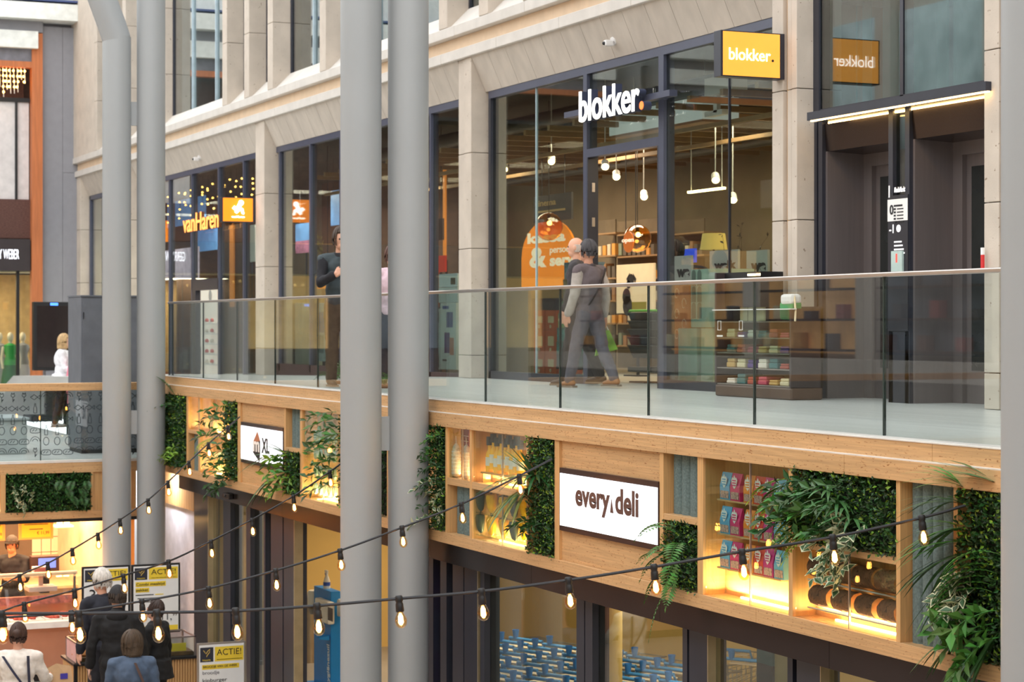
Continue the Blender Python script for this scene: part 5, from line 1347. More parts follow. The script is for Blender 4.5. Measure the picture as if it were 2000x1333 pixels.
# visible spotlights
SPOTG = pm('lamp_glow', (255, 232, 180), .5, emit=16, ecol=(255, 220, 150)); LW = pm('lamp_white', (200, 200, 196), .5)
sp = None
def spotlight(u, v, Y, label, ceil=3.2):
    p = Vector((XY(u, Y), Y, ZY(u, v, Y)))
    t = thing('spotlight', tuple(p), label, 'lamp', 'shop spotlights')
    d = Vector((.75, -.35, -.55)).normalized()
    obj('can', MB().lathe([(.05, -.12), (.055, 0)], p, 12, d), LW, t, smooth=True)
    obj('lens', MB().lathe([(.045, 0), (.045, .006)], p, 12, d), SPOTG, t)
    obj('stem', MB().tube([p-d*.1, (p.x, p.y, ceil)], .008, 5), LW, t)
for u, v, Y, l in ((985, 331, 11.9, 'white spotlight high in the left homeware window'), (1077, 316, 12.0, 'white spotlight right of the pale glass joint'), (1204, 346, 12.6, 'bright round spotlight at the top of the open door'),
                   (1258, 385, 13.2, 'small spotlight deeper inside the open door'), (1182, 326, 12.0, 'small spotlight beside the door hinge'), (1398, 352, 12.6, 'bright spotlight in the right homeware window'), (1432, 391, 13.0, 'low spotlight in the right homeware window')):
    spotlight(u, v, Y, l)
t = thing('linear_lamp', (XY(1380, 13.3), 13.3, ZY(1380, 374, 13.3)), 'long warm tube lamp in the right homeware window', 'lamp')
obj('tube', MB().box(XY(1345, 13.3), XY(1415, 13.3), 13.28, 13.32, ZY(1380, 374, 13.3), ZY(1380, 374, 13.3)+.03), SPOTG, t)
for u in (1350, 1410): obj('hanger', MB().tube([(XY(u, 13.3), 13.3, ZY(1380, 374, 13.3)+.03), (XY(u, 13.3), 13.3, 3.2)], .006, 5), LW, t)

def bd(name, u0, u1, v0, v1, Y, mat, label, cat, d=.03, parent=None, group=None):
    um = (u0+u1)/2
    o = MB().box(XY(u0, Y), XY(u1, Y), Y, Y+d, ZY(um, v1, Y), ZY(um, v0, Y))
    return obj(name, o, mat, parent, label, cat, group)
def stand(name, u0, u1, v0, v1, Y, mat, label, cat, d=.03, foot=True, ceil=False):
    um = (u0+u1)/2; t = thing(name, (XY(um, Y), Y, floor_z(XY(um, Y))), label, cat)
    bd('board', u0, u1, v0, v1, Y, mat, None, None, d, t)
    fz_ = floor_z(XY(um, Y))
    if foot:
        obj('post', MB().box(XY(um, Y)-.02, XY(um, Y)+.02, Y+d, Y+d+.03, fz_, ZY(um, v1, Y)+.1), DARK, t)
        obj('foot', MB().box(XY(um, Y)-.2, XY(um, Y)+.2, Y-.08, Y+.12, fz_, fz_+.02), DARK, t)
    if ceil:
        for f in (.2, .8):
            x = XY(u0+(u1-u0)*f, Y); obj('hanger', MB().tube([(x, Y+d/2, ZY(um, v0, Y)), (x, Y+d/2, 3.2)], .006, 5), DARK, t)
    return t
# arch sign
Y = 13.0; xa, xb = XY(1022, Y), XY(1128, Y); zb2, za = ZY(1080, 562, Y), ZY(1080, 428, Y); W, H = xb-xa, za-zb2
ORG = flat('shop_orange', (248, 140, 28), emit=.5)
t = thing('arch_sign', (xa, Y, ZFL), 'orange arch-shaped checkout sign behind the left homeware window', 'sign')
pts = [(0, 0), (W, 0), (W, H*.45)] + [(W/2+W/2*math.cos(a), H*.45+H*.55*math.sin(a)) for a in [math.pi*k/14 for k in range(1, 14)]] + [(0, H*.45)]
obj('board', MB().prism(pts, (xa, Y, zb2), RX, UZ, .03), ORG, t)
obj('post', MB().box(xa+W*.3, xa+W*.7, Y+.02, Y+.08, ZFL, zb2), DARK, t)
CRT = flat('cream_print', (255, 240, 214), emit=.4)
text('lettering', 'kassa', (xa+.12*W, Y-.031, zb2+H*.66), RX, UZ, CRT, width=W*.7, height=H*.16, parent=t, bold=.04)
text('lettering', '&', (xa+.16*W, Y-.031, zb2+H*.30), RX, UZ, CRT, width=W*.32, height=H*.30, parent=t, bold=.04)
text('lettering', 'persoon', (xa+.54*W, Y-.031, zb2+H*.47), RX, UZ, CRT, width=W*.42, height=H*.10, parent=t, bold=.02)
text('lettering', 'serv', (xa+.54*W, Y-.031, zb2+H*.31), RX, UZ, CRT, width=W*.44, height=H*.12, parent=t, bold=.04)
t = stand('hanging_sign', 1042, 1116, 380, 432, 12.9, pm('charcoal_board', (58, 56, 58), .6), 'charcoal hanging board above the orange arch sign', 'sign', foot=False, ceil=True)
text('lettering', 'cinema', (XY(1046, 12.9), 12.898, ZY(1070, 402, 12.9)), RX, UZ, flat('dim_gold', (190, 160, 110)), width=XY(1086, 12.9)-XY(1046, 12.9), height=.09, parent=t, bold=.02)
obj('text_line', MB().box(XY(1048, 12.9), XY(1104, 12.9), 12.895, 12.9, ZY(1075, 414, 12.9), ZY(1075, 410, 12.9)), _M['dim_gold'], t)
# orange drawers, teal boxes
CRATE = flat('orange_crate', (206, 96, 48), .5); LBL = flat('crate_label', (226, 206, 170))
crows = [(606, 645), (645, 690), (690, 731)]
for ci, (u0, u1) in enumerate(((1043, 1064), (1065, 1086))):
    for ri, (v0, v1) in enumerate(crows):
        Yc = 11.75; um = (u0+u1)/2
        t = thing('orange_crate', (XY(um, Yc), Yc, ZY(um, v1, Yc)), 'orange storage crate, %s of the %s stack behind the left homeware window' % (('top', 'middle', 'bottom')[ri], ('left', 'right')[ci]), 'crate', 'orange crates')
        zlo = ZFL if ri == 2 else ZY(um, v1, Yc)
        bd('crate_body', u0, u1-.5, v0+.5, v1, Yc, CRATE, None, None, .4, t)
        if ri == 2: obj('base', MB().box(XY(u0, Yc), XY(u1, Yc), Yc, Yc+.4, ZFL, ZY(um, v1, Yc)), BLACK, t)
        bd('label', u0+5, u1-5, v0+12, v1-14, Yc-.006, LBL, None, None, .008, t)
        obj('pull_ring', MB().lathe([(.025, 0), (.025, .008)], (XY(um, Yc), Yc-.001, ZY(um, v1-7, Yc)), 10, (0, -1, 0)), LBL, t)
tl = [(505, 530, 1103, 1128, (70, 60, 56), 'dark'), (512, 545, 1102, 1132, (110, 136, 146), 'blue-grey'), (545, 588, 1100, 1134, (140, 128, 106), 'taupe'), (588, 612, 1094, 1134, (110, 156, 122), 'sage green'), (612, 640, 1090, 1134, (146, 170, 110), 'lime patterned'),
      (640, 668, 1088, 1134, (96, 150, 150), 'teal patterned'), (668, 692, 1087, 1134, (86, 140, 136), 'dark teal'), (692, 716, 1087, 1136, (110, 130, 140), 'grey-blue')]
for i, (v0, v1, u0, u1, c, n_) in enumerate(tl[1:]):
    Yc = 11.6; um = (u0+u1)/2
    t = thing('gift_box', (XY(um, Yc), Yc, ZY(um, v1, Yc)), '%s box in the tall stack beside the homeware door' % n_, 'box', 'stacked gift boxes')
    bd('carton', u0, u1, v0+.6, v1, Yc, pm('box_%d' % i, c, .6, var=.3, scale=14), None, None, .35, t)
    bd('lid', u0-.3, u1+.3, v0+.4, v0+5, Yc-.005, pm('box_lid_%d' % i, tuple(int(x*.85) for x in c), .6), None, None, .36, t)
t = stand('box_table', 1086, 1136, 716, 722, 11.58, BLACK, 'low black table under the stack of gift boxes', 'table', d=.4)
# amber globe pendants
AMB = glass('amber_glass', (255, 208, 128), .08, 1.2)
for i, (u, v, r, l, Y) in enumerate(((1245, 466, .19, 'amber glass globe pendant hanging in the open doorway', 13.0), (1072, 443, .20, 'amber globe pendant in front of the orange arch sign', 12.4))):
    p = Vector((XY(u, Y), Y, ZY(u, v, Y)))
    t = thing('globe_pendant', tuple(p), l, 'lamp', 'amber globe pendants')
    obj('globe', MB().ball(p, r, 22, 14), AMB, t, smooth=True)
    obj('bulb', MB().ball(p+Vector((.02, 0, .05)), .035, 10, 8), SPOTG, t)
    obj('cord', MB().tube([p+Vector((0, 0, r)), (p.x, p.y, 3.2)], .006, 5), BLACK, t)
    obj('socket', MB().lathe([(.025, 0), (.025, .08)], p+Vector((0, 0, .09)), 10), BLACK, t)
t = stand('round_sign', 1214, 1246, 449, 496, 12.55, flat('sign_clear', (210, 110, 40), emit=.25), 'orange round sign reading open below the amber globe', 'sign', foot=False, ceil=True)
t.children[0].data = MB().lathe([(.14, 0), (.14, .02)], (XY(1229, 12.55), 12.55, ZY(1229, 473, 12.55)), 26, (0, -1, 0)).mesh('board'); t.children[0].data.materials.append(_M['sign_clear'])
text('lettering', 'open', (XY(1218, 12.55), 12.525, ZY(1229, 476, 12.55)), RX, UZ, CRT, width=XY(1241, 12.55)-XY(1218, 12.55), height=.06, parent=t, bold=.03)
# dog poster
Y = 13.3
t = stand('dog_poster', 1204, 1277, 516, 612, Y, flat('cream_poster', (236, 216, 180), emit=.15), 'cream poster with a black dog in the open doorway', 'poster')
P_ = lambda u, v: (XY(u, Y), Y-.002, ZY(u, v, Y))
mb = MB()
for u, v, r, sx, sz in ((1233, 547, .085, 1.2, .9), (1228, 556, .06, 1.4, .8), (1224, 580, .12, 1.0, 1.3), (1226, 598, .14, 1.1, .8)): mb.lathe([(r, 0), (r, .004)], P_(u, v), 18, (0, -1, 0))
mb.prism([(0, 0), (.1, .08), (.04, -.06)], P_(1224, 545), RX, UZ, .004); mb.prism([(0, 0), (-.1, .08), (-.04, -.06)], P_(1243, 545), RX, UZ, .004)
obj('dog_picture', mb, INK, t)
bd('footer', 1232, 1262, 590, 606, Y-.004, flat('olive_print', (150, 140, 40)), None, None, .004, t)
# basket stack with green handles
Y = 11.85
BK = pm('basket_black', (44, 42, 40), .5); GH = flat('green_handle', (110, 190, 40), .4)
for k in range(5):
    v = 612+k*16
    t = thing('shopping_basket', (XY(1250, Y), Y, ZY(1250, v+40, Y)), 'black shopping basket, %s from the top of the stack in the doorway' % ordw[k], 'basket', 'stacked shopping baskets')
    x0, x1 = XY(1226, Y), XY(1283, Y); z1, z0 = ZY(1250, v, Y), ZY(1250, v+24, Y)
    mb = MB(); mb.add([(x0+.05, Y+.05, z0), (x1-.05, Y+.05, z0), (x1-.05, Y+.33, z0), (x0+.05, Y+.33, z0), (x0, Y, z1), (x1, Y, z1), (x1, Y+.38, z1), (x0, Y+.38, z1)], [(0, 3, 2, 1), (0, 1, 5, 4), (1, 2, 6, 5), (2, 3, 7, 6), (3, 0, 4, 7)])
    obj('tub', mb, BK, t); obj('rim', MB().tube([(x0, Y, z1), (x1, Y, z1), (x1, Y+.38, z1), (x0, Y+.38, z1), (x0, Y, z1)], .012, 6), BK, t)
    if k == 0:
        for dy in (0.02, .34): obj('handle', MB().tube([(x0, Y+dy, z1), (x0+.02, Y+dy, z1+.03), (x1-.02, Y+dy, z1+.03), (x1, Y+dy, z1)], .016, 8), GH, t, smooth=True)
t = stand('basket_trolley', 1226, 1283, 718, 728, Y, BK, 'black trolley base under the stacked shopping baskets', 'trolley', d=.38)
# hanging pale box sign in right window
Y = 12.0; x0, x1 = XY(1190, Y), XY(1372, Y); y1 = YX(1443, x1); z0, z1 = ZY(1372, 232, Y), ZY(1372, 187, Y)
t = thing('hanging_light_box', (x1, Y, z0), 'pale grey hanging box sign seen through the right homeware window', 'sign')
obj('box', MB().box(x0, x1, Y, y1, z0, z1), flat('pale_grey_box', (206, 214, 212), emit=.4), t)
obj('underside', MB().box(x0+.01, x1-.01, Y+.01, y1-.01, z0-.03, z0), flat('box_under', (160, 120, 90)), t)
for x in (x0+.3, x1-.3): obj('hanger', MB().tube([(x, Y+.2, z1), (x, Y+.2, 3.2)], .006, 5), LW, t)
t = thing('reflected_white_unit', (XY(1400, 11.8), 11.8, ZY(1400, 185, 11.8)), 'white boxy shape standing in for a window reflection in front of the pale hanging sign', 'window reflection')  # solid shape stands in for a reflection in the shop glass
bd('box', 1376, 1418, 150, 184, 11.8, WHITE, None, None, .2, t); bd('side_box', 1418, 1430, 154, 186, 11.8, WHITE, None, None, .2, t)
bd('neck', 1393, 1400, 184, 220, 11.85, WHITE, None, None, .05, t); bd('foot', 1376, 1410, 216, 226, 11.85, WHITE, None, None, .1, t)
obj('rod', MB().tube([(XY(1400, 11.9), 11.9, ZY(1400, 150, 11.8)), (XY(1400, 11.9), 11.9, 3.2)], .012, 6), WHITE, t)
# 'we' boards, blue screen, pattern board
GB = flat('grey_board', (176, 176, 172), .6)
for i, (u0, u1, v0, v1, s, l) in enumerate(((1313, 1350, 500, 556, 'we', 'left grey welcome board cut by the mint cabinet'), (1386, 1441, 489, 540, 'welk', 'middle grey welcome board above the black display'), (1458, 1499, 489, 545, 'we', 'right grey welcome board next to the pillar'))):
    Yb_ = 11.9+i*.02
    t = stand('welcome_board', u0, u1, v0, v1, Yb_, GB, l, 'sign')
    um = (u0+u1)/2
    text('lettering', s, (XY(u0+9, Yb_), Yb_-.001, ZY(um, v1-14, Yb_)), RX, UZ, INK, width=XY(u1-3, Yb_)-XY(u0+9, Yb_), height=.10, parent=t, bold=.05)
t = stand('blue_screen', 1311, 1357, 487, 514, 12.5, flat('vivid_blue', (50, 80, 220), emit=.7), 'vivid blue screen beside the dark figure in the shop', 'screen')
t = stand('pattern_board', 1313, 1346, 557, 692, 11.55, flat('terracotta', (176, 100, 62)), 'terracotta board with pale swirling lines', 'board')
for k in range(6):
    c = Vector((XY(1322+(k % 2)*14, 11.549), 11.546, ZY(1330, 575+k*20, 11.55)))
    obj('swirl', MB().tube([c+Vector((.06*math.cos(a*.6)*(1-.06*a), 0, .08*math.sin(a*.6)*(1-.06*a))) for a in range(10)], .005, 5), flat('pale_line', (226, 190, 160)), t)
# mint cabinet
Y = 11.3; MINT = flat('mint_paint', (176, 204, 192), .5)
t = thing('mint_cabinet', (XY(1370, Y), Y, ZFL), 'mint green shelving tower with arched openings in the right window', 'cabinet')
x0, x1 = XY(1348, Y), XY(1397, Y); zt2, zm2 = ZY(1370, 526, Y), ZY(1370, 640, Y)
obj('side', MB().box(x0+.02, x1, Y, Y+.5, zm2, zt2), MINT, t); 
for k in range(3):
    zc_ = zm2+.1+k*(zt2-zm2-.1)/3
    for dx in (.04, .17):
        pts = [(0, 0), (.09, 0), (.09, .13)]+[(.045+.045*math.cos(a), .13+.05*math.sin(a)) for a in (.5, 1, 1.57, 2.1, 2.6)]+[(0, .13)]
        obj('shaded_arch', MB().prism(pts, (x0+dx, Y, zc_), RX, UZ, .004), pm('mint_shadow', (110, 130, 122), .6), t)  # darker plate paints the shade inside each arch
obj('lower_box', MB().box(XY(1334, Y), XY(1370, Y), Y-.06, Y+.4, ZFL+.06, zm2-.01), MINT, t); obj('lower_box', MB().box(XY(1374, Y), XY(1397, Y), Y-.03, Y+.4, ZFL+.06, zm2-.01), MINT, t)
obj('plinth', MB().box(XY(1334, Y), XY(1397, Y), Y-.03, Y+.4, ZFL, ZFL+.06), BLACK, t)
# lampshade, plant
t = thing('table_lamp', (XY(1394, 12.6), 12.6, ZY(1394, 488, 12.6)), 'yellow drum lampshade behind the welcome boards', 'lamp')
obj('shade', MB().lathe([(.17, 0), (.14, .2)], (XY(1394, 12.6), 12.6, ZY(1394, 488, 12.6)), 20), flat('yellow_shade', (206, 176, 90), emit=.5), t, smooth=True)
obj('stem', MB().tube([(XY(1394, 12.6), 12.6, ZFL), (XY(1394, 12.6), 12.6, ZY(1394, 488, 12.6)+.05)], .015, 6), DARK, t)
obj('foot', MB().lathe([(.15, 0), (.15, .03)], (XY(1394, 12.6), 12.6, ZFL), 16), DARK, t)
t = thing('twig_arrangement', (XY(1430, 12.2), 12.2, ZFL), 'thin dark twigs rising behind the welcome boards', 'plant')
obj('vase', MB().lathe([(.08, 0), (.12, .3), (.06, .8)], (XY(1430, 12.2), 12.2, ZFL), 14), DARK, t, smooth=True)
for k in range(4): obj('twig', sprig((XY(1428, 12.2), 12.2, ZFL+.8), (random.uniform(-.3, .3), 0, 1), 1.1, .2, 8, .06), pm('twig_brown', (70, 60, 40), .7), t)
# shelving at the back
for i, (u0, u1) in enumerate(((1166, 1202), (1206, 1284), (1300, 1375))):
    Y = 14.6; t = thing('wall_shelf', (XY(u0, Y), Y, ZFL), '%s back shelving unit with rows of goods in the homeware shop' % ordw[i], 'shelf', 'back shelving')
    bd('back', u0, u1, 430, 720, Y+.3, pm('shelf_back', (110, 96, 76), .7), None, None, .02, t)
    for k in range(6): bd('shelf_board', u0, u1, 455+k*44, 458+k*44, Y, BEAM, None, None, .3, t)
    for k in range(5):
        n = int((u1-u0)/9)
        for q in range(n): bd('goods', u0+2+q*9, u0+8+q*9, 455+(k+1)*44-random.uniform(14, 28), 455+(k+1)*44, Y+.05, flat('goods_%d' % random.randint(0, 5), random.choice([(200, 190, 170), (150, 110, 70), (90, 80, 70), (210, 150, 70), (120, 130, 110)])), None, None, .15, t)
# boxes in the middle bay
def carton(u0, u1, v0, v1, Y, col, label, art=None):
    um = (u0+u1)/2; t = thing('carton', (XY(um, Y), Y, ZY(um, v1, Y)), label, 'box', 'cartons in the middle window')
    bd('box', u0, u1, v0, v1, Y, flat('carton_%d_%d' % (u0, v0), col), None, None, .3, t)
    if art:
        for a, b, c, d_, cc in art: bd('print', a, b, c, d_, Y-.003, flat('art_%d_%d' % (a, c), cc), None, None, .003, t)
    return t
carton(860, 891, 592, 722, 11.25, (222, 228, 232), 'tall white appliance carton with a blue and purple picture', ((872, 884, 610, 640, (60, 70, 150)), (868, 878, 650, 690, (90, 50, 130)), (878, 886, 660, 694, (200, 110, 70)), (864, 876, 598, 604, (60, 90, 170)), (864, 872, 702, 706, (90, 90, 96))))
carton(840, 858, 604, 722, 11.25, (214, 222, 226), 'narrow white carton with dark pictures beside the column', ((850, 857, 610, 632, (60, 50, 50)), (849, 856, 640, 690, (110, 80, 70)), (850, 857, 694, 718, (50, 50, 54))))
carton(850, 893, 562, 591, 11.3, (200, 214, 222), 'flat pale blue carton on top of the white cartons', ((852, 866, 568, 572, (90, 100, 110)),))
carton(857, 893, 535, 561, 11.32, (196, 212, 222), 'topmost pale blue carton in the middle window', ((880, 889, 543, 556, (60, 60, 66)),))
t = stand('red_bag', 842, 869, 500, 532, 11.7, flat('bright_red', (232, 66, 40), emit=.15), 'bright red board behind the pale cartons', 'board')
t = stand('orange_stand', 843, 856, 532, 600, 11.9, flat('deep_orange', (214, 100, 40)), 'narrow orange stand beside the pale cartons', 'stand')
t = stand('dark_sign', 842, 864, 428, 470, 12.4, pm('charcoal_board2', (52, 48, 52), .5), 'dark hanging board high in the middle window', 'sign', foot=False, ceil=True)
t = stand('glow_post', 865, 869, 330, 520, 12.8, flat('amber_glow', (220, 130, 50), emit=.8), 'thin amber lit strip in the middle window', 'light strip')
# left part of middle bay
BLUE = pm('glowing_sky_poster', (96, 150, 214), .5, var=.4, scale=3, emit=.7, ecol=(110, 160, 220))  # posters are no lamps, glow added so they look brightly lit
t = stand('blue_poster', 577, 613, 436, 470, 12.6, BLUE, 'blue sky poster behind the middle window', 'poster', foot=False, ceil=True)
t = stand('pink_poster', 577, 612, 470, 494, 12.6, pm('pink_blossom', (190, 120, 160), .6, var=.5, scale=9), 'pink blossom poster below the blue poster', 'poster', foot=True)
t = stand('blue_poster', 646, 664, 372, 440, 12.9, BLUE, 'blue panel beside the nearer columns', 'poster', foot=False, ceil=True)
t = stand('roll_up_banner', 613, 641, 592, 706, 11.5, flat('pale_banner', (190, 206, 214)), 'pale roll-up banner with blue figures in the middle window', 'banner')
bd('print', 617, 634, 610, 650, 11.496, flat('banner_blue', (90, 130, 190)), None, None, .004, t); bd('print', 619, 632, 655, 690, 11.496, flat('banner_grey', (130, 150, 160)), None, None, .004, t)
Y = 11.9; t = thing('half_round_sign', (XY(636, Y), Y, ZY(636, 564, Y)), 'orange half-round hanging sign beside the man with folded arms', 'sign')
x0 = XY(620, Y); W = XY(660, Y)-x0; H = ZY(640, 525, Y)-ZY(640, 564, Y)
obj('board', MB().prism([(W/2+W/2*math.cos(a), H*math.sin(a)) for a in [math.pi*k/16 for k in range(17)]], (x0, Y, ZY(636, 564, Y)), RX, UZ, .03), ORG, t)
text('lettering', 'blokker', (x0+.15*W, Y-.032, ZY(636, 557, Y)), RX, UZ, CRT, width=W*.7, height=H*.4, parent=t, bold=.03)
obj('hanger', MB().tube([(x0+W/2, Y, ZY(636, 526, Y)), (x0+W/2, Y, 3.2)], .008, 5), DARK, t)
for i, (u0, u1, v0, c, l) in enumerate(((549, 574, 596, (84, 104, 116), 'blue-grey cash machine behind the first window of the middle bay'), (576, 590, 592, (190, 196, 196), 'pale pillar panel beside the cash machine'))):
    t = stand('machine', u0, u1, v0, 728, 11.3, flat('machine_%d' % i, c), l, 'machine', d=.4, foot=False)
    obj('plinth', MB().box(XY(u0, 11.3), XY(u1, 11.3), 11.3, 11.7, floor_z(XY(u0, 11.3))-.05, ZY((u0+u1)/2, 727, 11.3)), BLACK, t)
    if i == 0: bd('screen', 553, 570, 604, 622, 11.294, flat('machine_screen', (60, 80, 120), emit=.2), None, None, .006, t)
# white display shelf and shrubs behind middle window
t = thing('indoor_shrub', (XY(652, 12.2), 12.2, ZFL), 'pale leafy shrub behind the man with folded arms', 'plant')
obj('pot', MB().lathe([(.15, 0), (.2, .4)], (XY(652, 12.2), 12.2, floor_z(-31.5)), 14), DARK, t, smooth=True)
for k in range(10): obj('sprig', sprig((XY(648, 12.2), 12.2, ZY(648, 560, 12.2)), (random.uniform(-1, 1), random.uniform(-.6, .3), 1), .9, .7, 8, .13), pm('dry_leaf', (170, 156, 110), .7, island=.3), t)
obj('trunk', MB().tube([(XY(648, 12.2), 12.2, floor_z(-31.5)+.3), (XY(648, 12.2), 12.2, ZY(648, 560, 12.2))], .03, 8), _M['twig_brown'], t)
# ---- shoe shop
t = stand('blue_poster', 318, 400, 390, 440, 13.0, BLUE, 'long blue sky poster high in the shoe shop', 'poster', foot=False, ceil=True)
t = stand('blue_poster', 372, 436, 444, 490, 13.6, BLUE, 'shorter blue sky poster behind the raised shop letters', 'poster', foot=False, ceil=True)
t = stand('blossom_screen', 318, 387, 486, 546, 12.4, pm('glowing_blossom_print', (214, 200, 226), .5, var=.35, scale=8, emit=.5, ecol=(220, 205, 232)), 'bright lilac blossom display panel in the shoe shop', 'display', foot=True)  # glow added to brighten the blossom panel
t = stand('white_sheet', 478, 498, 440, 512, 11.7, WHITE, 'tall white panel at the right end of the shoe shop', 'panel', foot=True)
t = stand('dark_partition', 428, 474, 440, 730, 12.3, pm('dark_partition', (74, 58, 50), .6), 'dark brown partition in the shoe shop', 'partition', foot=False)
t = stand('glow_strip', 448, 456, 440, 600, 12.25, flat('amber_glow2', (210, 130, 60), emit=.5), 'amber lit strip on the dark partition', 'light strip', foot=False)
t = stand('shoe_display', 391, 424, 552, 732, 12.0, flat('bright_panel', (236, 226, 214), emit=.35), 'bright white shoe display wall inside the shoe shop door', 'display', d=.05, foot=False)
obj('picture', MB().lathe([(.13, 0), (.13, .004)], (XY(411, 12.0), 11.998, ZY(411, 578, 12)), 18, (0, -1, 0)), flat('pale_grey', (206, 200, 200)), t)
for k in range(5):
    bd('shelf_board', 400, 425, 632+k*20, 634+k*20, 11.85, WHITE, None, None, .15, t)
for k in range(10):
    u = 404+(k % 2)*10; v = 631+(k//2)*20; Yq = 11.88
    s_ = thing('shoe', (XY(u, Yq), Yq, ZY(u, v, Yq)), '%s shoe on the %s display shelf from the top' % (('left', 'right')[k % 2], ordw[k//2]), 'shoe', 'shoes on the bright display')
    p = Vector((XY(u, Yq), Yq, ZY(u, v, Yq)))
    c = random.choice([(232, 220, 206), (206, 70, 60), (224, 200, 170)])
    obj('upper', MB().ball(p+Vector((0, 0, .05)), .06, 9, 6, (1.6, .6, .8)), flat('shoe_%d' % (k % 3), c), s_, smooth=True)
    obj('sole', MB().box(p.x-.1, p.x+.1, p.y-.04, p.y+.04, p.z, p.z+.02), PAPER, s_)
for k in range(6):
    u0 = 322+k*9; bd('box', u0, u0+8, 690-6*(k % 3), 722, 11.8, flat('stack_%d' % (k % 3), [(120, 118, 122), (150, 146, 144), (96, 90, 100)][k % 3]), '%s grey shoe box stack from the left in the shoe shop' % ordw[k], 'box', .3, None, 'grey box stacks')
# warm light curtain reflected and seen in the shoe shop
t = thing('light_curtain', (XY(440, 12), 12, 2.6), 'curtain of small warm lights inside the shoe shop windows', 'lights')
for k in range(16):
    x = XY(330+k*11, 11.9); L_ = random.uniform(.3, .9)
    obj('strand', MB().tube([(x, 11.9, 3.205), (x, 11.9, 3.0-L_)], .005, 4), BLACK, t)
    for q in range(4): obj('light', MB().ball((x+random.uniform(-.05, .05), 11.88, 3.0-L_*q/3.5-random.uniform(0, .1)), .02, 6, 4), TWK, t)

# ================================================================== SIGNS ON THE FACADE
LIT = pm('lit_letters', (255, 252, 244), .4, emit=2.6, ecol=(255, 250, 240), var=0)
t = thing('raised_letters', (XY(1190, 10.7), 10.7, 2.4), 'white illuminated raised letters above the homeware shop door', 'sign')
Y = 10.7
x0, x1 = XY(1132, Y), XY(1249, Y); z0 = ZY(1133, 240, Y); 
text('lettering', 'blokker', (x0, Y, z0), RX, UZ, LIT, width=x1-x0, height=ZY(1131, 180, Y)-z0, depth=.01, parent=t, bold=.012)
text('letter_body', 'blokker', (x0, Y+.09, z0), RX, UZ, pm('letter_side', (54, 60, 84), .4), width=x1-x0, height=ZY(1131, 180, Y)-z0, depth=.09, parent=t, bold=.012)
xd = XY(1255, Y)
obj('dot', MB().lathe([(.05, 0), (.05, .10)], (xd, Y+.09, z0+.05), 18, (0, -1, 0)), pm('letter_side', (54, 60, 84)), t)
obj('dot_face', MB().lathe([(.047, 0), (.047, .006)], (xd, Y-.011, z0+.05), 18, (0, -1, 0)), flat('dot_orange', (250, 116, 50), emit=1.2), t)
zr_ = ZY(1105, 226, Y)
obj('rail', MB().box(XY(1106, 10.85), XY(1312, 10.85), 10.82, 10.92, zr_, zr_+.07), DARKBLUE, t)
obj('bracket', MB().box(XY(1141, 10.9), XY(1145, 10.9), 10.9, YW, zr_, zr_+.07), DARKBLUE, t); obj('bracket', MB().box(XY(1288, 10.9), XY(1294, 10.9), 10.9, YW, zr_, zr_+.07), DARKBLUE, t)
# blade sign homeware
def blade(name, X, ub, uf, v0, v1, label, facecol, estr):
    yb2, yf = YX(ub, X), YX(uf, X); um = (ub+uf)/2; z0, z1 = ZX(um, v1, X), ZX(um, v0, X)
    t = thing(name, (X, yb2, z0), label, 'sign', 'projecting lit signs')
    fl, fr_ = min(yb2, yf), max(yb2, yf)
    obj('casing', MB().box(X-.14, X-.004, fl, fr_, z0, z1), DARK, t, bevel=.004)
    obj('lit_face', MB().box(X-.004, X+.004, fl+.025, fr_-.06, z0+.012, z1-.012), pm(name+'_face_'+str(int(X)), facecol, .4, var=.04, emit=estr, ecol=facecol), t)
    obj('wall_bracket', MB().box(X-.1, X-.04, fr_, YP+.02, (z0+z1)/2-.05, (z0+z1)/2+.05), DARK, t)
    return t, fl+.025, fr_-.06, z0+.012, z1-.012
X = XY(1531, YP)
t, a, b, z0, z1 = blade('blade_sign', X, 1533, 1408, 62, 152, 'amber lit projecting sign with white name at the lift pillar', (255, 172, 66), 0.55)
text('lettering', 'blokker', (X+.005, a+(b-a)*.10, z0+(z1-z0)*.36), RY, UZ, LIT, width=(b-a)*.73, height=(z1-z0)*.27, parent=t, bold=0)
obj('dot', MB().lathe([(.013, 0), (.013, .004)], (X+.005, a+(b-a)*.87, z0+(z1-z0)*.385), 12, (1, 0, 0)), INK, t)
OR2 = (255, 140, 26)
for X, uu, vv, l in ((XY(500, YP)-.1, (500, 433), (386, 434), 'orange lit projecting sign with a white figure left of the grooved pillar'), (-45.0, (251, 203), (428, 472), 'orange projecting sign hidden behind the leftmost columns')):
    t, a, b, z0, z1 = blade('blade_sign', X, uu[0], uu[1], vv[0], vv[1], l, OR2, 0.8)
    P = lambda s, r: Vector((X+.006, a+(b-a)*s, z0+(z1-z0)*r))
    mb = MB(); mb.tube([P(.34, .62), P(.42, .52), P(.5, .6), P(.62, .86), P(.56, .7), P(.5, .52)], .035, 8); mb.tube([P(.5, .52), P(.42, .36)], .045, 8, .025); mb.tube([P(.52, .56), P(.64, .5), P(.66, .36), P(.7, .34)], .035, 8, .02); mb.ball(P(.6, .8), .05, 10, 7)
    obj('figure', mb, LIT, t, smooth=True)
    text('lettering', 'vanHaren', P(.28, .15), RY, UZ, LIT, width=(b-a)*.44, height=(z1-z0)*.10, parent=t, bold=.02)
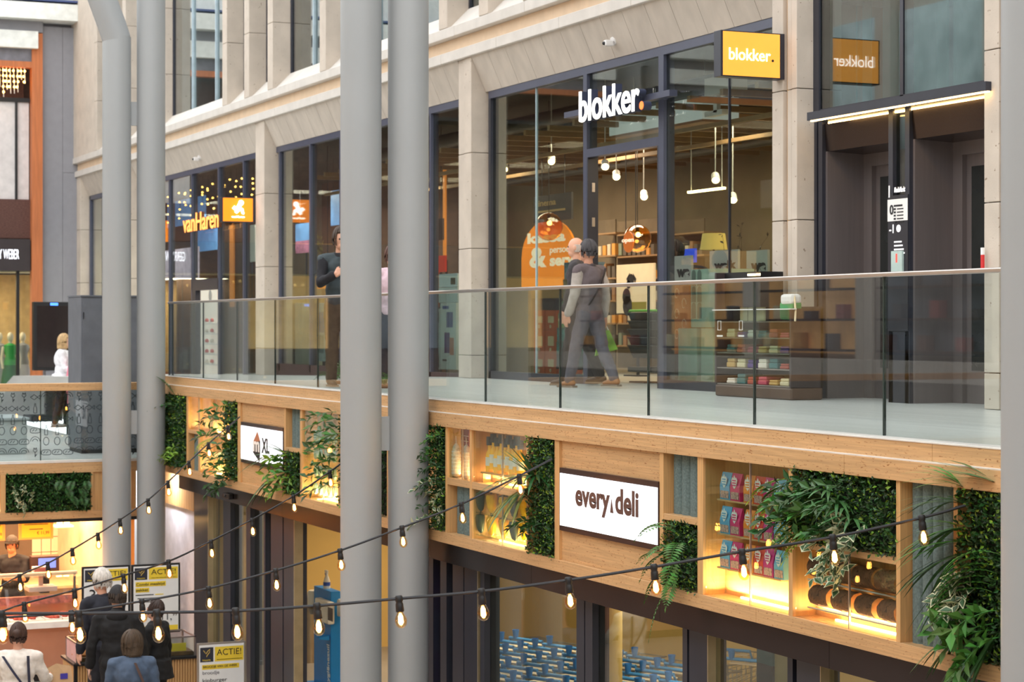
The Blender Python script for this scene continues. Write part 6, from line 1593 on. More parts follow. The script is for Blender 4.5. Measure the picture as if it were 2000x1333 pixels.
# raised letters shoe shop
Y = 10.8; x0, x1 = XY(358, Y), XY(427, Y); z0 = ZY(360, 455, Y)
t = thing('raised_letters', (x0, Y, z0), 'orange illuminated raised letters on the shoe shop window', 'sign')
hgt = ZY(395, 412, Y)-ZY(395, 448, Y)
text('lettering', 'vanHaren', (x0, Y, z0), RX, UZ, flat('orange_letters', (255, 160, 80), emit=1.3), width=x1-x0, height=hgt, depth=.01, parent=t, bold=.008)
text('letter_body', 'vanHaren', (x0, Y+.06, z0), RX, UZ, pm('letter_side_brown', (110, 60, 30), .5), width=x1-x0, height=hgt, depth=.06, parent=t, bold=.008)
obj('rail', MB().box(x0-.1, XY(433, 10.9), 10.88, 10.93, z0+hgt*.4, z0+hgt*.55), DARK, t); obj('bracket', MB().box(XY(420, 10.9), XY(424, 10.9), 10.9, YW, z0+hgt*.4, z0+hgt*.55), DARK, t)
# cameras on the lintel
for u, v, l in ((1193, 83, 'small white security camera on the sloped lintel above the homeware shop'), (386, 310, 'small white security camera on the sloped lintel of the shoe shop')):
    Y = 10.84; p = Vector((XY(u, Y), Y, ZY(u, v, Y)))
    t = thing('security_camera', tuple(p), l, 'camera', 'security cameras')
    obj('mount', MB().lathe([(.05, 0), (.05, .04)], p+Vector((0, .06, .03)), 14, (0, -.9, -.4)), WHITE, t, smooth=True)
    obj('body', MB().bbox(p+Vector((0, -.03, -.01)), .07, .11, .07), WHITE, t, bevel=.015)
    obj('lens', MB().ball(p+Vector((0, -.09, -.015)), .022, 10, 7), BLACK, t, smooth=True)
# curtains behind lift-bay upper glass
CUR = pm('teal_curtain', (128, 164, 160), .8, var=.12, scale=2)
t = thing('curtain', (XY(1700, 11.5), 11.5, 2.2), 'pale teal curtains behind the glass above the lifts', 'curtain')
for (ua, ub) in ((1632, 1672), (1690, 1700), (1725, 1757), (1772, 1850), (1862, 1930)):
    xa, xb = XY(ua, 11.5), XY(ub, 11.5); n = 24; vs = []
    for k in range(n+1): 
        x = xa+(xb-xa)*k/n; y = 11.5+.04*math.sin(k*1.1)+.02*math.sin(k*2.3); vs += [(x, y, zc+.1), (x, y, 8.4)]
    obj('drape', MB().add(vs, [(2*k, 2*k+2, 2*k+3, 2*k+1) for k in range(n)]), CUR, t, smooth=True)
# ================================================================== OUTDOOR DISPLAY CABINET BY THE PILLAR
Y = 10.35; x0, x1 = XY(1396, Y), XY(1545, Y); W = x1-x0
t = thing('display_cabinet', (x0, Y, ZFL), 'dark open display cabinet on the walkway beside the pillar', 'cabinet')
DKC = pm('cabinet_dark', (52, 42, 44), .5); ztp = ZY(1470, 530, Y)
obj('base', MB().box(x0, x1, Y, Y+.36, ZFL, ZFL+.12), pm('cabinet_brown', (88, 66, 52), .5), t, bevel=.02)
obj('side', MB().box(x0, x0+.03, Y, Y+.36, ZFL+.12, ztp), DKC, t); obj('side', MB().box(x1-.03, x1, Y, Y+.36, ZFL+.12, ZY(1470, 604, Y)), DKC, t)
obj('back', MB().box(x0, x1, Y+.33, Y+.36, ZFL+.12, ZY(1470, 600, Y)), DKC, t); obj('header', MB().box(x0, x0+W*.5, Y+.1, Y+.36, ZY(1470, 600, Y), ztp), BLACK, t)
obj('lit_edge', MB().box(x0+W*.34, x0+W*.5, Y+.09, Y+.10, ztp-.04, ztp-.02), WARM, t)
for v in (628, 660, 690, 720, 752): obj('shelf_board', MB().box(x0+.03, x1-.03, Y+.01, Y+.33, ZY(1470, v, Y)-.01, ZY(1470, v, Y)), pm('cabinet_shelf', (130, 120, 112), .5), t)
obj('glass_front', MB().box(x0+.02, x1-.02, Y-.008, Y-.002, ZY(1470, 700, Y), ZY(1470, 604, Y)), GLASS, t)
obj('top_edge', MB().box(x0-.02, x1+.02, Y-.02, Y+.05, ZY(1470, 606, Y), ZY(1470, 604, Y)), WHITE, t)
for u, w2 in ((1404, 14), (1446, 12)):
    zq = ZY(u, 645, Y); obj('icon', MB().tube([(XY(u, Y), Y-.012, zq), (XY(u, Y), Y-.012, zq+.09), (XY(u+6, Y), Y-.012, zq+.09), (XY(u+6, Y), Y-.012, zq), (XY(u, Y), Y-.012, zq)], .004, 5), PAPER, t)
    obj('text_line', MB().box(XY(u-2, Y), XY(u+9, Y), Y-.012, Y-.009, ZY(u, 658, Y), ZY(u, 655, Y)), PAPER, t)
cols = [('cream', (214, 200, 160)), ('rose', (190, 70, 90)), ('teal', (50, 110, 110)), ('violet', (84, 60, 130)), ('sand', (200, 160, 90)), ('brick', (170, 70, 50)), ('ivory', (226, 216, 200))]
for r, v in enumerate((660, 690, 720, 752)):
    for k in range(6):
        cn, c = cols[(k*3+r*2) % 7]; xx = x0+W*(.1+.14*k); zz = ZY(1470, v, Y); h = random.uniform(.05, .10)
        g = thing('folded_item', (xx, Y+.15, zz), '%s folded textile, %s from the left on the %s cabinet shelf' % (cn, ordw[k], ordw[r]), 'textile', 'folded goods in the display cabinet')
        obj('stack', MB().box(xx, xx+W*.11, Y+.05, Y+.28, zz, zz+h*.6), flat('textile_'+cn, c), g, bevel=.012); obj('top_fold', MB().box(xx+.005, xx+W*.105, Y+.055, Y+.27, zz+h*.6, zz+h), flat('textile_'+cn, c), g, bevel=.012)
t = thing('paper_sheets', (x0+.3, Y+.2, ZY(1470, 628, Y)), 'cream product sheets standing on top of the display cabinet shelf', 'sheets')
for k in range(3): obj('sheet', MB().bbox((x0+.25+.16*k, Y+.2, ZY(1470, 628, Y)+.13), .14, .02, .25), flat('cream_sheet', (222, 214, 170)), t)
t = thing('green_bag', (x1-.18, Y+.1, ZY(1470, 628, Y)), 'green and white folded bag on the right end of the display cabinet', 'bag')
obj('bag_body', MB().bbox((x1-.2, Y+.12, ZY(1470, 628, Y)+.10), .24, .12, .18), flat('emerald', (20, 150, 90)), t, bevel=.03); obj('white_flap', MB().bbox((x1-.18, Y+.11, ZY(1470, 628, Y)+.21), .2, .13, .10), WHITE, t, bevel=.03)
obj('strap', MB().tube([(x1-.1, Y+.1, ZY(1470, 628, Y)+.25), (x1+.0, Y+.05, ZY(1470, 628, Y)+.1), (x1+.04, Y+.02, ZY(1470, 628, Y))], .01, 6), LBL, t)
# potted plants on the walkway beside the columns
for u, l in ((655, 'small leafy floor plant left of the nearer columns'), (751, 'small leafy floor plant seen between the nearer columns')):
    Y = 8.2; p = Vector((XY(u, Y), Y, floor_z(XY(u, Y))))
    t = thing('potted_plant', tuple(p), l, 'plant', 'floor plants')
    obj('pot', MB().lathe([(.09, 0), (.12, .04)], p, 14), pm('clay_pot', (170, 120, 90), .7), t, smooth=True)
    for k in range(8): obj('frond', fern(p+Vector((0, 0, .03)), (random.uniform(-1, 1), random.uniform(-1, 1), 1.3), .28, .9, .07, 9), LEAFM, t)
# ================================================================== STRING LIGHTS
BULBG = glass('bulb_glass', (255, 226, 184), .05, 1.0)
FIL = pm('filament', (255, 206, 130), .5, emit=40, ecol=(255, 184, 96), var=0)
SOCK = pm('socket_black', (24, 24, 26), .5); CABL = pm('cable_black', (26, 26, 30), .55)
def string(label, uL, tL, uR, yR, pts):
    """pts: (u, v of the cable at each socket). The cable hangs in the vertical plane between two anchors."""
    A = Vector((rd(uL)[0]*tL, rd(uL)[1]*tL)); B = Vector((XY(uR, yR), yR))
    def place_(u, v):
        d = rd(u); e = B-A
        # A + s e = t d
        det = e.x*(-d[1]) - e.y*(-d[0])
        s = ((-A.x)*(-d[1]) - (-A.y)*(-d[0]))/det
        q = A+e*s; t_ = q.x/d[0]
        return Vector((q.x, q.y, (V0-v)/4000*t_))
    P = [place_(u, v) for u, v, b in pts]
    t = thing('string_light', tuple(P[0]), label, 'string light', 'warm bulb strings')
    # smooth cable through points
    path = []
    for i in range(len(P)-1):
        p0, p1, p2, p3 = P[max(i-1, 0)], P[i], P[i+1], P[min(i+2, len(P)-1)]
        for k in range(5):
            f = k/5; path.append(.5*((2*p1)+(p2-p0)*f+(2*p0-5*p1+4*p2-p3)*f*f+(3*p1-p0-3*p2+p3)*f**3))
    path.append(P[-1])
    obj('cable', MB().tube(path, .009, 6), CABL, t, smooth=True)
    for (u, v, b), p in zip(pts, P):
        if not b: continue
        dr = Vector((.10, .06, -1)).normalized()
        obj('socket', MB().lathe([(.016, -.018), (.022, -.01), (.022, .012), (.018, .02), (.022, .03), (.024, .07), (.02, .075)], p, 12, dr), SOCK, t, smooth=True)
        bl = obj('bulb', MB().lathe([(.014, .07), (.022, .085), (.032, .11), (.034, .128), (.028, .15), (.014, .163), (.003, .166)], p, 16, dr), BULBG, t, smooth=True)
        obj('filament', MB().lathe([(.005, .082), (.014, .10), (.016, .135), (.005, .148)], p, 8, dr), FIL, bl, smooth=True)
string('string of small bulbs farthest left, climbing to the plants beside the XL sign', -40, 20.0, 470, YF-.15,
       [(-30, 1165, 1), (38, 1125, 1), (93, 1101, 1), (141, 1074, 1), (191, 1044, 1), (234, 1016, 1), (289, 977, 1), (328, 942, 1), (369, 903, 1), (407, 867, 1), (445, 835, 1), (468, 815, 0)])
string('second bulb string from the left, rising behind the nearer columns', -40, 17.6, 690, YF-.12,
       [(-30, 1208, 1), (47, 1180, 1), (145, 1154, 1), (241, 1125, 1), (329, 1097, 1), (412, 1058, 1), (492, 1016, 1), (573, 970, 1), (644, 922, 1), (690, 888, 0)])
string('third bulb string, passing over the columns to the tall boxwood panel', -40, 15.5, 1078, YF-.12,
       [(-60, 1212, 1), (7, 1207, 1), (139, 1197, 1), (277, 1175, 1), (407, 1150, 1), (538, 1115, 1), (664, 1076, 1), (785, 1031, 1), (901, 985, 1), (1014, 930, 1), (1078, 897, 0)])
string('nearest bulb string with the largest bulbs, ending at the far right plants', -80, 11.0, 1890, YF-.10,
       [(-160, 1200, 0), (2, 1199, 1), (153, 1199, 1), (306, 1197, 1), (460, 1194, 1), (619, 1184, 1), (779, 1170, 1), (940, 1156, 1), (1110, 1134, 1), (1277, 1108, 1), (1449, 1078, 1), (1626, 1050, 1), (1800, 1012, 1), (1885, 988, 0)])
# ================================================================== PEOPLE
def cap_(mb, p, r, q, s_, n=12):
    """tapered capsule with rounded ends"""
    p = Vector(p); q = Vector(q); d = q-p; L_ = d.length
    if L_ < 1e-5: mb.ball(p, r, n, 8); return
    d.normalize(); prof = [(r*math.sin(a), -r*math.cos(a)) for a in (.25, .6, 1.0, 1.57)] + [(s_*math.sin(a), L_-s_*math.cos(a)) for a in (1.57, 2.1, 2.5, 2.9)]
    mb.lathe(prof, p, n, d)
def remesh(o, vox, smooth=2):
    r = o.modifiers.new('remesh', 'REMESH'); r.mode = 'VOXEL'; r.voxel_size = vox; r.use_smooth_shade = True
    s_ = o.modifiers.new('smooth', 'SMOOTH'); s_.iterations = smooth; s_.factor = .5
_tx = bpy.data.textures.new('folds', 'CLOUDS'); _tx.noise_scale = .11; _tx.noise_depth = 1
def fold(o, s_):
    d_ = o.modifiers.new('folds', 'DISPLACE'); d_.texture = _tx; d_.strength = s_; d_.mid_level = .5; d_.texture_coords = 'GLOBAL'
def rotv(v, ang): c, s_ = math.cos(ang), math.sin(ang); return Vector((v[0]*c-v[1]*s_, v[0]*s_+v[1]*c, v[2]))
def person(label, loc, heading, h=1.75, skin=(214, 166, 138), top=(60, 60, 64), sleeve=None, bottom=(50, 50, 56), shoes=(40, 36, 34), hair=(70, 60, 52), hairstyle='short', legs=((12, 4), (-14, 12)),
           arms=((10, 8, 20), (-10, 8, 25)), coat=0.0, short=False, headturn=0.0, bulk=1.0, cap=None, collar=None, vox=.012, strap=None, look=0.0, hood=False):
    k = h/1.75; R = math.radians
    t = thing('person', tuple(loc), label, 'person', None, None, True, heading)
    SK = flat('skin_%d_%d_%d' % skin, skin, .55); TP = pm('cloth_%d_%d_%d' % top, top, .85, var=.12, scale=20, bump=.25, bscale=120)
    SL = pm('cloth_%d_%d_%d' % (sleeve or top), sleeve or top, .85, var=.12, scale=20, bump=.25, bscale=120); BT = pm('cloth_%d_%d_%d' % bottom, bottom, .85, var=.12, scale=20, bump=.2, bscale=120)
    # joints
    legp = []
    for s_, (sw, bd_) in zip((1, -1), legs):
        hp = Vector((0, .09*s_, .90)); kn = hp+Vector((math.sin(R(sw)), 0, -math.cos(R(sw))))*.42; an = kn+Vector((math.sin(R(sw-bd_)), 0, -math.cos(R(sw-bd_))))*.40
        legp.append((hp, kn, an))
    dz = .085-min(l[2].z for l in legp)
    legp = [tuple(p+Vector((0, 0, dz)) for p in l) for l in legp]
    pel = Vector((0, 0, .93+dz)); wst = Vector((.0, 0, 1.08+dz)); ch = Vector((0, 0, 1.30+dz)); nk = Vector((.015, 0, 1.46+dz)); hd = Vector((.03, 0, 1.625+dz))
    armp = []
    for s_, (sw, out, be) in zip((1, -1), arms):
        sh = Vector((0, .19*s_*bulk**.5, 1.405+dz)); u_ = Vector((math.sin(R(sw))*math.cos(R(out)), s_*math.sin(R(out)), -math.cos(R(sw))*math.cos(R(out))))
        el = sh+u_*.285; inn = -s_*math.sin(R(be))*.25 if be > 60 else 0
        f_ = Vector((math.sin(R(sw+be))*math.cos(R(out*.5)), s_*math.sin(R(out*.4))+inn*2.2, -math.cos(R(sw+be)))).normalized(); wr = el+f_*.25
        armp.append((sh, el, wr, f_, s_))
    S = lambda v: Vector(v)*k
    # body: one continuous skin surface
    b = MB()
    def C(p, r, q, s2, mb=b, e=0.0): cap_(mb, S(p), (r+e)*k, S(q), (s2+e)*k)
    b.ball(S(pel), .14*k, 14, 9, (.85, 1.1, .9)); b.ball(S(wst), .125*k, 14, 9, (.85, 1.08, 1.2)); b.ball(S(ch), .15*k, 14, 9, (.8, 1.12, 1.1)); C(nk-Vector((0, 0, .06)), .06, nk+Vector((.01, 0, .08)), .052)
    hr = (.098, .078, .122)
    HD = Matrix.Rotation(headturn, 3, 'Z') @ Matrix.Rotation(look, 3, 'Y')
    def hv(x, y, z): return S(hd + HD @ Vector((x, y, z)))
    def hball(mb, c, r, sc): 
        m2 = MB(); m2.ball((0, 0, 0), 1, 16, 11, (r*sc[0], r*sc[1], r*sc[2])); mb.add([hv(c[0]+p[0], c[1]+p[1], c[2]+p[2]) for p in m2.v], m2.f)
    hball(b, (0, 0, .01), 1, (hr[0], hr[1], hr[2]-.012)); hball(b, (.03, 0, -.06), 1, (.062, .056, .055)); hball(b, (.095, 0, -.015), 1, (.022, .014, .022)); hball(b, (.088, 0, .005), 1, (.012, .010, .03))
    for s_ in (1, -1): hball(b, (-.005, .08*s_, -.005), 1, (.018, .010, .032))
    hball(b, (.085, 0, -.062), 1, (.012, .028, .010))
    for hp, kn, an in legp:
        C(hp, .082, kn, .055); C(kn, .055, an, .036); C(an+Vector((-.02, 0, -.04)), .035, an+Vector((.11, 0, -.055)), .028)
    for sh, el, wr, f_, s_ in armp:
        C(sh, .052, el, .041); C(el, .041, wr, .028)
        # hand: palm and five fingers
        side = f_.cross(Vector((0, s_, 0)) if abs(f_.y) < .8 else Vector((1, 0, 0))).normalized(); thick = f_.cross(side).normalized()
        pm_ = wr+f_*.055; C(wr, .026, wr+f_*.03, .028)
        for q in range(4):
            bp = wr+f_*.03+side*(q-1.5)*.021; C(bp, .015, bp+f_*.055, .0125)
            L_ = (.036, .042, .040, .030)[q]; c1 = bp+f_*(.055+L_)+thick*.006*s_; C(bp+f_*.06, .0095, c1, .0085); C(c1, .0085, c1+(f_*.8+thick*s_*.6).normalized()*L_*.8, .0075)
        tb_ = wr+f_*.03-side*.035; C(tb_, .012, tb_+(f_*.7-side*.7).normalized()*.035, .0105); C(tb_+(f_*.7-side*.7).normalized()*.035, .0105, tb_+(f_*.7-side*.7).normalized()*.035+f_*.03, .009)
    o = obj('body', b, SK, t); remesh(o, .0085*k, 1)
    # garments
    m_ = MB(); e = .018
    m_.ball(S(ch), (.15+e)*k*bulk, 16, 10, (.84, 1.14, 1.12)); m_.ball(S(wst), (.135+e)*k*bulk, 16, 10, (.85, 1.06, 1.25)); m_.ball(S(pel+Vector((0, 0, .02))), (.145+e)*k*bulk, 16, 10, (.86, 1.08, .8))
    for sh, el, wr, f_, s_ in armp: C(sh, .056, Vector((0, .05*s_, 1.42+dz)), .06, m_, e)
    C(nk-Vector((0, 0, .07)), .07, nk-Vector((0, 0, .02)), .062, m_, .008)
    if coat:
        m_.lathe([((.155+e)*k*bulk, 0), ((.17+e)*k*bulk, coat*.5*k), ((.18+e)*k*bulk, coat*k), (.10*k, coat*k+.01)], S(pel+Vector((0, 0, .08))), 18, (0, 0, -1))
    sleeves = MB()
    for sh, el, wr, f_, s_ in armp:
        C(sh, .055, el, .045, sleeves, e*.8*bulk)
        if not short: C(el, .045, wr-f_*.015, .036, sleeves, e*.8*bulk)
        else: pass
    if sleeve is None: m_.add(sleeves.v, sleeves.f)
    o = obj('jacket' if coat or not short else 'shirt', m_, TP, t); remesh(o, vox*k); fold(o, .035)
    if sleeve is not None: o = obj('sleeves', sleeves, SL, t); remesh(o, vox*k); fold(o, .025)
    if hood:
        m_ = MB(); m_.ball(S(nk+Vector((-.09, 0, -.01))), .10*k, 14, 9, (.7, 1.15, .75)); C(nk-Vector((0, 0, .04)), .085, nk+Vector((0, 0, .01)), .08, m_); o = obj('hood', m_, TP, t); remesh(o, vox*k)
    if collar:
        m_ = MB(); m_.lathe([(.075*k, 0), (.088*k, .03*k), (.08*k, .075*k), (.066*k, .06*k)], S(nk-Vector((.005, 0, .05))), 18); obj('collar', m_, flat('collar_%d_%d_%d' % collar, collar), t, smooth=True)
    m_ = MB(); e2 = .014*bulk
    m_.ball(S(pel-Vector((0, 0, .01))), (.14+e2)*k, 16, 10, (.86, 1.08, .85))
    for hp, kn, an in legp: C(hp, .084, kn, .062, m_, e2); C(kn, .062, an+Vector((0, 0, .01)), .05, m_, e2*.9)
    o = obj('trousers', m_, BT, t); remesh(o, vox*k); fold(o, .025)
    for hp, kn, an in legp:
        m_ = MB(); C(an+Vector((-.035, 0, -.035)), .045, an+Vector((.05, 0, -.045)), .042, m_); C(an+Vector((.05, 0, -.045)), .042, an+Vector((.145, 0, -.058)), .03, m_)
        lo = min(p[2] for p in m_.v)
        o = obj('shoe', m_, flat('shoe_leather_%d_%d_%d' % shoes, shoes, .5), t, smooth=True)
        fl = lo; s2 = MB().box(S(an).x-.085*k, S(an).x+.175*k, S(an).y-.042*k, S(an).y+.042*k, max(0, fl-.004), max(0, fl-.004)+.022); obj('sole', s2, flat('shoe_sole', (150, 130, 110)), o)
    # head details
    for s_ in (1, -1):
        m2 = MB(); m2.ball(hv(.082, .032*s_, .012), .012*k, 8, 6); obj('eye', m2, flat('eye_dark', (48, 36, 30), .2), t, smooth=True)
    HM = pm('hair_%d_%d_%d' % hair, hair, .6, var=.25, scale=40, stretch=(1, 1, .3), bump=.4, bscale=150)
    if hairstyle != 'bald':
        m2 = MB(); m2.ball((0, 0, 0), 1, 22, 16, (1, 1, 1)); vs = []
        long = {'short': 0, 'bob': .085, 'bun': 0}[hairstyle]
        for x, y, z in m2.v:
            g = 1.12
            if x > .35 and z < .42: g = .82
            elif x > .1 and z < -.05 and long == 0: g = .80
            if z < -.45 and long == 0: g = .86
            X, Y_, Z_ = x*hr[0]*g-.006, y*hr[1]*g*1.02, z*hr[2]*g+.012
            if long and z < .15 and x < .5:
                rr = math.hypot(x, y); q_ = min(2.2, .98/max(rr, .25)); X = x*hr[0]*1.2*q_-.016; Y_ = y*hr[1]*1.42*q_; Z_ = max(z*hr[2]*1.1, -.105)+.012-long*(.15-z)*.25
            elif long: X *= 1.05; Y_ *= 1.34; Z_ *= 1.05
            if long and g < 1 and x > .35: pass
            j = random.uniform(-.0025, .0025); vs.append(hv(X+j, Y_+j, Z_))
        hm = MB(); hm.add(vs, m2.f)
        for q in range(90 if not cap else 40):
            ph = random.uniform(-math.pi, math.pi); gg = random.uniform(1.13, 1.19); wy = 1.30 if long else 1.0
            end = 1.0 if abs(ph) < .75 else (1.55 if long else random.uniform(1.75, 2.15)); st_ = random.uniform(.12, .5) if not cap else 1.2; pts = []
            for i in range(7):
                th = st_+(end-st_)*i/6; pts.append(hv(hr[0]*gg*math.sin(th)*math.cos(ph)-.006, hr[1]*gg*wy*math.sin(th)*math.sin(ph), hr[2]*gg*math.cos(th)+.012))
            if long and abs(ph) >= .75:
                for i in range(1, 5): pts.append(hv(hr[0]*gg*(1+.02*i)*math.cos(ph)*(1-.02*i*i*.3)-.008, hr[1]*gg*wy*(1+.03*i-.018*i*i)*math.sin(ph), .012-.036*i+random.uniform(-.004, .004)))
            hm.tube(pts, .013*k, 5, .006*k)
        obj('hair', hm, HM, t, smooth=True)
        if hairstyle == 'bun': m2 = MB(); m2.ball(hv(-.10, 0, .05), .05*k, 12, 8); obj('hair_bun', m2, HM, t, smooth=True)
    else:
        m2 = MB(); m2.ball((0, 0, 0), 1, 20, 14, (1, 1, 1)); vs = []
        for x, y, z in m2.v:
            g = 1.05 if (x < .15 and -.55 < z < .25) else .8
            vs.append(hv(x*hr[0]*g-.004, y*hr[1]*g, z*hr[2]*g+.005))
        hm = MB(); hm.add(vs, m2.f); obj('hair', hm, HM, t, smooth=True)
    if cap:
        m2 = MB(); m2.ball((0, 0, 0), 1, 22, 14, (1, 1, 1)); vs = []
        for x, y, z in m2.v:
            g = 1.2 if z > .12 else .8; vs.append(hv(x*hr[0]*g*.98, y*hr[1]*g, z*hr[2]*(1.08 if z > .12 else .8)+.02))
        hm = MB(); hm.add(vs, m2.f); cp_ = obj('cap', hm, flat('cap_%d_%d_%d' % cap, cap, .8), t, smooth=True)
        pts = [(.09*math.cos(a)+.06, .085*math.sin(a)) for a in [(-1.45+2.9*i/10) for i in range(11)]]
        vs = [hv(x, y, .035) for x, y in pts]+[hv(x, y, .045) for x, y in pts]; n = len(pts)
        obj('cap_brim', MB().add(vs, [tuple(range(n)), tuple(range(2*n-1, n-1, -1))]+[(i, i+1, i+1+n, i+n) for i in range(n-1)]), flat('cap_%d_%d_%d' % cap, cap, .8), cp_)
    if strap:
        for (y0_, y1_), c in strap:
            zt_, zl_ = 1.44+dz, 1.0+dz; pts = []
            for i in range(9):
                f = i/8; y = y0_+(y1_-y0_)*f; z = zt_+(zl_-zt_)*f; xb_ = -(.158+.014*math.sin(f*3.1))*bulk*max(.35, math.sqrt(max(0.05, 1-(y/.26)**2))); pts.append(S((xb_, y, z)))
            vs = []
            for p in pts: vs += [p+Vector((-.006, -.014, 0)), p+Vector((-.006, .014, 0)), p+Vector((.004, .014, 0)), p+Vector((.004, -.014, 0))]
            fs = [(4*i+a, 4*i+(a+1) % 4, 4*i+4+(a+1) % 4, 4*i+4+a) for i in range(len(pts)-1) for a in range(4)]
            obj('bag_strap', MB().add(vs, fs), flat('strap_%d_%d_%d' % c, c), t)
    t['hands'] = 0; del t['hands']
    def handpos(i):
        sh, el, wr, f_, s_ = armp[i]; p = S(wr+f_*.07); c, s2 = math.cos(heading), math.sin(heading)
        return Vector((loc[0]+p.x*c-p.y*s2, loc[1]+p.x*s2+p.y*c, loc[2]+p.z))
    return t, handpos
FW, LF = Vector((-CT, ST)), Vector((-ST, -CT))       # away from the viewer, towards photo left
def hdg(away, left): d = FW*away+LF*left; return math.atan2(d.y, d.x)
def spot(u, t_, z): d = rd(u); return (d[0]*t_, d[1]*t_, z)
# walkway: man in vest and bald man
_, hp_ = person('man in a grey quilted vest walking left with a green bag', spot(1152, 23.4, ZFL), hdg(.75, .75), 1.70, (206, 150, 122), (104, 92, 94), (176, 166, 158), (92, 88, 96), (150, 100, 62), (74, 70, 72), 'short',
       legs=((20, 6), (-16, 12)), arms=((8, 6, 14), (-6, 12, 16)), headturn=.35, collar=(70, 62, 66), strap=[((-.12, .16), (50, 40, 40))])
hpos = hp_(1)
t = thing('green_carrier', tuple(hpos), 'green and white carrier bag in the hand of the man in the vest', 'bag')
mb = MB(); w_ = .13
A = hpos+Vector((0, 0, -.10)); dr_ = Vector((ST, CT, 0))
mb.add([A+dr_*-.04, A+dr_*.06, A+dr_*.16+Vector((0, 0, -.22)), A-dr_*.10+Vector((0, 0, -.30)), A+dr_*-.04+Vector((-.08, .03, 0)), A+dr_*.06+Vector((-.08, .03, 0)), A+dr_*.16+Vector((-.12, .05, -.22)), A-dr_*.10+Vector((-.12, .05, -.30))],
       [(0, 1, 2, 3), (7, 6, 5, 4), (0, 4, 5, 1), (1, 5, 6, 2), (2, 6, 7, 3), (3, 7, 4, 0)])
obj('bag_body', mb, pm('bag_green', (120, 164, 50), .5, var=.4, scale=6), t); obj('bag_handle', MB().tube([A+dr_*-.03, hpos, A+dr_*.05], .008, 6), flat('bag_handle', (200, 200, 190)), t)
person('bald man in dark clothes walking on the far side of the vest man', spot(1130, 24.35, ZFL), hdg(.3, 1), 1.77, (222, 168, 140), (60, 56, 58), None, (34, 32, 36), (44, 40, 40), (190, 176, 166), 'bald',
       legs=((12, 4), (-12, 10)), arms=((6, 6, 12), (-6, 6, 14)))
# man with folded arms
xx = spot(664, 23.9, 0)
person('man in a grey and black polo shirt standing with folded arms at the glass rail', spot(664, 23.9, floor_z(xx[0])), hdg(-1, -.35), 1.83, (206, 156, 130), (58, 68, 72), (24, 24, 30), (92, 72, 52), (40, 36, 34), (70, 56, 46), 'short',
       legs=((2, 1), (-2, 1)), arms=((28, 12, 86), (24, 12, 88)), collar=(26, 26, 32))
xx = spot(768, 24.6, 0)
person('person in a pale pink shirt glimpsed between the nearer columns', spot(766, 24.6, floor_z(xx[0])), hdg(1, .2), 1.66, (220, 172, 148), (226, 196, 206), None, (44, 46, 56), (40, 40, 44), (90, 60, 50), 'short', arms=((4, 16, 10), (-4, 16, 10)), collar=(190, 60, 70))
person('dark figure standing inside the homeware shop beside the blue screen', spot(1322, 24.9, ZFL), hdg(-.3, .8), 1.72, (120, 90, 76), (34, 32, 36), None, (30, 30, 34), (30, 28, 28), (26, 22, 22), 'short', legs=((3, 1), (-3, 2)))
# woman in white on the far deck with a pink coat
_, hp_ = person('blonde woman in a white jacket on the far deck', spot(122, 38.3, ZB), hdg(.1, -1), 1.72, (224, 178, 152), (236, 236, 240), None, (40, 42, 56), (210, 204, 200), (196, 164, 118), 'bob', legs=((6, 2), (-6, 6)), arms=((18, 8, 40), (14, 8, 40)), coat=.18, bulk=1.12)
pc = spot(149, 38.0, ZB)
t = thing('pink_coat', pc, 'pink coat hanging beside the grey kiosk next to the woman in white', 'coat')
PNK = flat('pink_cloth', (226, 132, 152), .8)
obj('coat_body', MB().lathe([(.17, .45), (.15, .8), (.13, 1.1), (.11, 1.2), (.04, 1.25)], pc, 14), PNK, t, smooth=True)
for s_ in (-1, 1): obj('sleeve', MB().tube([Vector(pc)+Vector((.03, .1*s_, 1.18)), Vector(pc)+Vector((.05, .16*s_, .9)), Vector(pc)+Vector((.08, .16*s_, .65))], .055, 8, .045), PNK, t, smooth=True)
obj('hanger_stand', MB().tube([Vector(pc), Vector(pc)+Vector((0, 0, 1.3))], .015, 6), BLACK, t)
bg = spot(146, 33.5, ZB)
t = thing('black_handbag', bg, 'black bag with long straps behind the printed glass', 'bag')
obj('bag_body', MB().bbox(Vector(bg)+Vector((0, 0, .3)), .14, .26, .36), BLACK, t, bevel=.03); obj('straps', MB().tube([Vector(bg)+Vector((0, -.06, .48)), Vector(bg)+Vector((0, -.02, .95)), Vector(bg)+Vector((0, .08, .48))], .012, 6), BLACK, t)
# ground floor
person('food stall worker in a black shirt and cap behind the counter', spot(25, 30.2, ZL), hdg(-1, .15), 1.80, (226, 156, 112), (34, 32, 36), None, (40, 40, 44), (30, 30, 30), (60, 48, 40), 'short', arms=((26, 10, 74), (34, 14, 70)), short=True, cap=(60, 54, 50), headturn=.1)
person('white-haired man in a dark quilted jacket looking at the posters', spot(201, 24.75, ZL), hdg(.8, .65), 1.93, (220, 166, 140), (32, 34, 44), None, (36, 36, 42), (30, 30, 32), (214, 208, 200), 'short', legs=((2, 1), (-2, 2)), arms=((4, 6, 10), (4, 6, 10)), headturn=.5, bulk=1.1, collar=(28, 30, 40))
person('man in a black hooded sweater and cap seen from behind', spot(229, 23.6, ZL), hdg(1, .12), 1.88, (206, 160, 136), (20, 20, 22), None, (22, 22, 26), (24, 24, 26), (60, 50, 44), 'short', legs=((2, 1), (-2, 2)), arms=((-4, 14, 22), (2, 12, 20)), bulk=1.12, cap=(36, 34, 36), headturn=.25, hood=True)
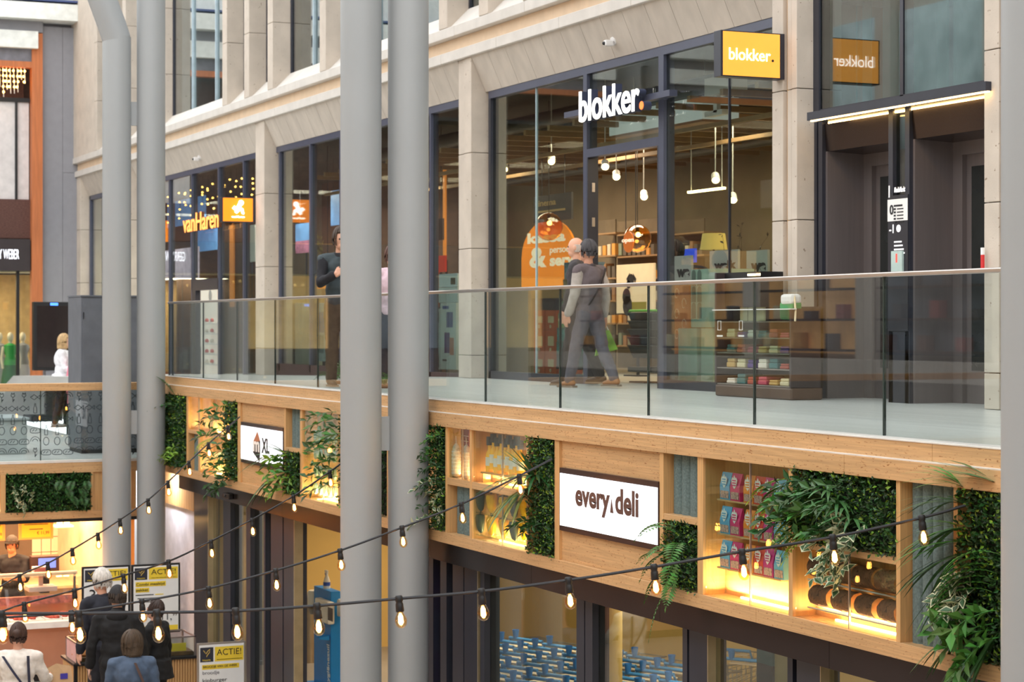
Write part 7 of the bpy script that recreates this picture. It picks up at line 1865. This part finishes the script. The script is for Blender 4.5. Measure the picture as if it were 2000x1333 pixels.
person('woman in a black coat glancing up to the left', spot(306, 24.4, ZL), hdg(.35, 1), 1.61, (222, 170, 146), (18, 18, 20), None, (24, 24, 28), (24, 24, 26), (56, 40, 34), 'short', legs=((2, 1), (-2, 2)), arms=((8, 8, 24), (-4, 8, 14)), coat=.25, bulk=1.15, look=-.35, headturn=.1)
person('woman in a blue denim jacket with a brown shoulder strap', spot(258, 21.6, ZL), hdg(.95, .25), 1.655, (222, 172, 148), (72, 88, 110), None, (60, 70, 90), (60, 50, 46), (70, 55, 40), 'bob', legs=((2, 1), (-2, 2)), arms=((18, 12, 46), (6, 10, 30)), bulk=1.12, strap=[((-.02, -.2), (80, 60, 54))], headturn=.35)
_, hp_ = person('woman in a cream jacket with dark bag straps at the lower left corner', spot(35, 21.8, ZL), hdg(1, .1), 1.70, (214, 160, 134), (224, 216, 206), None, (50, 52, 62), (60, 54, 50), (66, 44, 34), 'bun', legs=((2, 1), (-2, 2)), arms=((12, 8, 30), (22, 14, 60)), bulk=1.1, strap=[((.14, -.17), (30, 34, 60)), ((-.13, -.15), (26, 28, 50))])
hpos = hp_(1)
t = thing('paper_bag', tuple(hpos), 'crumpled brown paper bag held by the woman in the cream jacket', 'bag')
q = Vector(spot(95, 21.6, 0)); q.z = ZX(95, 1290, q.x); q = Vector((hpos.x-.02, hpos.y+.02, hpos.z-.02))
mb = MB(); mb.add([q+Vector((.05, -.02, -.12)), q+Vector((.05, .22, -.06)), q+Vector((-.07, .22, -.06)), q+Vector((-.07, -.02, -.12)), q+Vector((.03, -.06, .12)), q+Vector((.03, .04, .17)), q+Vector((.02, .20, .13)), q+Vector((-.04, .2, .13)), q+Vector((-.04, .05, .15)), q+Vector((-.04, -.06, .12))],
       [(0, 3, 2, 1), (0, 1, 6, 5, 4), (1, 2, 7, 6), (2, 3, 9, 8, 7), (3, 0, 4, 9)])
obj('paper', mb, pm('kraft_paper', (196, 160, 120), .8, var=.15), t); obj('blue_mark', MB().bbox(q+Vector((.052, .12, .03)), .004, .08, .06), flat('indigo_print', (60, 50, 150)), t)
